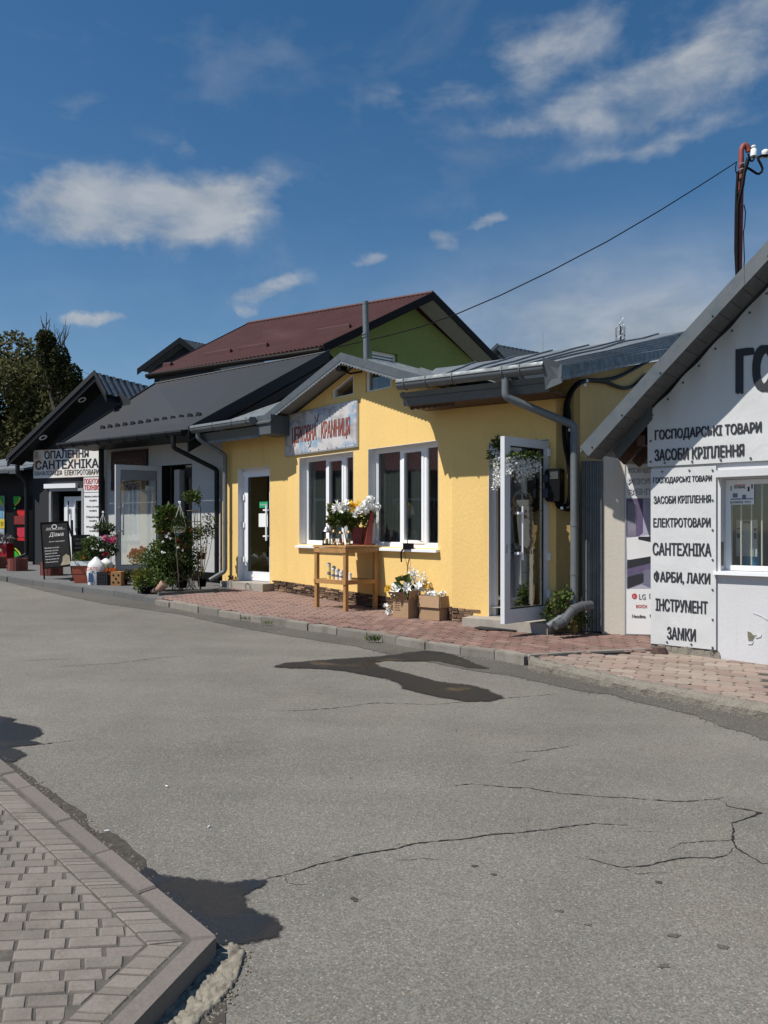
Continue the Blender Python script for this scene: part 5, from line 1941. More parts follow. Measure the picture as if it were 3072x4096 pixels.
# poster on the recessed wall
ps = thing('poster', 'tall poster of a bathroom with outlined lettering and maker logos', 'poster', Wq.p(uq(640), 0.25, 0))
u0 = uq(625.8)
u1 = u0 + 0.78
mb = MB()
mb.wbox(Wq, u0, u1, 0.003, 0.02, 0.255, 2.25)
mb.build('board', M['paper'], ps)
ring_mb(MB(), Wq, u0 - 0.012, u1 + 0.012, 0.243, 2.262, 0.012, 0.002, 0.024).build('frame', M['steel'], ps)
fq = lambda o_: (lambda u, z: Wq.p(u, z, o_))
for i, (s, ln, y0, y1) in enumerate((('КОНДИЦІОНЕРИ', 0.74, 462, 503), ('РЕКУПЕРАТОРИ', 0.74, 535, 576), ('ВЕНТИЛЯЦІЯ', 0.72, 605, 655))):
    zt, zb_ = Wq.uz(*c5(600, y0))[1], Wq.uz(*c5(600, y1))[1]
    lettering(s, fq(0.022), u0 + 0.02, u0 + 0.02 + ln, zb_, zt, M['ink_grey'], ps, 0.08)
    lettering(s, fq(0.027), u0 + 0.024, u0 + 0.016 + ln, zb_ + 0.004, zt - 0.004, M['paper'], ps, 0.0)
q5 = lambda x, y: Wq.uz(*c5(x, y))
purple = plain('poster purple', (0.13, 0.10, 0.19), 0.6, var=0.3, scale=8)
pic = [([(518, 668), (705, 668), (705, 1282), (518, 1282)], plain('poster lilac', (0.42, 0.40, 0.50), 0.6, var=0.2, scale=6)), ([(518, 672), (632, 672), (632, 905), (600, 930), (518, 930)], purple), ([(528, 690), (584, 700), (584, 925), (528, 925)], plain('poster grey', (0.22, 0.21, 0.26), 0.6, var=0.4, scale=7)),
       ([(520, 940), (705, 915), (705, 1075), (560, 1092), (524, 1085)], M['paper']), ([(600, 930), (705, 930), (705, 972), (600, 950)], M['ink']), ([(524, 1090), (705, 1060), (705, 1110), (524, 1150)], M['ink']), ([(524, 1150), (705, 1105), (705, 1160), (524, 1200)], purple), ([(636, 1160), (705, 1145), (705, 1282), (600, 1240)], M['ink_grey']), ([(524, 1205), (636, 1180), (636, 1240), (524, 1282)], M['ink'])]
for k, (pts, mt) in enumerate(pic):
    mb = MB()
    mb.poly([Wq.p(*q5(x, y), 0.0215 + 0.0006 * k) for x, y in pts])
    mb.build('picture_patch', mt, ps, fix=False)
mb = MB()
cu, cz = q5(574, 1335)
mb.poly([Wq.p(cu + 0.030 * math.cos(a), cz + 0.034 * math.sin(a), 0.022) for a in [k * math.pi / 10 for k in range(20)]])
mb.build('logo_disc', M['ink_red'], ps, fix=False)
lettering('L', fq(0.0235), cu - 0.008, cu + 0.01, cz - 0.014, cz + 0.014, M['paper'], ps)
for s, x0, x1, y0, y1, mt in (('LG', 605, 650, 1320, 1358, M['ink_grey']), ('BOSCH', 585, 658, 1392, 1415, M['ink_red']), ('Neoclima', 558, 650, 1458, 1484, M['ink']), ('P', 678, 692, 1458, 1478, M['ink']), ('DAIKIN', 674, 800, 1318, 1352, M['ink_grey'])):
    (a, b), (c, d) = q5(x0, y0), q5(x1, y1)
    lettering(s, fq(0.022), a, c, d, b, mt, ps, 0.015)

# sticker and goods behind the hardware window
st = thing('window_sticker', 'small printed advert sheet in the top corner of the barred window', 'sticker', Wa.p(0.9, 1.7, -0.12))
so = -0.135
(a, b), (c, d) = Wa.uz(*cG(205, 465), so), Wa.uz(*cG(615, 800), so)
mb = MB()
mb.wbox(Wa, a, c, so, so + 0.003, d, b)
mb.build('sheet', M['paper'], st)
for s, x0, x1, y0, y1, mt in (('SOUDAL', 322, 492, 525, 565, M['ink']), ('КУПУЙТЕ ТУТ!', 262, 562, 750, 785, M['ink_brown'])):
    (a, b), (c, d) = Wa.uz(*cG(x0, y0), so), Wa.uz(*cG(x1, y1), so)
    lettering(s, lambda u, z: Wa.p(u, z, so + 0.0045), a, c, d, b, mt, st, 0.03)
for x0, x1, y0, y1, mt in ((322, 492, 488, 515, M['ink_red']), (222, 250, 545, 612, M['ink']), (262, 285, 535, 600, M['ink_grey']), (520, 548, 540, 610, M['ink']), (570, 598, 500, 570, M['ink_grey']), (255, 600, 718, 726, M['ink_grey']), (300, 372, 640, 700, M['ink_grey']), (440, 495, 660, 720, M['ink_grey'])):
    (a, b), (c, d) = Wa.uz(*cG(x0, y0), so), Wa.uz(*cG(x1, y1), so)
    mb = MB()
    mb.wbox(Wa, a, c, so + 0.0035, so + 0.0042, d, b)
    mb.build('print', mt, st)
jo = -0.50
ua = Wa.uz(*cG(565, 1600), jo)[0]
jg = thing('water_canister', 'blue plastic canister standing behind the barred window', 'canister', Wa.p(ua, 1.03, jo))
mb = MB()
mb.lathe(Wa.p(ua, 1.03, jo), [(0.075, 0), (0.085, 0.01), (0.085, 0.2), (0.07, 0.235), (0.03, 0.25)], 14)
mb.build('body', plain('blue plastic', (0.03, 0.32, 0.62), 0.3), jg)
mb = MB()
mb.lathe(Wa.p(ua, 1.28, jo), [(0.028, 0), (0.028, 0.03)], 10)
mb.build('cap', M['black'], jg)
(a, b), (c, d) = Wa.uz(*cG(350, 1030), -0.40), Wa.uz(*cG(660, 1385), -0.40)
nb = thing('price_board', 'white printed board propped behind the window bars', 'board', Wa.p((a + c) / 2, d, -0.4))
mb = MB()
mb.wbox(Wa, a, c, -0.42, -0.40, d - 0.13, b)
mb.build('sheet', plain('grey board', (0.50, 0.52, 0.53), 0.6), nb)
for k, (x0, x1, y0, y1) in enumerate(((450, 560, 1045, 1080), (360, 400, 1150, 1170), (610, 650, 1150, 1200), (612, 648, 1220, 1310), (362, 410, 1230, 1300))):
    (a, b), (c, d) = Wa.uz(*cG(x0, y0), -0.40), Wa.uz(*cG(x1, y1), -0.40)
    mb = MB()
    mb.wbox(Wa, a, c, -0.40, -0.398, d, b)
    mb.build('print', M['ink'], nb)

# ------------------------------------------------------------------ red mast with service cables
ms = thing('service_mast', 'rusty red pipe mast bent over at the top above the hardware roof', 'mast', P(739.5, 300, 8.4))
YM = 8.4
mb = MB()
path = [P(739.5, 340, YM), P(739.0, 285, YM), P(740.2, 220, YM), P(741.0, 180, YM), P(741.2, 158, YM)]
for k in range(9):
    a = math.pi * (1 - k / 8 * 0.95)
    path.append(P(744.9 + 3.7 * math.cos(a), 153 - 8.2 * math.sin(a) * 0.95, YM))
mb.tube(path, 0.029, 10)
mb.build('pipe', M['rust_red'], ms)
for y in (163.5, 169, 190):
    mb = MB()
    mb.tube([P(738.0, y + 0.8, YM - 0.03), P(744.5, y - 0.8, YM - 0.04)], 0.006, 6)
    mb.build('strap', M['steel'], ms)
for pts, r in (([(748.5, 158), (746.5, 165), (744, 173), (742.5, 185), (737.5, 205), (737.2, 235), (737, 265), (739.5, 300), (739.5, 335)], 0.022), ([(738, 172), (736.8, 190), (736, 215), (735.6, 250), (737, 280), (739, 320)], 0.016), ([(744, 205), (745.5, 212), (744.8, 225), (743.5, 232), (744.4, 260), (742, 290)], 0.006)):
    mb = MB()
    mb.tube([P(x, y, YM - 0.05) for x, y in pts], r, 8)
    mb.build('cable', M['rubber'], ms)
for pts, r in (([cM(x, y) for x, y in ((960, 640), (1000, 760), (1035, 870), (1080, 895), (1140, 850), (1160, 740))], 0.010), ([cM(x, y) for x, y in ((780, 1130), (880, 1115), (980, 1140), (1120, 1230), (1240, 1310), (1330, 1325), (1420, 1250), (1445, 1150), (1390, 1000), (1310, 860), (1300, 750), (1380, 715), (1500, 690), (1650, 690))], 0.013), ([cM(x, y) for x, y in ((560, 920), (530, 1100), (535, 1230), (600, 1400))], 0.006)):
    mb = MB()
    mb.tube([P(x, y, YM - 0.03) for x, y in pts], r, 7)
    mb.build('cable', M['rubber'], ms)
for (x, y), hz in ((cM(1140, 720), 1), (cM(1540, 690), 0)):
    c0 = P(x, y, YM - 0.02)
    mb = MB()
    mb.lathe(c0, [(0.034, 0.0), (0.034, 0.068), (0.026, 0.075), (0.016, 0.082), (0.016, 0.09), (0.026, 0.095), (0.022, 0.113), (0.006, 0.12)] if hz else [(0.028, 0), (0.036, 0.02), (0.036, 0.05), (0.02, 0.06)], 12)
    mb.build('insulator', M['ceramic'], ms)
mb = MB()
mb.bar(P(751, 157.5, YM), P(768, 157, YM), 0.02, 0.02)
mb.build('crossarm', M['steel'], ms)
# overhead wire from the mast
pts = [(737.2, 161.6), (700, 185.5), (660, 210.5), (608, 241), (550, 271.5), (500, 295.5), (458, 313.5), (425, 325.5), (395, 334), (365, 341), (338, 347)]
mb = MB()
mb.tube([P(x, y, 8.4 + (17.0 - 8.4) * (i / 10) ** 1.5) for i, (x, y) in enumerate(pts)], [0.0055 + 0.0006 * i for i in range(11)], 6)
tag(mb.build('overhead_wire', M['rubber']), 'thin black overhead wire sagging from the red mast to the dark ridge', 'wire')

# ------------------------------------------------------------------ electricity meter, cables, drain on the yellow wall
me_ = thing('meter_box', 'black electricity meter box on the yellow wall beside the open door', 'meter', Wr.p(1.4, 1.8, 0))
fo = 0.17
(a, zt), (b, zb_) = Wr.uz(*cJ(812, 632), fo), Wr.uz(*cJ(1062, 1172), fo)
mb = MB()
rr = 0.03
prof = [(a + rr, zb_), (b - 0.012, zb_), (b, zb_ + 0.012), (b, zt - 0.012), (b - 0.012, zt), (a + rr, zt), (a, zt - rr), (a, zb_ + rr)]
mb.hexa([Wr.p(u, z, 0.01) for u, z in prof], [Wr.p((u - (a + b) / 2) * 0.97 + (a + b) / 2, (z - (zt + zb_) / 2) * 0.98 + (zt + zb_) / 2, fo) for u, z in prof])
mb.build('case', M['black'], me_)
(u0, z1), (u1, z0_) = Wr.uz(*cJ(898, 680), fo), Wr.uz(*cJ(1035, 800), fo)
ring_mb(MB(), Wr, u0 - 0.006, u1 + 0.006, z0_ - 0.006, z1 + 0.006, 0.006, fo - 0.003, fo + 0.004).build('window_frame', M['black'], me_)
mb = MB()
mb.wbox(Wr, u0, u1, fo - 0.002, fo + 0.002, z0_, z1)
mb.build('window', plain('meter window', (0.05, 0.05, 0.05), 0.12), me_)
for y0, y1 in ((740, 855), (960, 1105)):
    (u0, z1), (u1, z0_) = Wr.uz(*cJ(808, y0), fo), Wr.uz(*cJ(872, y1), fo)
    mb = MB()
    mb.wbox(Wr, u0 - 0.012, u1, fo - 0.05, fo + 0.010, z0_, z1)
    mb.build('clasp', plain('blue black clasp', (0.010, 0.018, 0.045), 0.4), me_)
cb = thing('cable_bundle', 'thick black cables climbing the yellow corner to the roof', 'cable', Wr.p(1.55, 1.7, 0.03))


def onwall(x, y, o_=0.05):
    px, py = c3(x, y)
    W = Wr if px < 573 else Ws
    u, z = W.uz(px, py, o_)
    return W.p(u, z, o_)


def smooth(pts, k=4):
    out = []
    for i in range(len(pts) - 1):
        p0, p1, p2, p3 = pts[max(i - 1, 0)], pts[i], pts[i + 1], pts[min(i + 2, len(pts) - 1)]
        for j in range(k):
            t = j / k
            out.append(0.5 * ((2 * p1) + (p2 - p0) * t + (2 * p0 - 5 * p1 + 4 * p2 - p3) * t * t + (3 * p1 - p0 - 3 * p2 + p3) * t ** 3))
    out.append(pts[-1])
    return out


for pts, r in (([(988, 1195), (1005, 1228), (1050, 1240), (1085, 1220), (1092, 1150), (1085, 950), (1072, 760), (1066, 640), (1062, 570), (1085, 505), (1125, 455), (1190, 428), (1290, 428), (1390, 402), (1500, 345), (1580, 300)], 0.026),
               ([(1020, 1200), (1035, 1225), (1065, 1200), (1075, 1100), (1065, 950), (1045, 850), (1035, 740), (1042, 640), (1052, 560), (1085, 490), (1135, 440), (1200, 430), (1300, 440), (1360, 462), (1420, 478), (1480, 460), (1560, 390)], 0.024),
               ([(1000, 1200), (1020, 1232), (1080, 1232), (1075, 1000), (1060, 640)], 0.018)):
    mb = MB()
    mb.tube(smooth([onwall(x, y, 0.035 if r < 0.025 else 0.06) for x, y in pts]), r, 8)
    mb.build('cable', M['rubber'], cb)
for x, y in ((1072, 742), (1182, 432), (1170, 458), (1022, 1236)):
    mb = MB()
    q = onwall(x, y, 0.09)
    mb.bar(q - Vector((0, 0, 0.016)), q + Vector((0, 0, 0.016)), 0.03, 0.012)
    mb.build('tie', M['paper'], cb)
dp = thing('drain_pipe', 'grey plastic drain pipe elbow poking out beside the corrugated sheet', 'pipe', P(594, 634, 8.9))
path = [P(*c3(1205, 1850), 9.0), P(*c3(1150, 1858), 8.92), P(*c3(1095, 1880), 8.86), P(*c3(1055, 1925), 8.8), P(*c3(1030, 1955), 8.76), P(*c3(980, 1978), 8.72)]
mb = MB()
mb.tube(smooth(path, 3), 0.055, 12)
mb.build('pipe', plain('grey plastic', (0.085, 0.09, 0.095), 0.45), dp)
for k in (1, 2, 4):
    d_ = (path[k + 1] - path[k - 1]).normalized()
    mb = MB()
    mb.tube([path[k] - d_ * 0.016, path[k] + d_ * 0.016], 0.062, 12)
    mb.build('pipe_joint', plain('grey plastic', (0.095, 0.10, 0.105), 0.45), dp)
# ------------------------------------------------------------------ dark-roofed flower shop
cE = lambda x, y: ((400 + x / 3.016) / 4, (1750 + y / 3.016) / 4)
cD = lambda x, y: (x / 2.95 / 4, (1650 + y / 2.95) / 4)
c1 = lambda x, y: (x / 1.659 / 4, (1200 + y / 1.659) / 4)
c2_ = lambda x, y: ((800 + x / 1.58) / 4, (1100 + y / 1.58) / 4)
c8 = lambda x, y: ((1150 + x / 1.746) / 4, (1200 + y / 1.746) / 4)
Wf = Wall((-6.1753, 16.7038), (-2.8993, 14.4078))


def corrugated(parent, p00, p10, p01, p11, n, amp, mat, name='roof', rows=2):
    p00, p10, p01, p11 = map(Vector, (p00, p10, p01, p11))
    nrm = (p10 - p00).cross(p01 - p00).normalized()
    if nrm.z < 0:
        nrm = -nrm
    vs, fs = [], []
    m_ = n * 4 + 1
    pr = (-1, -1, 1, 1)
    for k in range(rows + 1):
        for i in range(m_):
            s = i / (m_ - 1)
            vs.append(p00.lerp(p10, s).lerp(p01.lerp(p11, s), k / rows) + nrm * amp * pr[i % 4])
    for k in range(rows):
        for i in range(m_ - 1):
            fs.append([k * m_ + i, k * m_ + i + 1, (k + 1) * m_ + i + 1, (k + 1) * m_ + i])
    mb = MB()
    mb.add(vs, fs)
    mb.add([v - nrm * 0.03 for v in vs], [f[::-1] for f in fs])
    mb.hexa([p00 - nrm * 0.035, p10 - nrm * 0.035, p11 - nrm * 0.035, p01 - nrm * 0.035], [p00 - nrm * 0.012, p10 - nrm * 0.012, p11 - nrm * 0.012, p01 - nrm * 0.012])
    return mb.build(name, mat, parent, fix=False)


def board(parent, a, b, dz0, dz1, th, side, mat, name='verge_board'):
    a, b = Vector(a), Vector(b)
    s = Vector(side).normalized() * th
    z0, z1 = Vector((0, 0, dz0)), Vector((0, 0, dz1))
    mb = MB()
    mb.hexa([a + z0, b + z0, b + z0 + s, a + z0 + s], [a + z1, b + z1, b + z1 + s, a + z1 + s])
    return mb.build(name, mat, parent)


fs_ = thing('flower_shop', 'pale grey flower shop under a dark corrugated lean roof', 'shop', Wf.p(2, 0.45, -1))
fb = lambda u: Wf.base(u) + PZ - 0.03
fd = (2.064, 2.968, 2.755)
wall_mb(Wf, [(0.27, fb(0.3)), (3.98, fb(4)), (3.98, 3.40), (0.27, 3.40)], [rect(fd[0], fd[1], fb(2.5) + 0.01, fd[2])]).build('front_wall', M['grey_wall'], fs_)
mb = MB()
mb.wbox(Wf, fd[1] + 0.02, 3.97, 0.002, 0.03, fb(3.5), fb(3.5) + 0.22)
mb.build('plinth', M['black'], fs_)
mb = MB()
mb.wbox(Wf, 0.30, fd[0] - 0.02, 0.002, 0.03, fb(1), fb(1) + 0.22)
mb.build('plinth', M['black'], fs_)
mb = MB()
mb.hexa([Wf.p(0.27, 0.3, -0.22), Wf.p(0.42, 0.3, -0.22), Wf.p(0.42, 0.3, -1.6), Wf.p(0.27, 0.3, -1.6)], [Wf.p(0.27, 3.6, -0.22), Wf.p(0.42, 3.6, -0.22), Wf.p(0.42, 4.5, -1.6), Wf.p(0.27, 4.5, -1.6)])
mb.hexa([Wf.p(0.27, 0.3, -4), Wf.p(4.2, 0.3, -4), Wf.p(4.2, 0.3, -4.1), Wf.p(0.27, 0.3, -4.1)], [Wf.p(0.27, 4.6, -4), Wf.p(4.2, 4.2, -4), Wf.p(4.2, 4.2, -4.1), Wf.p(0.27, 4.2, -4.1)])
mb.build('side_wall', M['grey_wall'], fs_)
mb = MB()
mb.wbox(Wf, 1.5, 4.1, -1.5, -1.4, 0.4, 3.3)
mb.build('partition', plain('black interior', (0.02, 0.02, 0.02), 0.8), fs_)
OE = 0.75
E0, E1, T0, T1 = Wf.p(-0.21, 3.29, OE), Wf.p(3.72, 3.29, OE), Wf.p(-0.21, 4.91, OE - 2.4), Wf.p(3.78, 5.43, OE - 3.96)
corrugated(fs_, E0, E1, T0, T1, 36, 0.004, M['roof_dark'], rows=10)
mb = MB()
mb.tube([T0, T1], 0.03, 8)
mb.build('ridge_cap', M['roof_dark'], fs_)
# rear slope so the roof is closed from behind
mb = MB()
mb.poly([T0, T1, T1 + Vector((1.1, 1.6, -1.0)), T0 + Vector((1.1, 1.6, -1.0))])
mb.build('rear_slope', M['roof_dark'], fs_, fix=False)
board(fs_, E1, T1, -0.20, 0.05, 0.03, Wf.d3, M['trim_dark'])
board(fs_, E1 - Wf.d3 * 0.02, T1 - Wf.d3 * 0.02, -0.42, -0.24, 0.03, Wf.d3, M['trim_dark'], 'inner_verge')
board(fs_, E0, T0, -0.16, 0.03, 0.03, -Wf.d3, M['trim_dark'])
mb = MB()
mb.hexa([Wf.p(-0.2, 3.18, 0), Wf.p(3.7, 3.18, 0), Wf.p(3.7, 3.20, OE - 0.03), Wf.p(-0.2, 3.20, OE - 0.03)], [Wf.p(-0.2, 3.20, 0), Wf.p(3.7, 3.20, 0), Wf.p(3.7, 3.22, OE - 0.03), Wf.p(-0.2, 3.22, OE - 0.03)])
mb.build('soffit', M['trim_dark'], fs_)
half_gutter(fs_, Wf, -0.24, 3.70, 3.235, OE + 0.07, 0.062, M['trim_dark'], [-0.1 + 0.42 * k for k in range(10)])
# snow guards
for k in range(13):
    s = 0.18 + 0.70 * k / 12
    q = E0.lerp(E1, s).lerp(T0.lerp(T1, s), 0.17)
    mb = MB()
    w = Wf.d3 * 0.075
    up = Vector((0, 0, 0.085))
    mb.hexa([q - w, q + w, q + w - Wf.n3 * 0.06, q - w - Wf.n3 * 0.06], [q - w * 0.5 + up, q + w * 0.9 + up * 0.8, q + w * 0.9 + up * 0.8 - Wf.n3 * 0.015, q - w * 0.5 + up - Wf.n3 * 0.015])
    mb.build('snow_guard', M['trim_dark'], fs_)
# dark downpipes
u_ = Wf.uz(*cE(885, 40), OE + 0.07)[0]
gb = Wf.base(3.72) + PZ
elbow_pipe(fs_, [Wf.p(u_, 3.20, OE + 0.07), Wf.p(u_, 2.97, OE + 0.07), Wf.p(3.76, 2.60, 0.09), Wf.p(3.76, gb + 0.1, 0.09)], 0.044, M['trim_dark'], bend=0.06)
for zz in (2.25, 1.0):
    collar(fs_, Wf.p(3.76, zz, 0.09), (0, 0, 1), 0.048, M['trim_dark'], 0.02)
elbow_pipe(fs_, [Wf.p(0.20, 3.2, 0.10), Wf.p(0.20, Wf.base(0.2) + PZ + 0.1, 0.10)], 0.055, M['trim_dark'])
# doorway lining and the open glazed leaf
liner(Wf, fd[0], fd[1], fb(2.5), fd[2], 0.22, M['trim_dark'], fs_)
mb = MB()
mb.wbox(Wf, 2.20, 2.36, -0.6, -0.2, 0.5, 2.68)
mb.build('inner_panel', M['pvc_grey'], fs_)
mb = MB()
mb.wbox(Wf, 2.58, 2.64, -0.2, -0.14, 0.5, 2.7)
mb.wbox(Wf, 2.62, 2.95, -0.2, -0.14, 2.5, 2.7)
mb.build('inner_frame', M['trim_dark'], fs_)
hg, fr_ = Vector((-4.48, 15.46)), Vector((-5.215, 14.92))
Wd3 = Wall(fr_, hg)
z0 = Wf.base(1.6) + PZ + 0.13
d3 = pvc_door(fs_, Wd3, 0.0, Wd3.L, z0, z0 + 2.09, 0.03, 0.13, 1, M['pvc_grey'], M['glass_clear'], 0.095, 0.13, M['steel'])
mb = MB()
mb.wbox(Wd3, 0.10, Wd3.L - 0.1, 0.0, 0.035, z0 + 1.80, z0 + 1.99)
mb.build('blind_box', plain('grey blind', (0.20, 0.21, 0.22), 0.6), d3)
mb = MB()
mb.wbox(Wd3, 0.60, 0.78, -0.012, -0.008, z0 + 1.60, z0 + 1.70)
mb.build('notice', M['paper'], d3)
# plank sign
sg2 = thing('plank_sign', 'dark brown wooden plank sign behind the open flower shop door', 'sign', Wf.p(1.0, 2.3, 0))
dark_plank = woodmat('charred plank', (0.030, 0.014, 0.012), (0.012, 0.007, 0.007))
for k in range(4):
    mb = MB()
    z = 2.30 + k * 0.205
    j = R.uniform(-0.04, 0.04)
    mb.wbox(Wf, 0.45 + j, 1.64 + j * 0.5, 0.004, 0.05, z, z + 0.2)
    mb.build('plank', dark_plank, sg2)
lettering('КВІТКОВА', lambda u, z: Wf.p(u, z, 0.055), 0.56, 1.56, 2.74, 2.95, plain('brown letters', (0.07, 0.02, 0.018), 0.5), sg2, 0.02)

# ------------------------------------------------------------------ plumbing shop with gable
Wp = Wall((-8.37, 18.35), (-8.37 + 0.927 * 4, 18.35 - 0.375 * 4))
pl = thing('plumbing_shop', 'dark grey gabled shop with recessed soffit lights and white door', 'shop', Wp.p(1.5, 0.6, -1))
pb = Wp.base(0.5) + PZ - 0.05
VP_ = 0.42
pv = [Wp.uz(6.8, 458.5, VP_), Wp.uz(95, 372.5, VP_), Wp.uz(106.5, 394, VP_)]
pdoor = (0.60, 1.52, 2.37)
wall_mb(Wp, [(-0.02, pb), (3.6, pb - 0.05), (3.6, 3.7), (pv[1][0], pv[1][1] - 0.2), (-0.02, pv[0][1] - 0.12)], [rect(pdoor[0], pdoor[1], pb + 0.02, pdoor[2])]).build('front_wall', M['dark_wall'], pl)
mb = MB()
mb.hexa([Wp.p(-0.02, 0.4, -0.2), Wp.p(0.13, 0.4, -0.2), Wp.p(0.13, 0.4, -5), Wp.p(-0.02, 0.4, -5)], [Wp.p(-0.02, 2.95, -0.2), Wp.p(0.13, 2.95, -0.2), Wp.p(0.13, 2.95, -5), Wp.p(-0.02, 2.95, -5)])
mb.wbox(Wp, 0, 3.6, -1.6, -1.5, 0.4, 3.0)
mb.build('side_wall', M['dark_wall'], pl)
corrugated(pl, Wp.p(pv[0][0], pv[0][1], -5), Wp.p(pv[0][0], pv[0][1], VP_), Wp.p(*pv[1], -5), Wp.p(*pv[1], VP_), 24, 0.012, M['roof_dark'])
corrugated(pl, Wp.p(pv[2][0], pv[2][1], VP_), Wp.p(pv[2][0], pv[2][1], -5), Wp.p(*pv[1], VP_), Wp.p(*pv[1], -5), 24, 0.02, zinc('dark corrugated', (0.10, 0.115, 0.125), 0.4, 0.4))
for a, b in ((pv[0], pv[1]), (pv[1], pv[2])):
    board(pl, Wp.p(a[0], a[1], VP_), Wp.p(b[0], b[1], VP_), -0.06, 0.05, 0.03, Wp.n3, M['dark_wall'])
    board(pl, Wp.p(a[0], a[1], VP_ - 0.035), Wp.p(b[0], b[1], VP_ - 0.035), -0.19, -0.07, 0.03, Wp.n3, M['trim_dark'], 'inner_verge')
    mb = MB()
    mb.hexa([Wp.p(a[0], a[1] - 0.13, VP_ - 0.04), Wp.p(b[0], b[1] - 0.13, VP_ - 0.04), Wp.p(b[0], b[1] - 0.13, -0.02), Wp.p(a[0], a[1] - 0.13, -0.02)], [Wp.p(a[0], a[1] - 0.11, VP_ - 0.04), Wp.p(b[0], b[1] - 0.11, VP_ - 0.04), Wp.p(b[0], b[1] - 0.11, -0.02), Wp.p(a[0], a[1] - 0.11, -0.02)])
    mb.build('soffit', M['trim_dark'], pl)
slp = (pv[1][1] - pv[0][1]) / (pv[1][0] - pv[0][0])
for x, y in ((1297, 1203), (680, 1777)):             # recessed lights in the soffit
    px, py = x / 3.95 / 4, (1300 + y / 3.95) / 4
    u_, z_ = Wp.uz(px, py, 0.2)
    zc = pv[0][1] - 0.137 + slp * (u_ - pv[0][0])
    tdir = (Wp.d3 + Vector((0, 0, slp))).normalized()
    dn = Vector((0, 0, -1)) - tdir * tdir.dot(Vector((0, 0, -1)))
    dn.normalize()
    c0 = Wp.p(u_, zc, 0.2)
    mb = MB()
    n = 18
    vs = []
    for rr_, dd in ((0.095, 0.0), (0.09, 0.012), (0.062, 0.012), (0.06, 0.0)):
        for k in range(n):
            a = 6.2832 * k / n
            vs.append(c0 + tdir * math.cos(a) * rr_ + Wp.n3 * math.sin(a) * rr_ + dn * dd)
    mb.add(vs, [[r * n + k, r * n + (k + 1) % n, (r + 1) * n + (k + 1) % n, (r + 1) * n + k] for r in range(3) for k in range(n)])
    mb.build('soffit_light', M['pvc'], pl)
# left gutter outlet and pipe
pp = [Wp.p(-0.15, 2.98, 0.32), Wp.p(-0.15, 2.78, 0.32), Wp.p(-0.10, 2.62, 0.10), Wp.p(-0.10, pb + 0.3, 0.10), Wp.p(-0.32, pb + 0.12, 0.5)]
elbow_pipe(pl, pp, 0.05, M['trim_dark'], bend=0.07)
mb = MB()
q0, q1 = Wp.p(-0.10, pb + 0.28, 0.10), Wp.p(-0.42, pb + 0.08, 0.6)
mb.tube([q0, q0.lerp(q1, 0.35) - Vector((0, 0, 0.06)), q1], 0.056, 10)
mb.build('pipe_shoe', M['zinc_pipe'], pl)
# door, frame and lamp box
ring_mb(MB(), Wp, pdoor[0] - 0.06, pdoor[1] + 0.06, pb + 0.02, pdoor[2] + 0.05, 0.06, 0.002, 0.05).build('door_surround', plain('mid grey trim', (0.30, 0.31, 0.32), 0.6), pl)
pvc_door(pl, Wp, pdoor[0] + 0.22, 1.07, pb + 0.14, 2.24, -0.14, 0.98, 1)
pvc_door(pl, Wp, 1.075, pdoor[1] - 0.02, pb + 0.14, 2.24, -0.14, 1.2, 1)
liner(Wp, pdoor[0], pdoor[1], pb, pdoor[2], 0.2, plain('dark reveal', (0.06, 0.062, 0.065), 0.7), pl)
mb = MB()
mb.wbox(Wp, 0.42, 1.38, 0.002, 0.09, 2.43, 2.535)
mb.build('lamp_box', M['pvc'], pl)
# signs
sp1 = thing('shop_sign', 'weathered white and orange sign with bold black plumbing lettering', 'sign', Wp.p(1.0, 2.68, 0.05))
m = Mat('faded print', (0.80, 0.78, 0.74), 0.55)
m.mix(m.ramp(m.noise(1.9, 4, 0.6), 0.50, 0.66, 0, 0.7), (0.70, 0.46, 0.28))
m.mix(m.ramp(m.noise(2.6, 4, 0.6), 0.58, 0.74, 0, 0.5), (0.60, 0.30, 0.17))
mb = MB()
mb.wbox(Wp, 0.06, 2.06, 0.01, 0.05, 2.68, 3.345)
mb.build('panel', m.done(), sp1)
fp = lambda u, z: Wp.p(u, z, 0.053)
lettering('ОПАЛЕННЯ', fp, 0.40, 1.74, 3.12, 3.315, M['ink'], sp1, 0.045)
lettering('САНТЕХНІКА', fp, 0.12, 2.03, 2.875, 3.095, M['ink'], sp1, 0.045)
lettering('КАНАЛІЗАЦІЯ', fp, 0.10, 0.94, 2.72, 2.845, M['ink'], sp1, 0.02)
lettering('ЕЛЕКТРОТОВАРИ', fp, 1.02, 2.04, 2.725, 2.85, M['ink'], sp1, 0.02)
for k in range(5):
    mb = MB()
    mb.wbox(Wp, 0.09, 0.20, 0.051, 0.053, 3.15 + k * 0.035, 3.165 + k * 0.035)
    mb.build('print', M['ink_grey'], sp1)
sp2 = thing('price_sign', 'tall white sign headed in red hanging beside the dark shop door', 'sign', Wp.p(1.85, 1.0, 0.05))
mb = MB()
mb.wbox(Wp, 1.578, 2.13, 0.01, 0.04, 1.0, 2.665)
mb.build('panel', M['paper'], sp2)
fp2 = lambda u, z: Wp.p(u, z, 0.0435)
lettering('ПОБУТОВА', fp2, 1.595, 2.12, 2.51, 2.635, M['ink_red'], sp2, 0.02)
lettering('ТЕХНІКА', fp2, 1.595, 2.10, 2.37, 2.485, M['ink_red'], sp2, 0.045)
mb = MB()
mb.wbox(Wp, 1.58, 2.128, 0.0405, 0.043, 2.315, 2.325)
mb.build('rule', M['ink'], sp2)
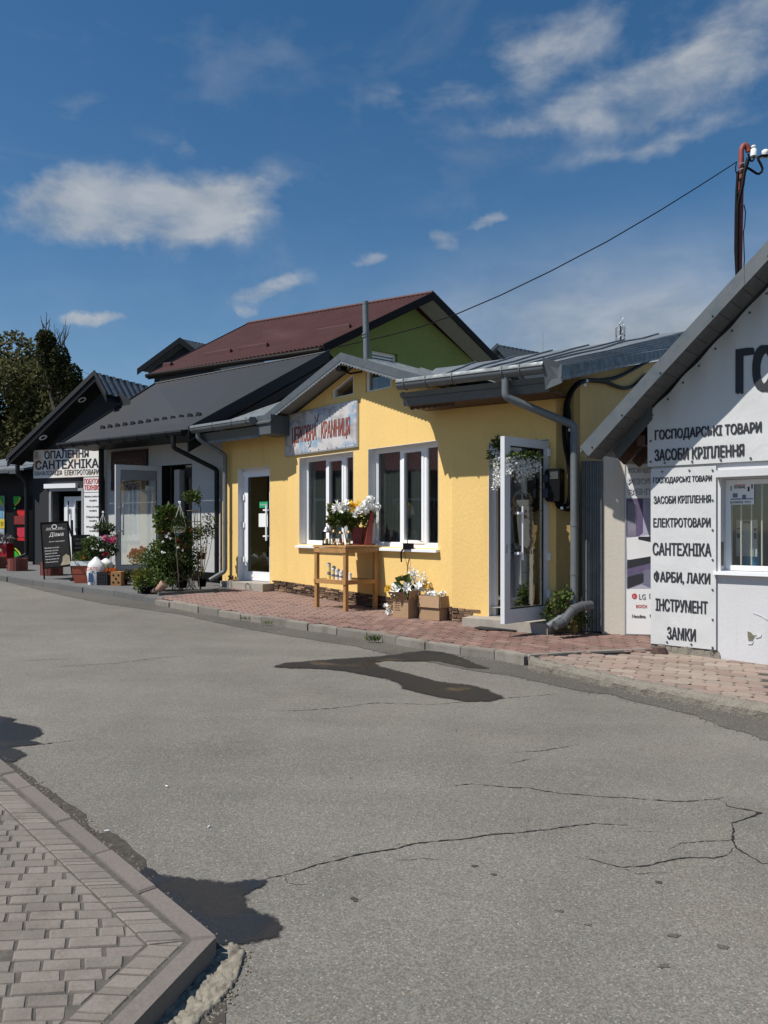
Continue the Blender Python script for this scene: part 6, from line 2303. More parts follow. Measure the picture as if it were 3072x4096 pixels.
for k, (s1, s2) in enumerate((('Велика побутова', 'техніка'), ('Мала кухонна', 'техніка'), ('Кліматична', 'техніка'), ('Вбудована', 'техніка'), ('Водонагрівачі', 'котли'))):
    z = 2.225 - k * 0.232
    w = 0.24 if len(s1) > 13 else 0.19
    lettering(s1, fp2, 1.85 - w, 1.85 + w, z - 0.03, z + 0.022, M['ink'], sp2, 0.01)
    lettering(s2, fp2, 1.74, 1.96, z - 0.115, z - 0.068, M['ink'], sp2, 0.01)

# ------------------------------------------------------------------ toy kiosk at the far left
Wk2 = Wall((-11.2, 20.3), (-8.75, 19.35))
kz = gz(-9, 19) + PZ
ki = thing('toy_kiosk', 'low dark kiosk covered with bright toy posters beyond the dark shop', 'kiosk', Wk2.p(1.2, kz, 0))
mb = MB()
mb.wbox(Wk2, 0, Wk2.L, -2.0, 0, kz - 0.1, 3.1)
mb.build('body', M['trim_dark'], ki)
mb = MB()
mb.hexa([Wk2.p(-0.2, 2.92, 0.5), Wk2.p(Wk2.L + 0.1, 2.92, 0.5), Wk2.p(Wk2.L + 0.1, 3.5, -2), Wk2.p(-0.2, 3.5, -2)], [Wk2.p(-0.2, 2.97, 0.5), Wk2.p(Wk2.L + 0.1, 2.97, 0.5), Wk2.p(Wk2.L + 0.1, 3.55, -2), Wk2.p(-0.2, 3.55, -2)])
mb.build('roof', M['zinc_roof'], ki)
mb = MB()
for k in range(7):
    u0 = 0.1 + k * 0.36
    mb.wbox(Wk2, u0, u0 + 0.34, 0.485, 0.5, 2.84 + 0.02 * (k % 2), 2.93)
mb.build('valance', M['zinc_fascia'], ki)
up0 = Wk2.uz(*cD(172, 1300))[0]
pn = MB()
pn.wbox(Wk2, up0, Wk2.L - 0.01, 0.004, 0.03, kz + 0.05, Wk2.uz(*cD(200, 985))[1])
p1 = pn.build('poster_panel', M['black'], ki)
uk = Wk2.uz(*cD(60, 1300))[0]
pn = MB()
pn.wbox(Wk2, uk - 1.2, uk, 0.004, 0.03, kz + 0.05, Wk2.uz(*cD(30, 985))[1])
p2_ = pn.build('poster_panel', plain('pale poster', (0.32, 0.40, 0.46), 0.5, var=0.5, scale=3), ki)


def kpatch(pts, col, par=None, k=0):
    mb = MB()
    mb.poly([Wk2.p(*Wk2.uz(*cD(x, y)), 0.034 + k * 0.002) for x, y in pts])
    mb.build('poster_print', plain('poster colour', col, 0.5, var=0.2), par or p1, fix=False)


gr, yl, rd_ = (0.03, 0.42, 0.05), (0.55, 0.60, 0.04), (0.55, 0.02, 0.02)
kpatch([(172, 990), (250, 990), (235, 1040), (205, 1070), (172, 1080)], gr)
kpatch([(245, 1000), (262, 1005), (240, 1060), (190, 1105), (180, 1090), (225, 1050)], yl, k=1)
kpatch([(175, 1630), (205, 1640), (235, 1680), (245, 1722), (175, 1722)], gr)
kpatch([(180, 1600), (200, 1600), (250, 1650), (268, 1695), (252, 1695), (225, 1645)], yl, k=1)
kpatch([(178, 1118), (198, 1118), (202, 1132), (188, 1146), (175, 1135)], gr, k=2)
kpatch([(215, 1145), (318, 1140), (322, 1240), (265, 1250), (215, 1190)], rd_)
kpatch([(180, 1220), (320, 1215), (322, 1320), (180, 1320)], (0.22, 0.03, 0.03), k=1)
kpatch([(215, 1360), (318, 1355), (318, 1470), (235, 1475), (215, 1440)], (0.50, 0.03, 0.06))
kpatch([(215, 1480), (320, 1475), (320, 1515), (222, 1510)], rd_, k=1)
kpatch([(0, 990), (55, 990), (55, 1080), (20, 1060), (0, 1020)], gr, p2_)
kpatch([(0, 1010), (10, 1010), (50, 1085), (50, 1105), (20, 1085)], yl, p2_, 1)
kpatch([(8, 1260), (65, 1260), (65, 1368), (8, 1368)], (0.62, 0.52, 0.04), p2_, 1)
kpatch([(18, 1290), (55, 1290), (52, 1340), (24, 1340)], (0.35, 0.25, 0.02), p2_, 2)
kpatch([(0, 1140), (40, 1140), (45, 1240), (0, 1250)], (0.12, 0.35, 0.50), p2_, 1)
g0 = G(3, 562, PZ)
bx = thing('toy_bin', 'red bin with pale dots standing before the toy kiosk', 'bin', g0)
mb = MB()
mb.hexa([g0 + Vector((-0.5, -0.15, 0.02)), g0 + Vector((0.17, -0.15, 0.02)), g0 + Vector((0.17, 0.25, 0.02)), g0 + Vector((-0.5, 0.25, 0.02))], [g0 + Vector((-0.5, -0.15, 0.46)), g0 + Vector((0.15, -0.15, 0.46)), g0 + Vector((0.15, 0.25, 0.46)), g0 + Vector((-0.5, 0.25, 0.46))])
mb.build('tub', plain('toy red', (0.42, 0.02, 0.03), 0.4), bx)
for dx, dz, r_, col in ((0.02, 0.30, 0.035, (0.5, 0.4, 0.25)), (-0.05, 0.17, 0.04, (0.25, 0.3, 0.12)), (0.09, 0.10, 0.02, (0.6, 0.4, 0.4)), (-0.1, 0.38, 0.02, (0.6, 0.4, 0.4)), (0.1, 0.42, 0.015, (0.7, 0.6, 0.6))):
    mb = MB()
    c0 = g0 + Vector((dx, -0.152, dz))
    mb.poly([c0 + Vector((r_ * math.cos(a), 0, r_ * math.sin(a))) for a in [k * 0.5236 for k in range(12)]])
    mb.build('dot', plain('dot', col, 0.5), bx, fix=False)
mb = MB()
mb.cloud(g0 + Vector((-0.12, 0, 0.56)), (0.28, 0.18, 0.12), 60, 0.09, 0.12)
mb.build('goods', leafy('wrapped goods', (0.42, 0.40, 0.38), (0.10, 0.10, 0.11)), bx, fix=False)

# ------------------------------------------------------------------ houses behind
def solid(pts_b, pts_t):
    mb = MB()
    mb.hexa(pts_b, pts_t)
    return mb


gh = thing('green_house', 'green rendered house with a maroon metal gable roof behind the shops', 'house', (0.5, 27, gz(0, 24)))
EC, PK, Qr = P(322.5, 345.5, 24.0), P(433.0, 293.0, 26.5), P(497.6, 358.8, 29.0)
ER = PK + (Qr - PK) * 1.42
RL, EL = P(248, 324, 30.6), P(149, 374, 28.0)
lv = (RL - PK)
corrugated(gh, EL, EC, RL, PK, 46, 0.02, M['roof_red'])
mb = MB()
mb.hexa([PK, ER, ER + lv, RL], [p + Vector((0, 0, 0.05)) for p in (PK, ER, ER + lv, RL)])
mb.build('rear_slope', M['roof_red'], gh)
mb = MB()
mb.tube([RL + Vector((0, 0, 0.02)), PK + Vector((0, 0, 0.02))], 0.07, 8)
mb.build('ridge_cap', M['roof_red'], gh)
ln = lv.normalized()
board(gh, EC, PK, -0.24, 0.04, 0.04, -ln, M['trim_maroon'])
board(gh, PK, ER, -0.24, 0.04, 0.04, -ln, M['trim_maroon'])
board(gh, EL, EC, -0.20, -0.04, 0.05, (-0.5, -0.85, 0), M['trim_maroon'], 'fascia')
board(gh, EL, RL, -0.2, 0.04, 0.04, ln, M['trim_maroon'])
for a, b in ((EC, PK), (PK, ER)):
    mb = MB()
    s = ln * 0.75
    dz = Vector((0, 0, -0.2))
    mb.hexa([a + dz, b + dz, b + dz + s, a + dz + s], [a + dz * 0.9, b + dz * 0.9, b + dz * 0.9 + s, a + dz * 0.9 + s])
    mb.build('soffit', M['soffit_white'], gh)
back_ = ln * 0.7
ec, pk, er = EC + back_ + (PK - EC) * 0.08, PK + back_, ER + back_
ec.z -= 0.12
pk.z -= 0.15
er.z -= 0.15
mb = MB()
Wg = Wall(ec.xy, er.xy)
gu = lambda p: ((p.xy - ec.xy).dot(Wg.d), p.z)
wu0, wz1 = Wg.uz(*c8(590, 345))
wu1, wz0 = Wg.uz(*c8(770, 430))
wall_mb(Wg, [(0, 0.3), (Wg.L, 0.3), gu(er), gu(pk), gu(ec)], [rect(wu0, wu1, wz0 - 0.6, wz1)], 0.3).build('gable_wall', M['green'], gh)
pvc_window(gh, Wg, wu0, wu1, wz0 - 0.6, wz1, 0.15, (), None)
for k in range(5):
    mb = MB()
    mb.wbox(Wg, wu0 + 0.06, wu1 - 0.06, -0.2, -0.13, wz1 - 0.12 - k * 0.1, wz1 - 0.07 - k * 0.1)
    mb.build('blind_slat', M['pvc'], gh)
ew = EL + (RL - EL) * 0.1
mb = solid([Vector((ec.x, ec.y, 0.3)), Vector((ew.x, ew.y, 0.3)), Vector((ew.x + 3, ew.y + 4, 0.3)), Vector((ec.x + 3, ec.y + 4, 0.3))], [Vector((ec.x, ec.y, 6.95)), Vector((ew.x, ew.y, 6.95)), Vector((ew.x + 3, ew.y + 4, 6.95)), Vector((ec.x + 3, ec.y + 4, 6.95))])
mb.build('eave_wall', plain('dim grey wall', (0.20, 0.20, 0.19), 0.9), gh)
half = Wall(EL.xy, EC.xy)
half_gutter(gh, half, 0.0, half.L, 7.02, 0.10, 0.09, M['trim_maroon'], ())
for s0, t0, ln_ in ((0.02, 0.10, 0.05), (0.22, 0.19, 0.16), (0.42, 0.19, 0.17), (0.77, 0.33, 0.17)):
    for (sa, sb) in ((s0, s0 + ln_),):
        a = EL.lerp(EC, sa).lerp(RL.lerp(PK, sa), t0)
        b = EL.lerp(EC, sb).lerp(RL.lerp(PK, sb), t0)
        mb = MB()
        upv = Vector((0, 0, 0.16))
        back2 = Vector((0.1, 0.17, 0.12))
        mb.hexa([a, b, b + back2, a + back2], [a + upv, b + upv, b + upv * 1.05 + back2 * 0.2, a + upv * 1.05 + back2 * 0.2])
        mb.build('snow_guard', M['roof_red'], gh)


def gable_house(name, label, peak_px, Y, wl, wr, eave_dz, depth, wallm, roofm, trim):
    pk_ = P(*peak_px, Y)
    h = thing(name, label, 'house', (pk_.x, pk_.y, gz(pk_.x, pk_.y)))
    l, r = pk_ + Vector((-wl, -wl * 0.1, -eave_dz)), pk_ + Vector((wr, wr * 0.1, -eave_dz * wr / wl))
    dv = Vector(depth)
    mb = MB()
    mb.prism([(l.x, l.y, 0.3), (r.x, r.y, 0.3), tuple(r), tuple(pk_), tuple(l)], dv)
    mb.build('wall', wallm, h)
    o_ = -dv.normalized() * 0.5
    e = Vector((-wl, -wl * 0.1, -eave_dz)).normalized() * 0.4
    f = Vector((wr, wr * 0.1, -eave_dz * wr / wl)).normalized() * 0.4
    up_ = Vector((0, 0, 0.06))
    corrugated(h, l + e + dv + up_, l + e + o_ + up_, pk_ + dv + up_, pk_ + o_ + up_, 24, 0.02, roofm)
    corrugated(h, r + f + o_ + up_, r + f + dv + up_, pk_ + o_ + up_, pk_ + dv + up_, 24, 0.02, roofm)
    board(h, l + e + o_, pk_ + o_, -0.15, 0.12, 0.04, o_, trim)
    board(h, pk_ + o_, r + f + o_, -0.15, 0.12, 0.04, o_, trim)
    return h


gable_house('far_house', 'far house with a dark ribbed gable peeking over the maroon roof', (189.5, 342), 36, 1.6, 1.6, 1.25, (2.6, 3.0, 0), M['dark_wall'], zinc('dark ribbed roof', (0.09, 0.10, 0.11), 0.4, 0.4), M['trim_dark'])
gable_house('far_house', 'far house with a plain blue grey roof beside the green gable', (506, 347.5), 34, 0.9, 1.6, 0.9, (4.6, 3.2, 0), plain('grey gable', (0.30, 0.32, 0.34), 0.8), M['zinc_fascia'], M['zinc_fascia'])
mb = MB()
a = P(542.7, 332, 36)
mb.tube([Vector((a.x, a.y, 8)), a], 0.022, 5)
tag(mb.build('antenna', M['steel']), 'thin antenna rod standing on the far blue grey roof', 'antenna')
tw = thing('cell_tower', 'distant mobile phone tower with antenna panels above the grey roof', 'tower', P(620.5, 520, 160))
base = P(620.5, 522, 160)
top_ = P(620.5, 314, 160)
mb = MB()
for dx, dy in ((-0.5, -0.4), (0.5, -0.4), (0, 0.6)):
    mb.tube([Vector((base.x + dx, base.y + dy, 0)), Vector((base.x + dx * 0.7, base.y + dy * 0.7, P(620, 322, 160).z))], 0.10, 5)
z = 6
while z < P(620, 324, 160).z:
    mb.tube([Vector((base.x - 0.5, base.y - 0.4, z)), Vector((base.x + 0.5, base.y - 0.4, z + 1.4))], 0.05, 4)
    z += 1.4
mb.build('lattice', M['steel'], tw)
mb = MB()
mb.tube([Vector((base.x, base.y, P(620, 322, 160).z)), top_], 0.05, 4)
mb.build('rod', M['steel'], tw)
for k in range(6):
    a = k * 1.047 + 0.3
    for zz, hh in ((322, 2.0), (333, 1.6)):
        c0 = Vector((base.x + math.cos(a) * 0.95, base.y + math.sin(a) * 0.95, P(620, zz, 160).z - hh))
        mb = MB()
        mb.box(c0, (0.13, 0, 0), (0, 0.10, 0), (0, 0, hh * 0.45))
        mb.build('antenna_panel', M['steel'] if k % 2 else M['trim_dark'], tw)
# ------------------------------------------------------------------ shop across the street (seen in the window reflections)
Wo = Wall((-15.5, 3.0), (-14.0, 18.0))
os_ = thing('opposite_shop', 'dark shop with a red roof mirrored in the yellow shop windows', 'shop', Wo.p(7, gz(-14, 10), 0))
mb = MB()
mb.wbox(Wo, 0, Wo.L, -4, 0, 0.0, 3.4)
mb.build('wall', plain('brown shop wall', (0.07, 0.055, 0.045), 0.8, var=0.3, scale=1.5), os_)
mb = MB()
mb.hexa([Wo.p(-0.4, 3.3, 0.7), Wo.p(Wo.L + 0.4, 3.3, 0.7), Wo.p(Wo.L + 0.4, 5.0, -2), Wo.p(-0.4, 5.0, -2)], [Wo.p(-0.4, 3.4, 0.7), Wo.p(Wo.L + 0.4, 3.4, 0.7), Wo.p(Wo.L + 0.4, 5.1, -2), Wo.p(-0.4, 5.1, -2)])
mb.hexa([Wo.p(-0.4, 3.3, -4.7), Wo.p(Wo.L + 0.4, 3.3, -4.7), Wo.p(Wo.L + 0.4, 5.0, -2.02), Wo.p(-0.4, 5.0, -2.02)], [Wo.p(-0.4, 3.4, -4.7), Wo.p(Wo.L + 0.4, 3.4, -4.7), Wo.p(Wo.L + 0.4, 5.1, -2.02), Wo.p(-0.4, 5.1, -2.02)])
mb.build('roof', plain('red roof', (0.22, 0.03, 0.03), 0.5), os_)
for k in range(5):
    ring_mb(MB(), Wo, 1.0 + k * 2.8, 2.6 + k * 2.8, 1.0, 2.5, 0.07, 0.002, 0.05).build('window_frame', M['pvc'], os_)
    mb = MB()
    mb.wbox(Wo, 1.07 + k * 2.8, 2.53 + k * 2.8, 0.003, 0.02, 1.07, 2.43)
    mb.build('window_pane', M['black'], os_)

# ------------------------------------------------------------------ wooden table
cF = lambda x, y: ((1180 + x / 2.458) / 4, (1600 + y / 2.458) / 4)
L0, L1, L2 = Vector((-0.974, 11.17)), Vector((-0.536, 10.78)), Vector((-0.128, 11.07))
L3 = L0 + (L2 - L1)
tb = thing('wooden_table', 'tall pine display table with a lower shelf outside the yellow shop', 'table', (-0.55, 11.1, gz(-0.5, 11.1) + PZ))
TZ = 1.225
cen = (L0 + L1 + L2 + L3) / 4
e1, e2 = (L1 - L0).normalized(), (L2 - L1).normalized()
for q in (L0, L1, L2, L3):
    mb = MB()
    b = zat(q, PZ)
    k = 0.024
    mb.hexa([b + Vector((*(e1 * sx * k + e2 * sy * k), 0)) for sx, sy in ((-1, -1), (1, -1), (1, 1), (-1, 1))], [Vector((q.x, q.y, TZ)) + Vector((*(e1 * sx * k + e2 * sy * k), 0)) for sx, sy in ((-1, -1), (1, -1), (1, 1), (-1, 1))])
    mb.build('leg', M['wood'], tb)


def tabletop(zc, th, grow, name, mat, n=1):
    ring = []
    for q in (L0, L1, L2, L3):
        v = (q - cen)
        ring.append(cen + v * (1 + grow / v.length))
    if n == 1:
        mb = MB()
        mb.hexa([(p.x, p.y, zc) for p in ring], [(p.x, p.y, zc + th) for p in ring])
        mb.build(name, mat, tb)
    else:
        for i in range(n):
            a0, a1 = i / n + 0.004, (i + 1) / n - 0.004
            qs = [ring[0].lerp(ring[3], a0), ring[1].lerp(ring[2], a0), ring[1].lerp(ring[2], a1), ring[0].lerp(ring[3], a1)]
            mb = MB()
            mb.hexa([(p.x, p.y, zc) for p in qs], [(p.x, p.y, zc + th) for p in qs])
            mb.build(name, mat, tb)


tabletop(TZ, 0.028, 0.06, 'top', M['wood_top'])
tabletop(0.745, 0.018, -0.005, 'shelf_board', M['wood_top'], 4)
for z_, h_ in ((TZ - 0.075, 0.065), (0.705, 0.06)):
    for a, b in ((L0, L1), (L1, L2), (L2, L3), (L3, L0)):
        mb = MB()
        d_ = (b - a).normalized()
        nn = Vector((d_.y, -d_.x)) * 0.028
        nn = nn if nn.dot(a - cen) > 0 else -nn
        mb.bar(Vector((a.x + nn.x, a.y + nn.y, z_ + h_ / 2)) - Vector((*(d_ * 0.03), 0)), Vector((b.x + nn.x, b.y + nn.y, z_ + h_ / 2)) + Vector((*(d_ * 0.03), 0)), 0.018, h_)
        mb.build('rail', M['wood'], tb)
TT = TZ + 0.028


def atz(px, py, z):
    Y = (EYE - z) * F / (py - HY)
    return Vector(((px - CX) / F * Y, Y, z))


# lanterns
ln1 = thing('lantern', 'black square metal lantern on the wooden table', 'lantern', (-0.83, 11.12, TT))
c0 = Vector((-0.83, 11.12, TT))
mb = MB()
mb.box(c0 + Vector((0, 0, 0.012)), (0.06, 0, 0), (0, 0.06, 0), (0, 0, 0.012))
mb.box(c0 + Vector((0, 0, 0.19)), (0.058, 0, 0), (0, 0.058, 0), (0, 0, 0.008))
for sx in (-1, 1):
    for sy in (-1, 1):
        mb.box(c0 + Vector((sx * 0.05, sy * 0.05, 0.105)), (0.006, 0, 0), (0, 0.006, 0), (0, 0, 0.085))
mb.build('cage', M['black'], ln1)
mb = MB()
mb.lathe(c0 + Vector((0, 0, 0.198)), [(0.055, 0), (0.03, 0.035), (0.03, 0.05), (0.012, 0.06), (0.012, 0.075)], 8)
mb.build('cap', M['steel'], ln1)
mb = MB()
mb.lathe(c0 + Vector((0, 0, 0.024)), [(0.025, 0), (0.025, 0.07)], 10)
mb.build('candle', M['wax'], ln1)
for i, (x, y, h, lab) in enumerate(((-0.72, 11.08, 0.24, 'clear glass grave lamp with gilt cap next to the black lantern'), (-0.62, 11.0, 0.21, 'middle clear glass grave lamp on the wooden table'), (-0.50, 10.96, 0.22, 'round clear glass grave lamp at the front table corner'))):
    gl_ = thing('grave_lamp', lab, 'lamp', (x, y, TT), 'glass grave lamps on the table')
    c0 = Vector((x, y, TT))
    mb = MB()
    mb.lathe(c0, [(0.04, 0), (0.045, 0.01), (0.03, 0.03)], 12)
    mb.build('foot', M['brass'], gl_)
    mb = MB()
    mb.lathe(c0 + Vector((0, 0, 0.03)), [(0.03, 0), (0.048, 0.03), (0.05, h * 0.4), (0.034, h * 0.62)], 12)
    mb.build('glass_body', M['glass_clear'], gl_)
    mb = MB()
    mb.lathe(c0 + Vector((0, 0, 0.03 + h * 0.62)), [(0.036, 0), (0.03, 0.03), (0.012, 0.04), (0.01, h * 0.2)], 10)
    mb.build('cap', M['brass'], gl_)
    mb = MB()
    mb.lathe(c0 + Vector((0, 0, 0.033)), [(0.022, 0), (0.022, h * 0.3)], 8)
    mb.build('candle', M['petal_red'] if i == 1 else M['brass'], gl_)
for i, (x, y) in enumerate(((-0.70, 10.97), (-0.58, 10.90))):
    mb = MB()
    mb.lathe((x, y, TT), [(0.012, 0), (0.02, 0.012), (0.02, 0.03), (0.008, 0.05), (0.004, 0.058)], 10)
    tag(mb.build('brass_ornament', M['brass']), ('tiny gilt ornament before the first glass lamp on the table', 'tiny gilt ornament before the middle glass lamp near the table corner')[i], 'ornament', 'tiny gilt ornaments on the table')
# red folding stand
rs = thing('red_stand', 'red painted wooden stand with tall sloping side on the table', 'stand', (-0.25, 11.12, TT))
mb = MB()
b0, b1 = atz(*cF(690, 1415), TT), atz(*cF(765, 1415), TT)
b0 = Vector((-0.275, 11.02, TT))
b1 = Vector((-0.175, 11.09, TT))
tp = Vector((0.055, 0.03, 0.475))
mb.hexa([b0, b1, b1 + Vector((-0.01, 0.02, 0)), b0 + Vector((-0.01, 0.02, 0))], [b0 + tp + Vector((0.03, 0.02, 0)), b1 + tp + Vector((-0.025, -0.01, 0)), b1 + tp + Vector((-0.035, 0.01, 0)), b0 + tp + Vector((0.02, 0.04, 0))])
mb.build('side_panel', M['red_paint'], rs)
mb = MB()
mb.hexa([(-0.52, 11.12, TT), (-0.14, 11.20, TT), (-0.14, 11.32, TT), (-0.52, 11.26, TT)], [(-0.52, 11.12, TT + 0.02), (-0.14, 11.20, TT + 0.02), (-0.14, 11.32, TT + 0.02), (-0.52, 11.26, TT + 0.02)])
mb.build('base', M['red_paint'], rs)
mb = MB()
mb.hexa([(-0.46, 11.26, TT + 0.02), (-0.20, 11.30, TT + 0.02), (-0.20, 11.31, TT + 0.02), (-0.46, 11.27, TT + 0.02)], [(-0.46, 11.27, TT + 0.26), (-0.20, 11.31, TT + 0.26), (-0.20, 11.32, TT + 0.26), (-0.46, 11.28, TT + 0.26)])
mb.build('back_panel', M['red_paint'], rs)


# artificial flowers
def bloom(mb, c, n, r, w, up=Vector((0, -0.5, 0.6))):
    up = up.normalized()
    for k in range(n):
        a = 6.283 * k / n + R.uniform(-0.2, 0.2)
        s = up.orthogonal().normalized()
        s.rotate(Matrix.Rotation(a, 3, up))
        mb.leaf(c, (s * 0.85 + up * 0.55), w, r, 0.2)


def ball(mb, c, r, n, s):
    for _ in range(n):
        v = Vector((R.gauss(0, 1), R.gauss(0, 1), R.gauss(0, 1))).normalized()
        t = v.orthogonal()
        t.rotate(Matrix.Rotation(R.uniform(0, 6.28), 3, v))
        mb.leaf(c + v * r * 0.92 - t * s * 0.5, t + v * 0.3, s, s, 0.1)


def bouquet(label, root, leafspots, blooms, group=None, vase=None):
    t = thing('flower_bouquet', label, 'bouquet', root, group)
    mb = MB()
    for c, rad, n, w, l in leafspots:
        mb.cloud(c, rad, n, w, l, 0.3)
    mb.build('foliage', M['leaf'], t, fix=False)
    for kind, c, mat in blooms:
        mb = MB()
        if kind == 'lily':
            for _ in range(3):
                bloom(mb, c + Vector((R.uniform(-0.05, 0.05), R.uniform(-0.04, 0.04), R.uniform(-0.04, 0.04))), 7, 0.085, 0.042, Vector((R.uniform(-0.6, 0.6), -0.6, R.uniform(0.1, 0.8))))
        elif kind == 'ball':
            mb.lathe(c - Vector((0, 0, 0.05)), [(0.02, 0), (0.043, 0.02), (0.052, 0.05), (0.043, 0.08), (0.02, 0.1)], 10)
            ball(mb, c, 0.066, 170, 0.028)
        elif kind == 'spray':
            mb.cloud(c, (0.05, 0.04, 0.10), 60, 0.022, 0.03)
        else:
            for _ in range(5):
                bloom(mb, c + Vector((R.uniform(-0.06, 0.06), R.uniform(-0.03, 0.03), R.uniform(-0.04, 0.05))), 5, 0.05, 0.035, Vector((R.uniform(-0.6, 0.6), -0.5, 0.5)))
        mb.build('blossom', mat, t, fix=False)
    mb = MB()
    for kind, c, mat in blooms:
        mb.tube([root, root.lerp(c, 0.5) + Vector((0.01, 0, 0)), c], 0.004, 5)
    mb.build('stems', M['leaf_dark'], t)
    return t


YB = 11.28
pf = lambda x, y, Y=YB: P(*cF(x, y), Y)
fl = lambda x, y: P(*cF(x, y), 11.08)
rt = Vector((-0.55, 11.3, TT + 0.02))
bouquet('bouquet of white lilies and yellow blooms behind the glass lamps', rt, [(pf(430, 1165), (0.15, 0.09, 0.10), 110, 0.05, 0.10), (pf(530, 1185), (0.16, 0.09, 0.09), 110, 0.05, 0.10), (pf(480, 1130), (0.13, 0.06, 0.05), 40, 0.045, 0.09)],
        [('lily', fl(425, 1055), M['petal_white']), ('lily', fl(475, 1035), M['petal_white']), ('lily', fl(450, 1085), M['petal_white']), ('yel', fl(540, 1045), M['petal_yellow']), ('yel', fl(570, 1065), M['petal_yellow']), ('yel', fl(590, 1045), M['petal_yellow']), ('lily', fl(600, 1110), M['petal_white']), ('lily', fl(632, 1105), M['petal_white'])])
bouquet('bunch of round white hydrangea heads above the red stand', Vector((-0.33, 11.3, TT + 0.02)), [(pf(690, 1160), (0.14, 0.09, 0.11), 120, 0.035, 0.07), (pf(720, 1100), (0.10, 0.07, 0.07), 60, 0.04, 0.08)],
        [('ball', fl(740, 985), M['petal_white']), ('ball', fl(695, 1035), M['petal_white']), ('ball', fl(755, 1035), M['petal_white']), ('ball', fl(795, 1050), M['petal_white']), ('ball', fl(690, 1080), M['petal_white'])])
t = thing('flower_bouquet', 'spray of yellow green foliage at the back of the table', 'bouquet', Vector((-0.75, 11.3, TT)))
mb = MB()
for k in range(14):
    mb.cloud(pf(350 + R.uniform(-35, 35), 1130 + R.uniform(-90, 90)), (0.03, 0.03, 0.05), 34, 0.014, 0.028)
mb.build('foliage', M['leaf_yellow'], t, fix=False)
mb = MB()
mb.tube([Vector((-0.75, 11.3, TT)), pf(350, 1180), pf(345, 1060)], 0.004, 5)
mb.build('stems', M['leaf_dark'], t)

# jar candles on the lower shelf
SZ = 0.763
for i in range(10):
    f = i / 9
    h = (0.235, 0.19, 0.16, 0.15, 0.15, 0.13, 0.12, 0.11, 0.10, 0.10)[i]
    q = L0.lerp(L1, 0.22 + 0.62 * f) + e2 * (0.10 + 0.05 * (i % 2))
    lab = ('tallest yellow candle jar at the end of the lower shelf', 'second tallest yellow candle jar on the lower shelf')[i] if i < 2 else ('third', 'fourth', 'fifth', 'sixth', 'seventh', 'eighth', 'ninth', 'last and shortest')[i - 2] + ' candle jar counted from the tallest on the lower shelf'
    cd = thing('candle_jar', lab, 'candle', (q.x, q.y, SZ), 'candle jars on the lower shelf' if i >= 2 else 'tall candle jars on the lower shelf')
    r_ = 0.026
    mb = MB()
    mb.lathe((q.x, q.y, SZ), [(r_, 0), (r_, h * 0.78)], 10)
    mb.build('candle', M['wax'] if i < 3 or i == 5 else M['ceramic'], cd)
    mb = MB()
    mb.lathe((q.x, q.y, SZ + h * 0.78), [(r_ * 1.05, 0), (r_ * 1.05, h * 0.14), (r_ * 0.6, h * 0.22)], 10)
    mb.build('lid', M['pvc_grey'], cd)
    mb = MB()
    mb.lathe((q.x, q.y, SZ + h * 0.25), [(r_ * 1.03, 0), (r_ * 1.03, h * 0.2)], 10)
    mb.build('paper_label', M['paper'] if i % 2 else M['ink_grey'], cd)

# ------------------------------------------------------------------ cardboard boxes with flowers
def carton(label, c0, c1, c2v, h, flaps):
    """open carton from three base corners left, front, right"""
    l, f, r = map(Vector, (c0, c1, c2v))
    b = l + (r - f)
    zb_ = gz(f.x, f.y) + PZ + 0.002
    t = thing('cardboard_box', label, 'box', (f.x, f.y, zb_), None)
    ring = [l, f, r, b]
    cc = (l + f + r + b) / 4
    th = 0.006
    mb = MB()
    for i in range(4):
        a, q = ring[i], ring[(i + 1) % 4]
        ai, qi = a.lerp(cc, th / (a - cc).length), q.lerp(cc, th / (q - cc).length)
        mb.hexa([(a.x, a.y, zb_), (q.x, q.y, zb_), (qi.x, qi.y, zb_), (ai.x, ai.y, zb_)], [(a.x, a.y, zb_ + h), (q.x, q.y, zb_ + h), (qi.x, qi.y, zb_ + h), (ai.x, ai.y, zb_ + h)])
    mb.hexa([(p.x, p.y, zb_) for p in ring], [(p.x, p.y, zb_ + 0.005) for p in ring])
    mb.build('carton', M['card'], t)
    for i, (ln_, out, up_) in flaps.items():
        a, q = ring[i], ring[(i + 1) % 4]
        d_ = (q - a).normalized()
        nn = Vector((d_.y, -d_.x))
        nn = nn if nn.dot(a - cc) > 0 else -nn
        e = Vector((nn.x * out, nn.y * out, up_)).normalized() * ln_
        a3, q3 = Vector((a.x, a.y, zb_ + h)) + Vector((*nn, 0)) * 0.004, Vector((q.x, q.y, zb_ + h)) + Vector((*nn, 0)) * 0.004
        mb = MB()
        w = Vector((*nn, 0)) * 0.005
        mb.hexa([a3, q3, q3 + w, a3 + w], [a3 + e - Vector((*d_, 0)) * 0.01, q3 + e + Vector((*d_, 0)) * 0.01, q3 + e + w + Vector((*d_, 0)) * 0.01, a3 + e + w - Vector((*d_, 0)) * 0.01])
        mb.build('flap', M['card'], t)
    return t, zb_, ring, cc


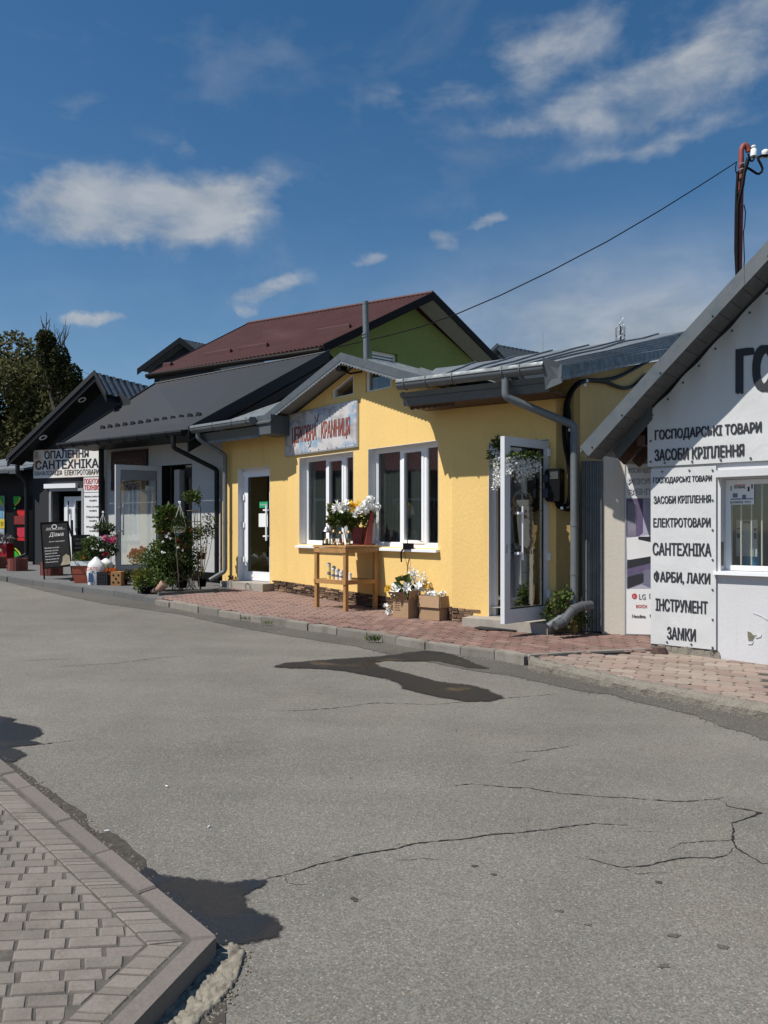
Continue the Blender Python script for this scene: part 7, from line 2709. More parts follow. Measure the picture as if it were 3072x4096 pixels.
t, zb_, ring, cc = carton('open cardboard box holding white lilies beneath the yellow shop window', (0.118, 10.29), (0.318, 10.10), (0.455, 10.23), 0.235, {0: (0.14, 0.55, 0.75), 1: (0.14, 0.25, 0.9), 2: (0.12, 0.8, 0.5), 3: (0.12, 0.5, 0.8)})
fr = lambda u, z: (Vector((*ring[0].lerp(ring[1], u), zb_ + z)) + Vector((-0.003, -0.003, 0)))
for k in range(4):
    mb = MB()
    mb.poly([fr(0.12, 0.10 + k * 0.03), fr(0.5 - 0.05 * (k % 2), 0.10 + k * 0.03), fr(0.5 - 0.05 * (k % 2), 0.108 + k * 0.03), fr(0.12, 0.108 + k * 0.03)])
    mb.build('print', M['ink_brown'], t, fix=False)
b0 = Vector((cc.x, cc.y, zb_ + 0.05))
cc3 = Vector((cc.x, cc.y, zb_))
bq = bouquet('white lilies and hyacinth sprays crammed in the open cardboard box', b0, [(cc3 + Vector((0, 0, 0.30)), (0.14, 0.10, 0.06), 60, 0.05, 0.10), (cc3 + Vector((0.05, 0, 0.38)), (0.10, 0.08, 0.06), 40, 0.05, 0.12)],
             [('lily', P(*cF(985, 1870), 10.25), M['petal_white']), ('lily', P(*cF(1015, 1850), 10.3), M['petal_white']), ('lily', P(*cF(1110, 1850), 10.15), M['petal_white']), ('lily', P(*cF(1200, 1845), 10.2), M['petal_white']), ('lily', P(*cF(1230, 1830), 10.25), M['petal_white']), ('spray', P(*cF(1145, 1725), 10.25), M['petal_white']), ('spray', P(*cF(1185, 1750), 10.25), M['petal_white']), ('spray', P(*cF(1270, 1775), 10.25), M['petal_white']), ('yel', P(*cF(940, 1880), 10.3), M['petal_yellow']), ('yel', P(*cF(1270, 1820), 10.25), M['petal_yellow'])])
mb = MB()
for k in range(5):
    c = P(*cF(1080 + R.uniform(-30, 30), 1790 + R.uniform(-35, 35)), 10.2)
    mb.leaf(c, Vector((R.uniform(-1, 1), -0.2, R.uniform(0, 1))), 0.10, 0.13, 0.1)
mb.build('broad_leaves', M['leaf'], bq, fix=False)
t, zb_, ring, cc = carton('open cardboard box of white blossoms next to the lily box', (0.462, 10.16), (0.715, 9.945), (0.90, 10.10), 0.315, {0: (0.15, 0.10, -0.95), 1: (0.15, 0.12, -0.95), 2: (0.12, 0.6, 0.4)})
t2 = thing('flower_bouquet', 'heap of white paper blossoms in the second cardboard box', 'bouquet', (cc.x, cc.y, zb_ + 0.25))
mb = MB()
for k in range(9):
    ball(mb, Vector((cc.x + R.uniform(-0.14, 0.14), cc.y + R.uniform(-0.12, 0.12), zb_ + 0.315 + R.uniform(0, 0.03))), 0.035, 40, 0.03)
mb.build('blossoms', M['petal_white'], t2, fix=False)
q = P(*cF(905, 2050), 10.45)
t3 = thing('flower_bouquet', 'fallen white blossom lying against the stone plinth', 'bouquet', (q.x, q.y, gz(q.x, q.y) + PZ))
mb = MB()
for dx, dz in ((0, 0.02), (0.02, 0.07), (-0.02, 0.12), (0.04, 0.03)):
    bloom(mb, Vector((q.x + dx, q.y, gz(q.x, q.y) + PZ + dz)), 6, 0.05, 0.025)
mb.build('blossom', M['petal_white'], t3, fix=False)

# adapter on the sill
ad = thing('power_adapter', 'black power adapter with dangling cord on the white window sill', 'adapter', Wm.p(3.05, 1.22, 0.03))
u_, z_ = Wm.uz(*cF(1117, 1455), 0.05)
mb = MB()
mb.wbox(Wm, u_ - 0.075, u_ + 0.075, 0.02, 0.09, 1.205, 1.205 + 0.085)
mb.build('body', M['black'], ad)
mb = MB()
mb.tube(smooth([Wm.p(u_ - 0.05, 1.22, 0.09), Wm.p(u_ - 0.09, 1.17, 0.105), Wm.p(u_ - 0.10, 1.10, 0.10), Wm.p(u_ - 0.105, 1.03, 0.09)]), 0.011, 6)
mb.tube(smooth([Wm.p(u_ - 0.02, 1.29, 0.05), Wm.p(u_ - 0.02, 1.34, 0.04), Wm.p(u_ + 0.1, 1.345, 0.0), Wm.p(u_ + 0.17, 1.31, -0.05)]), 0.005, 6)
mb.tube([Wm.p(u_ - 0.04, 1.19, 0.095), Wm.p(u_ - 0.03, 1.0, 0.06), Wm.p(u_ - 0.025, 0.93, 0.03)], 0.003, 5)
mb.build('cord', M['rubber'], ad)

# figurines behind the right-hand window
mb = MB()
mb.wbox(Wm, 2.25, 3.7, -0.55, -0.2, 1.20, 1.23)
mb.build('inner_sill', M['pvc'], shop)
figs = [(3.41, -0.33, 0.24, (0.55, 0.42, 0.26), 'cream robed figurine with brown head behind the shop window'), (3.49, -0.40, 0.28, (0.62, 0.60, 0.55), 'white robed figurine standing between two others behind the glass'), (3.58, -0.33, 0.25, (0.35, 0.26, 0.16), 'brown robed figurine nearest the window corner'), (3.65, -0.42, 0.20, (0.45, 0.45, 0.48), 'small grey figurine half hidden by the window frame'), (2.52, -0.38, 0.22, (0.05, 0.045, 0.04), 'dark arched ornament in the shop window'), (2.98, -0.35, 0.12, (0.4, 0.36, 0.3), 'small pale ornament on the inner window sill')]
for u_, o_, h, col, lab in figs:
    fg = thing('figurine', lab, 'figurine', Wm.p(u_, 1.23, o_), 'figurines in the shop window')
    c0 = Wm.p(u_, 1.23, o_)
    mb = MB()
    mb.lathe(c0, [(0.035, 0), (0.045, 0.01), (0.03, h * 0.45), (0.034, h * 0.62), (0.03, h * 0.72), (0.012, h * 0.78)], 10)
    mb.build('robe', plain('robe', col, 0.6), fg)
    mb = MB()
    mb.lathe(c0 + Vector((0, 0, h * 0.77)), [(0.010, 0), (0.018, h * 0.05), (0.019, h * 0.12), (0.010, h * 0.2)], 10)
    mb.build('head', plain('figure head', (0.35, 0.22, 0.13), 0.6), fg)

# ------------------------------------------------------------------ right door: garland, garment, dark patch, weeds
gd = thing('garland', 'white wisteria garland hanging round the open door', 'garland', Wr.p(0.55, 2.5, 0.05))
mbg, mbp = MB(), MB()
for x, y, n in ((600, 850, 26), (590, 900, 20), (610, 950, 12), (620, 830, 20)):
    q = onwall(x, y, 0.08)
    mbg.cloud(q, (0.05, 0.03, 0.07), n, 0.03, 0.07)
for x, y in [(590 + R.uniform(-15, 40), 860 + R.uniform(0, 60)) for _ in range(9)] + [(605 + (k % 3) * 14, 940 + k * 13) for k in range(13)] + [(640 + R.uniform(-12, 20), 1060 + R.uniform(-25, 40)) for _ in range(6)]:
    mbp.cloud(onwall(x, y, 0.10), (0.035, 0.03, 0.045), 26, 0.016, 0.03)
for k in range(22):
    uu = 0.58 + 0.66 * k / 21
    mbg.cloud(Wr.p(uu, 2.46 + R.uniform(-0.04, 0.02), -0.02), (0.05, 0.03, 0.04), 14, 0.03, 0.07)
    dp_ = 0.28 * abs(math.sin(k * 0.75)) + 0.05
    for j in range(int(dp_ / 0.05) + 1):
        mbp.cloud(Wr.p(uu + R.uniform(-0.02, 0.02), 2.42 - j * 0.05, -0.01), (0.035, 0.025, 0.035), 16, 0.016, 0.028)
for x, y in [(230 + k * 26, 420 + R.uniform(-20, 30)) for k in range(20)]:
    mbg.cloud(Wd.p(*Wd.uz(*cJ(x, y), 0.045), 0.045), (0.03, 0.015, 0.03), 7, 0.025, 0.05)
for x0, y1_ in ((235, 780), (290, 640), (350, 700), (400, 840), (450, 800), (510, 740), (580, 690), (640, 720), (700, 690)):
    y = 470
    while y < y1_:
        mbp.cloud(Wd.p(*Wd.uz(*cJ(x0 + R.uniform(-22, 22), y), 0.05), 0.05), (0.03, 0.015, 0.03), 7, 0.015, 0.026)
        y += 27
mbg.build('leaves', M['leaf'], gd, fix=False)
mbp.build('blossoms', M['petal_white'], gd, fix=False)
gm = thing('lace_garment', 'cream lace garment with brown braid on a hanger against the door glass', 'garment', Wd.p(0.45, 1.0, -0.06))


def wpanel(parent, W, pts, o_, mat, name, th=0.006):
    mb = MB()
    mb.prism([W.p(*W.uz(*cJ(x, y), o_), o_) for x, y in pts], W.n3 * th)
    return mb.build(name, mat, parent)


wpanel(gm, Wd, [(345, 1150), (560, 1140), (600, 1500), (590, 1990), (520, 1960), (470, 1900), (400, 1900), (360, 1500)], 0.034, M['cloth'], 'cloth')
braid = MB()
for pts in ([(310, 1090), (310, 1390)], [(580, 1060), (590, 1300), (595, 1900)], [(420, 1980), (520, 1960), (600, 1900)], [(360, 1880), (390, 1960)], [(340, 1200), (420, 1350), (520, 1450)], [(400, 1300), (500, 1330)]):
    for (x0, y0), (x1, y1) in zip(pts[:-1], pts[1:]):
        n = int(math.hypot(x1 - x0, y1 - y0) / 9)
        for k in range(n):
            f = k / n
            x, y = x0 + (x1 - x0) * f + R.uniform(-24, 24), y0 + (y1 - y0) * f + R.uniform(-14, 14)
            c = Wd.p(*Wd.uz(*cJ(x, y), 0.046), 0.046)
            a = R.uniform(0, 6.28)
            ring = [c + Wd.d3 * 0.012 * math.cos(a + t_) + Vector((0, 0, 0.016 * math.sin(a + t_))) for t_ in [i * 1.2566 for i in range(6)]]
            braid.tube(ring, 0.0028, 4, False)
for k in range(9):
    q = Wd.p(*Wd.uz(*cJ(410 + k * 38, 1985 - k * 3), 0.042), 0.042)
    braid.tube([q, q + Vector((0.004, 0, -0.05))], 0.004, 4, False)
braid.build('braid', M['cloth_brown'], gm, fix=False)
mb = MB()
hq = [Wd.p(*Wd.uz(*cJ(x, y), 0.04), 0.04) for x, y in ((300, 1110), (350, 1050), (440, 965), (520, 1020), (590, 1090))]
mb.tube(hq, 0.004, 5)
mb.tube([Wd.p(*Wd.uz(*cJ(440, 965), 0.04), 0.04), Wd.p(*Wd.uz(*cJ(430, 860), 0.04), 0.04)], 0.003, 5)
mb.build('hanger', M['steel'], gm)
mp_ = [G(x, y, PZ + 0.006) for x, y in ((474, 628.4), (487, 625.8), (501, 624.6), (520, 627.4), (516, 631.6), (502, 630.4), (487, 630.4))]  # thin dark slab with an irregular outline on the pavers
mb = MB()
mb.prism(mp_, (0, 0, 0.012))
tag(mb.build('dark_patch', plain('black patch', (0.015, 0.014, 0.014), 0.8, var=0.4, scale=50, bump=1.0)), 'thin black patch on the red pavers before the open door', 'mat')
wd = thing('weed_clump', 'leafy green weeds growing round the drain pipes', 'weeds', G(583, 636, PZ))
mb = MB()
for x, y, n in ((1000, 1800, 60), (1050, 1790, 50), (960, 1850, 60), (930, 1900, 50), (1020, 1860, 60), (1100, 1900, 50), (1150, 1950, 60), (1180, 1930, 40), (1070, 1960, 30), (960, 1940, 40), (1040, 1760, 20)):
    mb.cloud(P(*c3(x, y), 8.98), (0.075, 0.05, 0.06), int(n * 0.7), 0.03, 0.045)
mb.build('leaves', M['leaf'], wd, fix=False)
mb = MB()
for x in (940, 1000, 1050, 1150):
    b = P(*c3(x, 1990), 8.95)
    mb.tube([b, P(*c3(x + 10, 1890), 8.98), P(*c3(x - 5, 1800), 8.98)], 0.004, 5)
mb.build('stems', M['stem'], wd)
for px, py, s, lab in ((434, 634.5, 1.0, 'tiny weed tuft in the kerb joint below the boxes'), (373.5, 639, 1.6, 'grassy weed tuft at the foot of the kerb beside the puddle'), (268, 622, 1.0, 'small weed tuft at the kerb under the wooden table'), (244, 618, 1.0, 'small weed tuft at the kerb near the left yellow door'), (500, 628, 1.0, 'tiny weed beside the open door step'), (438, 611, 1.3, 'small leafy weed against the corner of the cardboard box')):
    b = G(px, py, 0.05)
    mb = MB()
    for k in range(int(22 * s)):
        mb.leaf(b + Vector((R.uniform(-0.06, 0.06), R.uniform(-0.02, 0.02), -0.03)), Vector((R.uniform(-0.8, 0.8), R.uniform(-0.5, 0.5), 0.8)), 0.007 * s, 0.065 * s)
    tag(mb.build('weed_tuft', M['leaf'], fix=False), lab, 'weed', 'weed tufts along the kerb')

# ------------------------------------------------------------------ planters, boards and plants at the flower shop
for px, py, d_, lab in ((-4, 570.5, 0.42, 'round red stave planter cut by the left edge of the picture'), (17.8, 573.0, 0.41, 'round red stave planter before the dark shop downpipe'), (51.9, 577.5, 0.43, 'round red stave planter behind the chalkboard')):
    b = G(px, py - 2.5, PZ)
    t = thing('stave_planter', lab, 'planter', b, 'red stave planters on the grey pavement')
    n = 20
    for k in range(n):
        a0, a1 = 6.2832 * (k + 0.06) / n, 6.2832 * (k + 0.94) / n
        r0, r1 = d_ / 2 * 0.80, d_ / 2 * R.uniform(0.98, 1.03)
        h = 0.26 + R.uniform(-0.008, 0.008)
        mb = MB()
        rg = [b + Vector((r * math.cos(a), r * math.sin(a), 0)) for r, a in ((r0, a0), (r1, a0), (r1, a1), (r0, a1))]
        mb.prism(rg, (0, 0, h))
        mb.build('stave', M['red_planter'], t)
    mb = MB()
    mb.lathe(b, [(d_ / 2 * 0.8, 0.0), (d_ / 2 * 0.8, 0.2)], 16)
    mb.build('soil', M['dirt'], t)

bd = thing('pavement_sign', 'black folding pavement board with white script lettering', 'board', G(53, 578, PZ))
BL, BR, TL, TR = P(43.8, 568.5, 14.75), P(71.5, 565.8, 14.55), P(40.8, 523.2, 15.05), P(67.5, 521.5, 14.85)
bn = (BR - BL).cross(TL - BL).normalized()
bn = bn if bn.y < 0 else -bn
mb = MB()
mb.prism([BL, BR, TR, TL], -bn * 0.02)
mb.build('panel', plain('chalkboard', (0.005, 0.005, 0.005), 0.6, var=0.4, spec=0.2), bd)
fb_ = lambda u, z: BL.lerp(BR, u).lerp(TL.lerp(TR, u), z) + bn * 0.004
mb = MB()
for a, b in ((TL, BL + (BL - TL) * 0.27), (TR, BR + (BR - TR) * 0.20), (TL, TR), (BL, BR)):
    mb.bar(a + bn * 0.004, b + bn * 0.004, 0.025, 0.025)
mb.build('frame', M['black'], bd)
mb = MB()
for a, dx in ((TL, -0.1), (TR, 0.1)):
    q = Vector((a.x + dx, a.y + 0.55, gz(a.x, a.y) + PZ))
    mb.bar(a, q, 0.02, 0.02)
mb.build('rear_leg', M['black'], bd)
cream = plain('pale board print', (0.50, 0.50, 0.50), 0.7)
lettering('Діана', fb_, 0.28, 0.82, 0.665, 0.775, cream, bd, 0.0, 0.25)
lettering('Салон перукарня', fb_, 0.26, 0.84, 0.55, 0.585, cream, bd, 0.0, 0.3)
for k, s in enumerate(('Весільні зачіски', 'Святкові зачіски', 'Денний макіяж', 'Вечірній стиль', 'Нарощування вій', 'Різний манікюр')):
    lettering(s, fb_, 0.08, 0.62 - 0.04 * (k % 3), 0.42 - k * 0.063, 0.455 - k * 0.063, cream, bd, 0.0, 0.3)
mb = MB()
for k in range(14):
    a = 6.283 * k / 14
    b = 6.283 * (k + 1) / 14
    mb.poly([fb_(0.5 + 0.10 * math.cos(a), 0.90 + 0.055 * math.sin(a)), fb_(0.5 + 0.10 * math.cos(b), 0.90 + 0.055 * math.sin(b)), fb_(0.5 + 0.07 * math.cos(b), 0.90 + 0.04 * math.sin(b)), fb_(0.5 + 0.07 * math.cos(a), 0.90 + 0.04 * math.sin(a))])
mb.poly([fb_(0.16, 0.83), fb_(0.88, 0.83), fb_(0.88, 0.835), fb_(0.16, 0.835)])
for c in (0.24, 0.33, 0.67, 0.76):
    for k in range(8):
        a, b = 6.283 * k / 8, 6.283 * (k + 1) / 8
        mb.poly([fb_(c + 0.04 * math.cos(a), 0.862 + 0.02 * math.sin(a)), fb_(c + 0.04 * math.cos(b), 0.862 + 0.02 * math.sin(b)), fb_(c + 0.028 * math.cos(b), 0.862 + 0.014 * math.sin(b)), fb_(c + 0.028 * math.cos(a), 0.862 + 0.014 * math.sin(a))])
mb.build('emblem', cream, bd, fix=False)
mb = MB()
mb.poly([fb_(0.62, 0.03), fb_(0.97, 0.04), fb_(0.97, 0.22), fb_(0.85, 0.27), fb_(0.72, 0.22), fb_(0.70, 0.12)])
mb.build('picture', plain('tan print', (0.22, 0.19, 0.13), 0.7, var=0.4), bd, fix=False)
bd2 = thing('pavement_sign', 'narrow black board on a pole half hidden by potted plants', 'board', G(73.5, 588, PZ))
b0 = G(73.6, 581.0, PZ)
Yb = b0.y
mb = MB()
mb.bar(b0, P(72.0, 520, Yb), 0.03, 0.03)
mb.bar(b0 + Vector((-0.06, 0, 0.012)), b0 + Vector((0.09, 0, 0.012)), 0.05, 0.024)
mb.build('pole', M['black'], bd2)
mb = MB()
q0, q1, q2, q3 = P(72.6, 562, Yb + 0.02), P(90, 561, Yb + 0.6), P(90, 534.5, Yb + 0.6), P(72.6, 535, Yb + 0.02)
mb.prism([q0, q1, q2, q3], (0, 0.02, 0))
mb.build('panel', M['black'], bd2)
f2 = lambda u, z: q0.lerp(q1, u).lerp(q3.lerp(q2, u), z) + Vector((0.002, -0.004, 0))
for k, s in enumerate(('Магазин', 'твого', "здоров'я")):
    lettering(s, f2, 0.1, 0.75 - 0.12 * (k == 1), 0.79 - k * 0.16, 0.89 - k * 0.16, cream, bd2, 0.01)


def potted(label, base, r, h, potm, clouds, cat='plant', name='potted_plant', group='potted plants outside the flower shop', stems=True, blossoms=()):
    base = Vector(base)
    t = thing(name, label, cat, base, group)
    if r:
        mb = MB()
        mb.lathe(base, [(r * 0.72, 0), (r * 0.95, h * 0.9), (r * 1.04, h * 0.9), (r * 1.04, h), (r * 0.9, h), (r * 0.88, h * 0.85)], 14)
        mb.build('pot', potm, t)
    byl = {}
    for c, rad, n, w, l, m_ in clouds:
        byl.setdefault(m_, MB()).cloud(c, rad, n, w, l, 0.35)
    for m_, mb in byl.items():
        mb.build('foliage', M[m_], t, fix=False)
    if stems:
        mb = MB()
        for c, rad, n, w, l, m_ in clouds:
            c = Vector(c)
            mb.tube([base + Vector((0, 0, h * 0.8)), base.lerp(c, 0.5) + Vector((R.uniform(-0.03, 0.03), 0, 0.02)), c], [0.008, 0.006, 0.004], 5)
        mb.build('stem', M['stem'], t)
    for m_, pts, rr in blossoms:
        for p in pts:
            mb = MB()
            for _ in range(4):
                bloom(mb, Vector(p) + Vector((R.uniform(-rr, rr), R.uniform(-rr, rr), R.uniform(-rr, rr))) * 0.6, 5, rr, rr * 0.6, Vector((R.uniform(-0.7, 0.7), -0.7, R.uniform(0, 0.8))))
            mb.build('blossom', M[m_], t, fix=False)
    return t


pe = lambda x, y, Y: P(*cE(x, y), Y)
pd_ = lambda x, y, Y: P(*cD(x, y), Y)
bb = G(*cE(580, 1880), PZ)
potted('low bushy yellow green shrub in a black pot at the kerb', bb, 0.16, 0.12, M['black'], [(pe(500, 1700, bb.y), (0.17, 0.16, 0.16), 420, 0.022, 0.05, 'leaf_yellow'), (pe(640, 1720, bb.y), (0.18, 0.16, 0.17), 420, 0.022, 0.05, 'leaf'), (pe(560, 1790, bb.y), (0.22, 0.18, 0.12), 380, 0.022, 0.05, 'leaf')])
ys = 12.95
sb = G(*cE(1080, 1860), PZ)
st2 = thing('plant_stand', 'wire plant stand crowded with pots before the flower shop', 'stand', sb)
legs = [(960, 1890, 905, 1100, 12.75), (1205, 1870, 1130, 900, 13.0), (1040, 1800, 1000, 950, 13.3), (820, 1800, 860, 1100, 13.1)]
for x0, y0, x1, y1, Y in legs:
    b = G(*cE(x0, y0), PZ)
    mb = MB()
    mb.tube([b, P(*cE(x1, y1), b.y + 0.15)], 0.006, 6)
    mb.build('leg', M['wire'], st2)
for x, y, r in ((1115, 885, 0.09), (1120, 1015, 0.10)):
    c = pe(x, y, ys)
    mb = MB()
    mb.tube([c + Vector((r * math.cos(a), r * math.sin(a), 0)) for a in [k * 0.3491 for k in range(19)]], 0.007, 5, False)
    mb.build('ring', M['wire'], st2)
for x0, y0, x1, y1 in ((1060, 890, 1070, 1500), (1170, 890, 1190, 1560), (1150, 900, 1130, 1340)):
    mb = MB()
    mb.tube([pe(x0, y0, ys), pe(x1, y1, ys + 0.1)], 0.006, 5)
    mb.build('rod', M['wire'], st2)
spec = [('tall leafy plant with large pale leaves at the top of the plant stand', 850, 1020, [(830, 930, 0.16, 0.11, 75, 0.07, 0.11, 'leaf'), (740, 1010, 0.11, 0.09, 45, 0.06, 0.1, 'leaf')], ()),
        ('yellow green trailing plant on the upper tier of the stand', 790, 1200, [(770, 1110, 0.13, 0.09, 260, 0.02, 0.04, 'leaf_yellow'), (800, 1180, 0.11, 0.06, 120, 0.02, 0.04, 'leaf_dark')], ()),
        ('white flowering plant in the middle of the stand', 860, 1330, [(830, 1270, 0.17, 0.13, 360, 0.022, 0.05, 'leaf_dark'), (720, 1330, 0.15, 0.12, 240, 0.022, 0.055, 'leaf')], (('petal_white', [(845, 1220), (825, 1165), (770, 1260), (760, 1390), (800, 1190)], 0.03),)),
        ('red flowering plant on the stand beside the white basket', 1010, 1330, [(1000, 1270, 0.15, 0.10, 240, 0.025, 0.05, 'leaf_dark'), (1090, 1180, 0.15, 0.12, 260, 0.02, 0.045, 'leaf')], (('petal_red', [(960, 1240), (945, 1250)], 0.035), ('petal_orange', [(1105, 1120)], 0.035), ('petal_white', [(1160, 1180), (1170, 1250)], 0.025))),
        ('dense green plant spreading over the lower left of the stand', 760, 1620, [(680, 1480, 0.24, 0.17, 520, 0.022, 0.06, 'leaf'), (800, 1560, 0.24, 0.17, 460, 0.022, 0.055, 'leaf')], ()),
        ('dark green plant on the lower right tier of the stand', 1060, 1620, [(1040, 1420, 0.22, 0.14, 420, 0.022, 0.05, 'leaf_dark'), (920, 1450, 0.2, 0.14, 360, 0.022, 0.05, 'leaf_dark')], (('petal_white', [(1000, 1360), (940, 1330)], 0.022),)),
        ('broad low bush spreading over the foot of the stand', 760, 1760, [(700, 1660, 0.27, 0.16, 420, 0.022, 0.055, 'leaf'), (880, 1680, 0.26, 0.15, 400, 0.022, 0.055, 'leaf_dark'), (1010, 1560, 0.24, 0.16, 380, 0.022, 0.055, 'leaf')], ()),
        ('straggly brown stemmed plant at the foot of the stand', 1000, 1800, [(950, 1620, 0.25, 0.12, 200, 0.016, 0.05, 'leaf_dark'), (1080, 1610, 0.22, 0.13, 160, 0.016, 0.05, 'leaf_dark')], ())]
for lab, bx_, by_, cl, bl_ in spec:
    b = pe(bx_, by_, ys)
    potted(lab, b - Vector((0, 0, 0.02)), 0.085, 0.12, M['terracotta'] if bx_ % 20 else M['black'], [(pe(x, y, ys + R.uniform(-0.1, 0.1)), (rx * 1.12, 0.14, rz_ * 1.12), int(n * 1.6), w, l, m_) for x, y, rx, rz_, n, w, l, m_ in cl], blossoms=[(m_, [pe(x, y, ys - 0.12) for x, y in pts], rr) for m_, pts, rr in bl_])
mb = MB()
for k in range(46):
    a = pe(860 + R.uniform(0, 320), 1830 + R.uniform(-30, 40), ys)
    b = pe(830 + R.uniform(0, 380), 1560 + R.uniform(0, 180), ys + R.uniform(-0.2, 0.2))
    mb.tube([a, a.lerp(b, 0.5) + Vector((R.uniform(-0.05, 0.05), 0, 0.03)), b], 0.004, 4)
tag(mb.build('dry_twigs', M['stem']), 'tangle of dry brown twigs at the base of the plant stand', 'twigs')
# white hanging basket
hb = pe(960, 1150, 12.8)
t = potted('white hanging basket with cord hooks on the plant stand', hb, 0.115, 0.10, M['bag'], [(hb + Vector((0, 0, 0.17)), (0.17, 0.13, 0.10), 340, 0.022, 0.05, 'leaf_dark'), (hb + Vector((0, -0.08, 0.06)), (0.14, 0.08, 0.07), 90, 0.022, 0.05, 'leaf')], 'basket', 'hanging_basket', 'hanging baskets outside the flower shop', False)
mb = MB()
tp_ = pe(964, 800, 12.8)
for dx, dy in ((-0.11, 0), (0.11, 0), (0, 0.10)):
    mb.tube([hb + Vector((dx, dy, 0.10)), tp_], 0.0045, 5)
mb.tube(smooth([tp_, pe(970, 780, 12.8), pe(955, 775, 12.8), pe(952, 790, 12.8)]), 0.012, 6)
mb.build('hanger', M['ceramic'], t)
# little standard tree and climbers by the wall
b = G(*cE(1215, 1840), PZ)
Yt = b.y + 0.3
t = thing('standard_tree', 'slender little tree with a leafy head rising above the plant stand', 'tree', b)
mb = MB()
mb.tube([b, pe(1215, 1400, Yt), pe(1212, 1050, Yt), pe(1215, 850, Yt), pe(1170, 790, Yt), pe(1120, 730, Yt)], [0.012, 0.010, 0.009, 0.008, 0.007, 0.005], 6)
mb.tube([pe(1215, 850, Yt), pe(1190, 700, Yt), pe(1200, 600, Yt)], 0.004, 5)
mb.build('trunk', M['stem'], t)
mb = MB()
mb.cloud(pe(1090, 715, Yt), (0.12, 0.1, 0.09), 130, 0.045, 0.06)
mb.cloud(pe(1165, 720, Yt), (0.09, 0.08, 0.10), 110, 0.03, 0.05)
mb.cloud(pe(1195, 640, Yt), (0.03, 0.03, 0.06), 16, 0.014, 0.025)
mb.build('crown', M['leaf'], t, fix=False)
b = G(*cE(1230, 1800), PZ + 0.05)
Yc = b.y + 0.35
potted('airy climbing plant spilling to the right of the plant stand', b, 0.09, 0.14, M['black'], [(pe(1320, 1030, Yc), (0.16, 0.12, 0.16), 170, 0.022, 0.035, 'leaf'), (pe(1290, 1130, Yc), (0.17, 0.12, 0.12), 150, 0.022, 0.035, 'leaf'), (pe(1200, 1130, Yc), (0.12, 0.1, 0.14), 160, 0.022, 0.04, 'leaf'), (pe(1240, 1290, Yc), (0.10, 0.1, 0.16), 60, 0.02, 0.03, 'leaf'), (pe(1370, 1120, Yc), (0.07, 0.08, 0.2), 60, 0.02, 0.03, 'leaf')])
b = pe(1232, 1470, Yc)
potted('small black pot hooked to the side of the plant stand', b, 0.08, 0.12, M['black'], [(b + Vector((0, 0, 0.15)), (0.09, 0.08, 0.07), 60, 0.016, 0.03, 'leaf')])
# wrapped bunch on the kerb
b = G(*cE(720, 1890), PZ)
t = thing('wrapped_bunch', 'bunch wrapped in pink paper lying beside the green shrub', 'bunch', b)
mb = MB()
mb.tube([b + Vector((-0.14, 0, 0.04)), b + Vector((-0.02, 0, 0.08)), b + Vector((0.08, 0, 0.17))], [0.03, 0.06, 0.08], 10)
mb.build('paper', plain('kraft pink paper', (0.36, 0.22, 0.16), 0.8, var=0.3, scale=25), t)
mb = MB()
mb.cloud(b + Vector((0.16, 0.02, 0.2)), (0.09, 0.06, 0.06), 50, 0.03, 0.06)
mb.build('foliage', M['leaf_dark'], t, fix=False)
# standard rose behind the open glass leaf
b = P(*cE(465, 1640), 15.62)
b.z = gz(b.x, b.y) + PZ
potted('potted standard rose with dark red heads behind the glass door leaf', b, 0.10, 0.16, M['terracotta'], [(pe(440, 1440, 15.62), (0.17, 0.11, 0.15), 330, 0.03, 0.05, 'leaf_dark')], blossoms=[('petal_red', [pe(x, y, 15.5) for x, y in ((395, 1370), (430, 1365), (490, 1370), (515, 1335), (540, 1350), (380, 1400), (470, 1395))], 0.05)])

# left cluster of goods
def gD(x, y, dz=PZ):
    return G(*cD(x, y), dz)


b = gD(985, 2010)
t = thing('flower_trough', 'terracotta coloured plastic trough with a white rim', 'planter', b)
mb = MB()
mb.hexa([b + Vector((-0.13, -0.09, 0)), b + Vector((0.15, -0.05, 0)), b + Vector((0.13, 0.14, 0)), b + Vector((-0.15, 0.10, 0))], [b + Vector((-0.16, -0.10, 0.17)), b + Vector((0.17, -0.06, 0.17)), b + Vector((0.15, 0.15, 0.17)), b + Vector((-0.18, 0.11, 0.17))])
mb.build('tub', M['terracotta'], t)
mb = MB()
mb.hexa([b + Vector((-0.165, -0.105, 0.172)), b + Vector((0.175, -0.065, 0.172)), b + Vector((0.155, 0.155, 0.172)), b + Vector((-0.185, 0.115, 0.172))], [b + Vector((-0.17, -0.11, 0.32)), b + Vector((0.18, -0.07, 0.32)), b + Vector((0.16, 0.16, 0.32)), b + Vector((-0.19, 0.12, 0.32))])
mb.build('upper_tub', M['terracotta'], t)
mb = MB()
mb.hexa([b + Vector((-0.19, -0.125, 0.32)), b + Vector((0.19, -0.08, 0.32)), b + Vector((0.17, 0.17, 0.32)), b + Vector((-0.2, 0.13, 0.32))], [b + Vector((-0.19, -0.125, 0.40)), b + Vector((0.19, -0.08, 0.40)), b + Vector((0.17, 0.17, 0.40)), b + Vector((-0.2, 0.13, 0.40))])
mb.build('rim', M['pvc'], t)
Yq = b.y
potted('feathery green plant in the terracotta trough', b + Vector((0, 0.02, 0.38)), 0.0, 0.05, None, [(pd_(955, 1740, Yq), (0.15, 0.12, 0.17), 330, 0.018, 0.05, 'leaf'), (pd_(1000, 1690, Yq), (0.10, 0.1, 0.10), 100, 0.02, 0.05, 'leaf')], blossoms=[('petal_orange', [pd_(985, 1715, Yq - 0.1)], 0.03)])
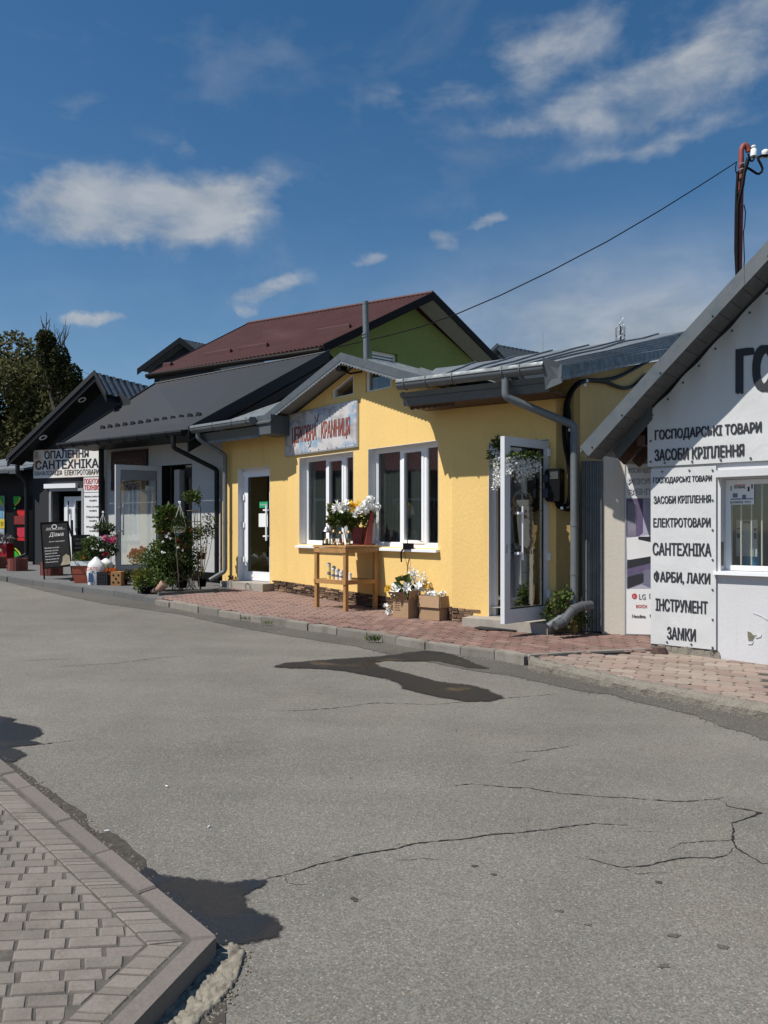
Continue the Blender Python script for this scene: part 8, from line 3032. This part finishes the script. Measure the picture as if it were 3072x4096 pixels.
for x, y, w, h, lab, two in ((1135, 2030, 0.155, 0.50, 'white plastic sack with red and blue print beside the trough', 1), (1250, 1880, 0.12, 0.25, 'white bag with a yellow green patch on the black crates', 0)):
    b = gD(x, y) if two else P(*cD(x, y), 14.1)
    t = thing('plastic_bag', lab, 'bag', b)
    mb = MB()
    vs, n, rows = [], 14, 8
    for j in range(rows + 1):
        f = j / rows
        prof = (0.92 + 0.16 * math.sin(f * 3.0)) * (1 if f < 0.72 else max(0.12, 1 - (f - 0.72) * 3.0))
        for k in range(n):
            a = 6.283 * k / n
            r_ = w * prof * (1 + 0.14 * noise.noise((math.cos(a) * 2 + x, math.sin(a) * 2, f * 4)))
            vs.append(b + Vector((math.cos(a) * r_, math.sin(a) * r_ * 0.7, f * h)))
    mb.add(vs, [[j * n + k, j * n + (k + 1) % n, (j + 1) * n + (k + 1) % n, (j + 1) * n + k] for j in range(rows) for k in range(n)], True)
    mb.build('sack', M['bag'], t)
    mb = MB()
    yy = b.y - w * 0.78
    pp = (lambda px, pz: Vector((b.x + px, yy, b.z + pz)))
    if two:
        mb.prism([pp(-0.10, 0.05), pp(-0.02, 0.05), pp(-0.02, 0.20), pp(-0.09, 0.22)], (0, 0.02, 0))
        mb.build('blue_print', plain('bag blue', (0.05, 0.09, 0.22), 0.5), t)
        lettering('САТЕ', lambda u, z: pp(u, z) - Vector((0, 0.012, 0)), -0.13, 0.08, 0.26, 0.32, M['ink_red'], t, 0.03)
    else:
        mb.prism([pp(-0.06, 0.06), pp(0.03, 0.05), pp(0.05, 0.14), pp(-0.05, 0.17)], (0, 0.02, 0))
        mb.build('patch', plain('lime patch', (0.40, 0.46, 0.10), 0.5), t)


def crate(b, sx, sy, h, mat, label, slats=4, name='crate', cat='crate', group=None):
    t = thing(name, label, cat, b, group)
    for i in range(slats):
        z = h * i / slats
        mb = MB()
        ring_ = [(-sx, -sy), (sx, -sy), (sx, sy), (-sx, sy)]
        for k in range(4):
            a, q = ring_[k], ring_[(k + 1) % 4]
            mb.bar(b + Vector((*a, z + h / slats * 0.4)), b + Vector((*q, z + h / slats * 0.4)), 0.012, h / slats * 0.72)
        mb.build('slat_ring', mat, t)
    mb = MB()
    for sx_, sy_ in ((-1, -1), (1, -1), (1, 1), (-1, 1), (0, -1), (0, 1), (0.5, -1), (-0.5, -1)):
        mb.bar(b + Vector((sx_ * sx, sy_ * sy, 0)), b + Vector((sx_ * sx, sy_ * sy, h)), 0.022, 0.022)
    mb.box(b + Vector((0, 0, 0.008)), (sx, 0, 0), (0, sy, 0), (0, 0, 0.006))
    mb.build('posts', mat, t)
    return t


b1, b2 = gD(1235, 2032), gD(1308, 2030)
crate(b1, 0.085, 0.12, 0.24, M['crate_black'], 'black plastic crate next to the white sack')
crate(b2, 0.075, 0.12, 0.26, M['crate_black'], 'black plastic crate holding orange flowers')
potted('orange flowering seedlings in the black crates', b2 + Vector((-0.08, 0, 0.05)), 0.0, 0.04, None, [(b2 + Vector((0, 0, 0.17)), (0.08, 0.1, 0.12), 180, 0.02, 0.05, 'leaf_dark'), (pd_(1280, 1890, b2.y), (0.16, 0.1, 0.06), 120, 0.02, 0.05, 'leaf')], blossoms=[('petal_orange', [pd_(x, y, b2.y - 0.1) for x, y in ((1240, 1890), (1265, 1875), (1290, 1895), (1310, 1865), (1335, 1860), (1350, 1885), (1325, 1890))], 0.04)])
b = gD(1380, 2042)
wc = thing('wooden_crate', 'small orange brown box with round holes under the glass door leaf', 'crate', b)
mb = MB()
mb.box(b + Vector((0, 0.05, 0.125)), (0.09, 0, 0), (0, 0.11, 0), (0, 0, 0.125))
mb.build('body', plain('orange board', (0.36, 0.19, 0.075), 0.7, var=0.2), wc)
for dx, dz in ((-0.045, 0.06), (0.045, 0.06), (-0.045, 0.19), (0.045, 0.19), (0, 0.125)):
    mb = MB()
    mb.tube([b + Vector((dx, -0.064, dz)), b + Vector((dx, -0.058, dz))], 0.018, 8)
    mb.build('hole', M['black'], wc)
b = gD(1450, 2030)
potted('low reddish brown plant beside the orange box', b, 0.09, 0.1, M['black'], [(b + Vector((0.05, 0, 0.16)), (0.16, 0.1, 0.11), 200, 0.018, 0.05, 'leaf_brown'), (b + Vector((0.05, 0, 0.12)), (0.16, 0.1, 0.1), 200, 0.018, 0.05, 'leaf_dark')])
b = gD(1080, 1990)
Yq = b.y + 0.15
potted('tall leafy bush behind the trough and sack', b, 0.12, 0.2, M['black'], [(pd_(1060, 1560, Yq), (0.15, 0.13, 0.17), 260, 0.03, 0.05, 'leaf'), (pd_(1070, 1690, Yq), (0.16, 0.13, 0.17), 230, 0.03, 0.05, 'leaf_dark'), (pd_(1110, 1620, Yq), (0.13, 0.12, 0.12), 120, 0.03, 0.05, 'leaf')], blossoms=[('petal_white', [pd_(1100, 1610, Yq - 0.14), pd_(1040, 1480, Yq - 0.1)], 0.025)])
b = gD(1300, 1990)
Yq = b.y + 0.15
potted('pink flowering bush beside the open glass door', b, 0.12, 0.2, M['black'], [(pd_(1280, 1610, Yq), (0.18, 0.14, 0.18), 330, 0.03, 0.05, 'leaf_dark'), (pd_(1330, 1500, Yq), (0.10, 0.1, 0.1), 90, 0.03, 0.05, 'leaf')], blossoms=[('petal_pink', [pd_(x, y, Yq - 0.15) for x, y in ((1245, 1475), (1265, 1500), (1290, 1530), (1315, 1510), (1335, 1525), (1350, 1490), (1300, 1495))], 0.05), ('petal_white', [pd_(x, y, Yq - 0.14) for x, y in ((1195, 1490), (1200, 1620))], 0.04), ('petal_red', [pd_(1240, 1690, Yq - 0.16)], 0.05)])
hb = pd_(1235, 1440, 14.3)
t = potted('dark hanging basket above the pink flowering bush', hb, 0.12, 0.08, M['black'], [(hb + Vector((0, 0, 0.12)), (0.2, 0.15, 0.10), 420, 0.022, 0.045, 'leaf_dark')], 'basket', 'hanging_basket', 'hanging baskets outside the flower shop', False)
mb = MB()
tp_ = pd_(1215, 1190, 14.3)
for x in (1130, 1280, 1200):
    mb.tube([pd_(x, 1420, 14.3), tp_], 0.005, 5)
mb.tube(smooth([tp_, pd_(1225, 1175, 14.3), pd_(1212, 1168, 14.3), pd_(1208, 1185, 14.3)]), 0.010, 6)
mb.build('hanger', M['ceramic'], t)

# ------------------------------------------------------------------ trees
def big_tree():
    YT = 33.0
    b = Vector(((5 - CX) / F * YT, YT, gz(-14, 24)))
    t = thing('broadleaf_tree', 'large dense broadleaf tree rising behind the dark gabled shop', 'tree', b)
    mb = MB()
    fork = b + Vector((0.3, 0, 3.2))
    mb.tube([b, b + Vector((0.1, 0, 1.8)), fork], [0.32, 0.26, 0.22], 8)
    tips = []

    def top(px):
        pts = [(-120, 352), (-60, 338), (0, 338), (19, 335), (23, 343), (31, 342), (40, 352), (55, 362), (66, 374), (78, 385), (92, 396)]
        for (a, ya), (c, yc) in zip(pts[:-1], pts[1:]):
            if a <= px <= c:
                return ya + (yc - ya) * (px - a) / (c - a)
        return 352
    cl = MB()
    for k in range(190):
        px = R.uniform(-95, 82)
        ty = top(px)
        py = ty + 11 + (R.random() ** 0.8) * (490 - ty)
        Y = YT + R.uniform(-2.2, 2.2)
        c = P(px, py, Y)
        tips.append(c)
        cl.cloud(c, (0.85, 0.85, 0.62), 230, 0.12, 0.19, 0.3, 0.1)
    for px, py in ((5, 336), (12, 334), (18, 333), (2, 341), (22, 343), (30, 340), (34, 345)):
        cl.cloud(P(px, py + 4, YT), (0.35, 0.35, 0.2), 40, 0.10, 0.18)
    for c in tips[::3]:
        mb.tube([fork, fork.lerp(c, 0.5) + Vector((0, 0, -0.4)), c], [0.10, 0.05, 0.015], 5)
    mb.build('trunk', M['bark'], t)
    cl.build('crown', M['tree_leaf'], t, fix=False)


big_tree()
YI = 29.5
b = Vector(((62 - CX) / F * YI, YI, gz(-13, 24)))
t = thing('ivy_tree', 'ivy smothered dead tree with bare twigs sticking up', 'tree', b)
mb = MB()
fork = P(62, 430, YI)
mb.tube([b, fork], [0.28, 0.22], 8)
for q in ((46, 345), (60, 362), (74, 382)):
    mb.tube([fork, P(q[0] + 2, q[1] + 30, YI), P(*q, YI)], [0.18, 0.12, 0.06], 6)
R2 = random.Random(5)
for x0, y0, x1, y1 in ((44, 336, 40.5, 316), (45, 336, 46.5, 312), (47, 336, 50, 318), (44.5, 328, 41, 321), (46, 325, 49, 320)):
    mb.tube([P(x0, y0, YI), P((x0 + x1) / 2 + 0.5, (y0 + y1) / 2, YI), P(x1, y1, YI)], [0.03, 0.018, 0.008], 4)
for k in range(16):
    x0, y0 = 58 + R2.uniform(-4, 7), 346 + R2.uniform(-3, 6)
    x1, y1 = x0 + R2.uniform(-6, 10), y0 - R2.uniform(10, 26)
    mb.tube([P(x0, y0, YI), P((x0 + x1) / 2 + R2.uniform(-1.5, 1.5), (y0 + y1) / 2, YI), P(x1, y1, YI)], [0.022, 0.012, 0.006], 4)
mb.build('trunk', M['bark'], t)
mb = MB()
for x, y, rx, ry, n in ((46, 340, 7.5, 9, 1100), (46, 355, 7.5, 12, 1000), (60, 358, 8, 12, 1100), (61, 374, 8, 14, 1000), (52, 378, 9, 14, 900), (73, 376, 7.5, 11, 900), (75, 392, 8, 13, 900), (64, 398, 10, 14, 700), (80, 402, 6, 10, 500)):
    k = YI / F
    mb.cloud(P(x, y, YI), (rx * k, 0.45, ry * k), n, 0.055, 0.10, 0.75, 0.0)
mb.build('crown', M['ivy'], t, fix=False)
for (a, c, lab) in (((81.5, 371, 30), (96, 376, 17.2), 'upper of two thin wires between the ivy and the dark gable'), ((82, 378, 30), (94.5, 380, 17.2), 'lower of two thin wires between the ivy and the dark gable')):
    mb = MB()
    mb.tube([P(*a), P((a[0] + c[0]) / 2, (a[1] + c[1]) / 2 + 0.6, (a[2] + c[2]) / 2), P(*c)], 0.006, 4)
    tag(mb.build('overhead_wire', M['rubber']), lab, 'wire')
# litter on the road
for i, (x, y) in enumerate(((922, 893), (590, 1140), (1155, 1117))):
    q = G(*c6([(x, y)])[0], 0.004)
    mb = MB()
    a = R.uniform(0, 3.1)
    d_ = Vector((math.cos(a), math.sin(a), 0)) * 0.013
    mb.tube([q - d_ * 0.8 + Vector((0, 0, 0.003)), q + d_ * 0.8 + Vector((0, 0, 0.003))], 0.003, 6)
    tag(mb.build('cigarette_end', M['paper']), ('cigarette end on the open asphalt farthest from the camera', 'cigarette end lying against the dirt along the near kerb', 'cigarette end on the open asphalt nearest the damp kerb corner')[i], 'litter', 'cigarette ends on the road')
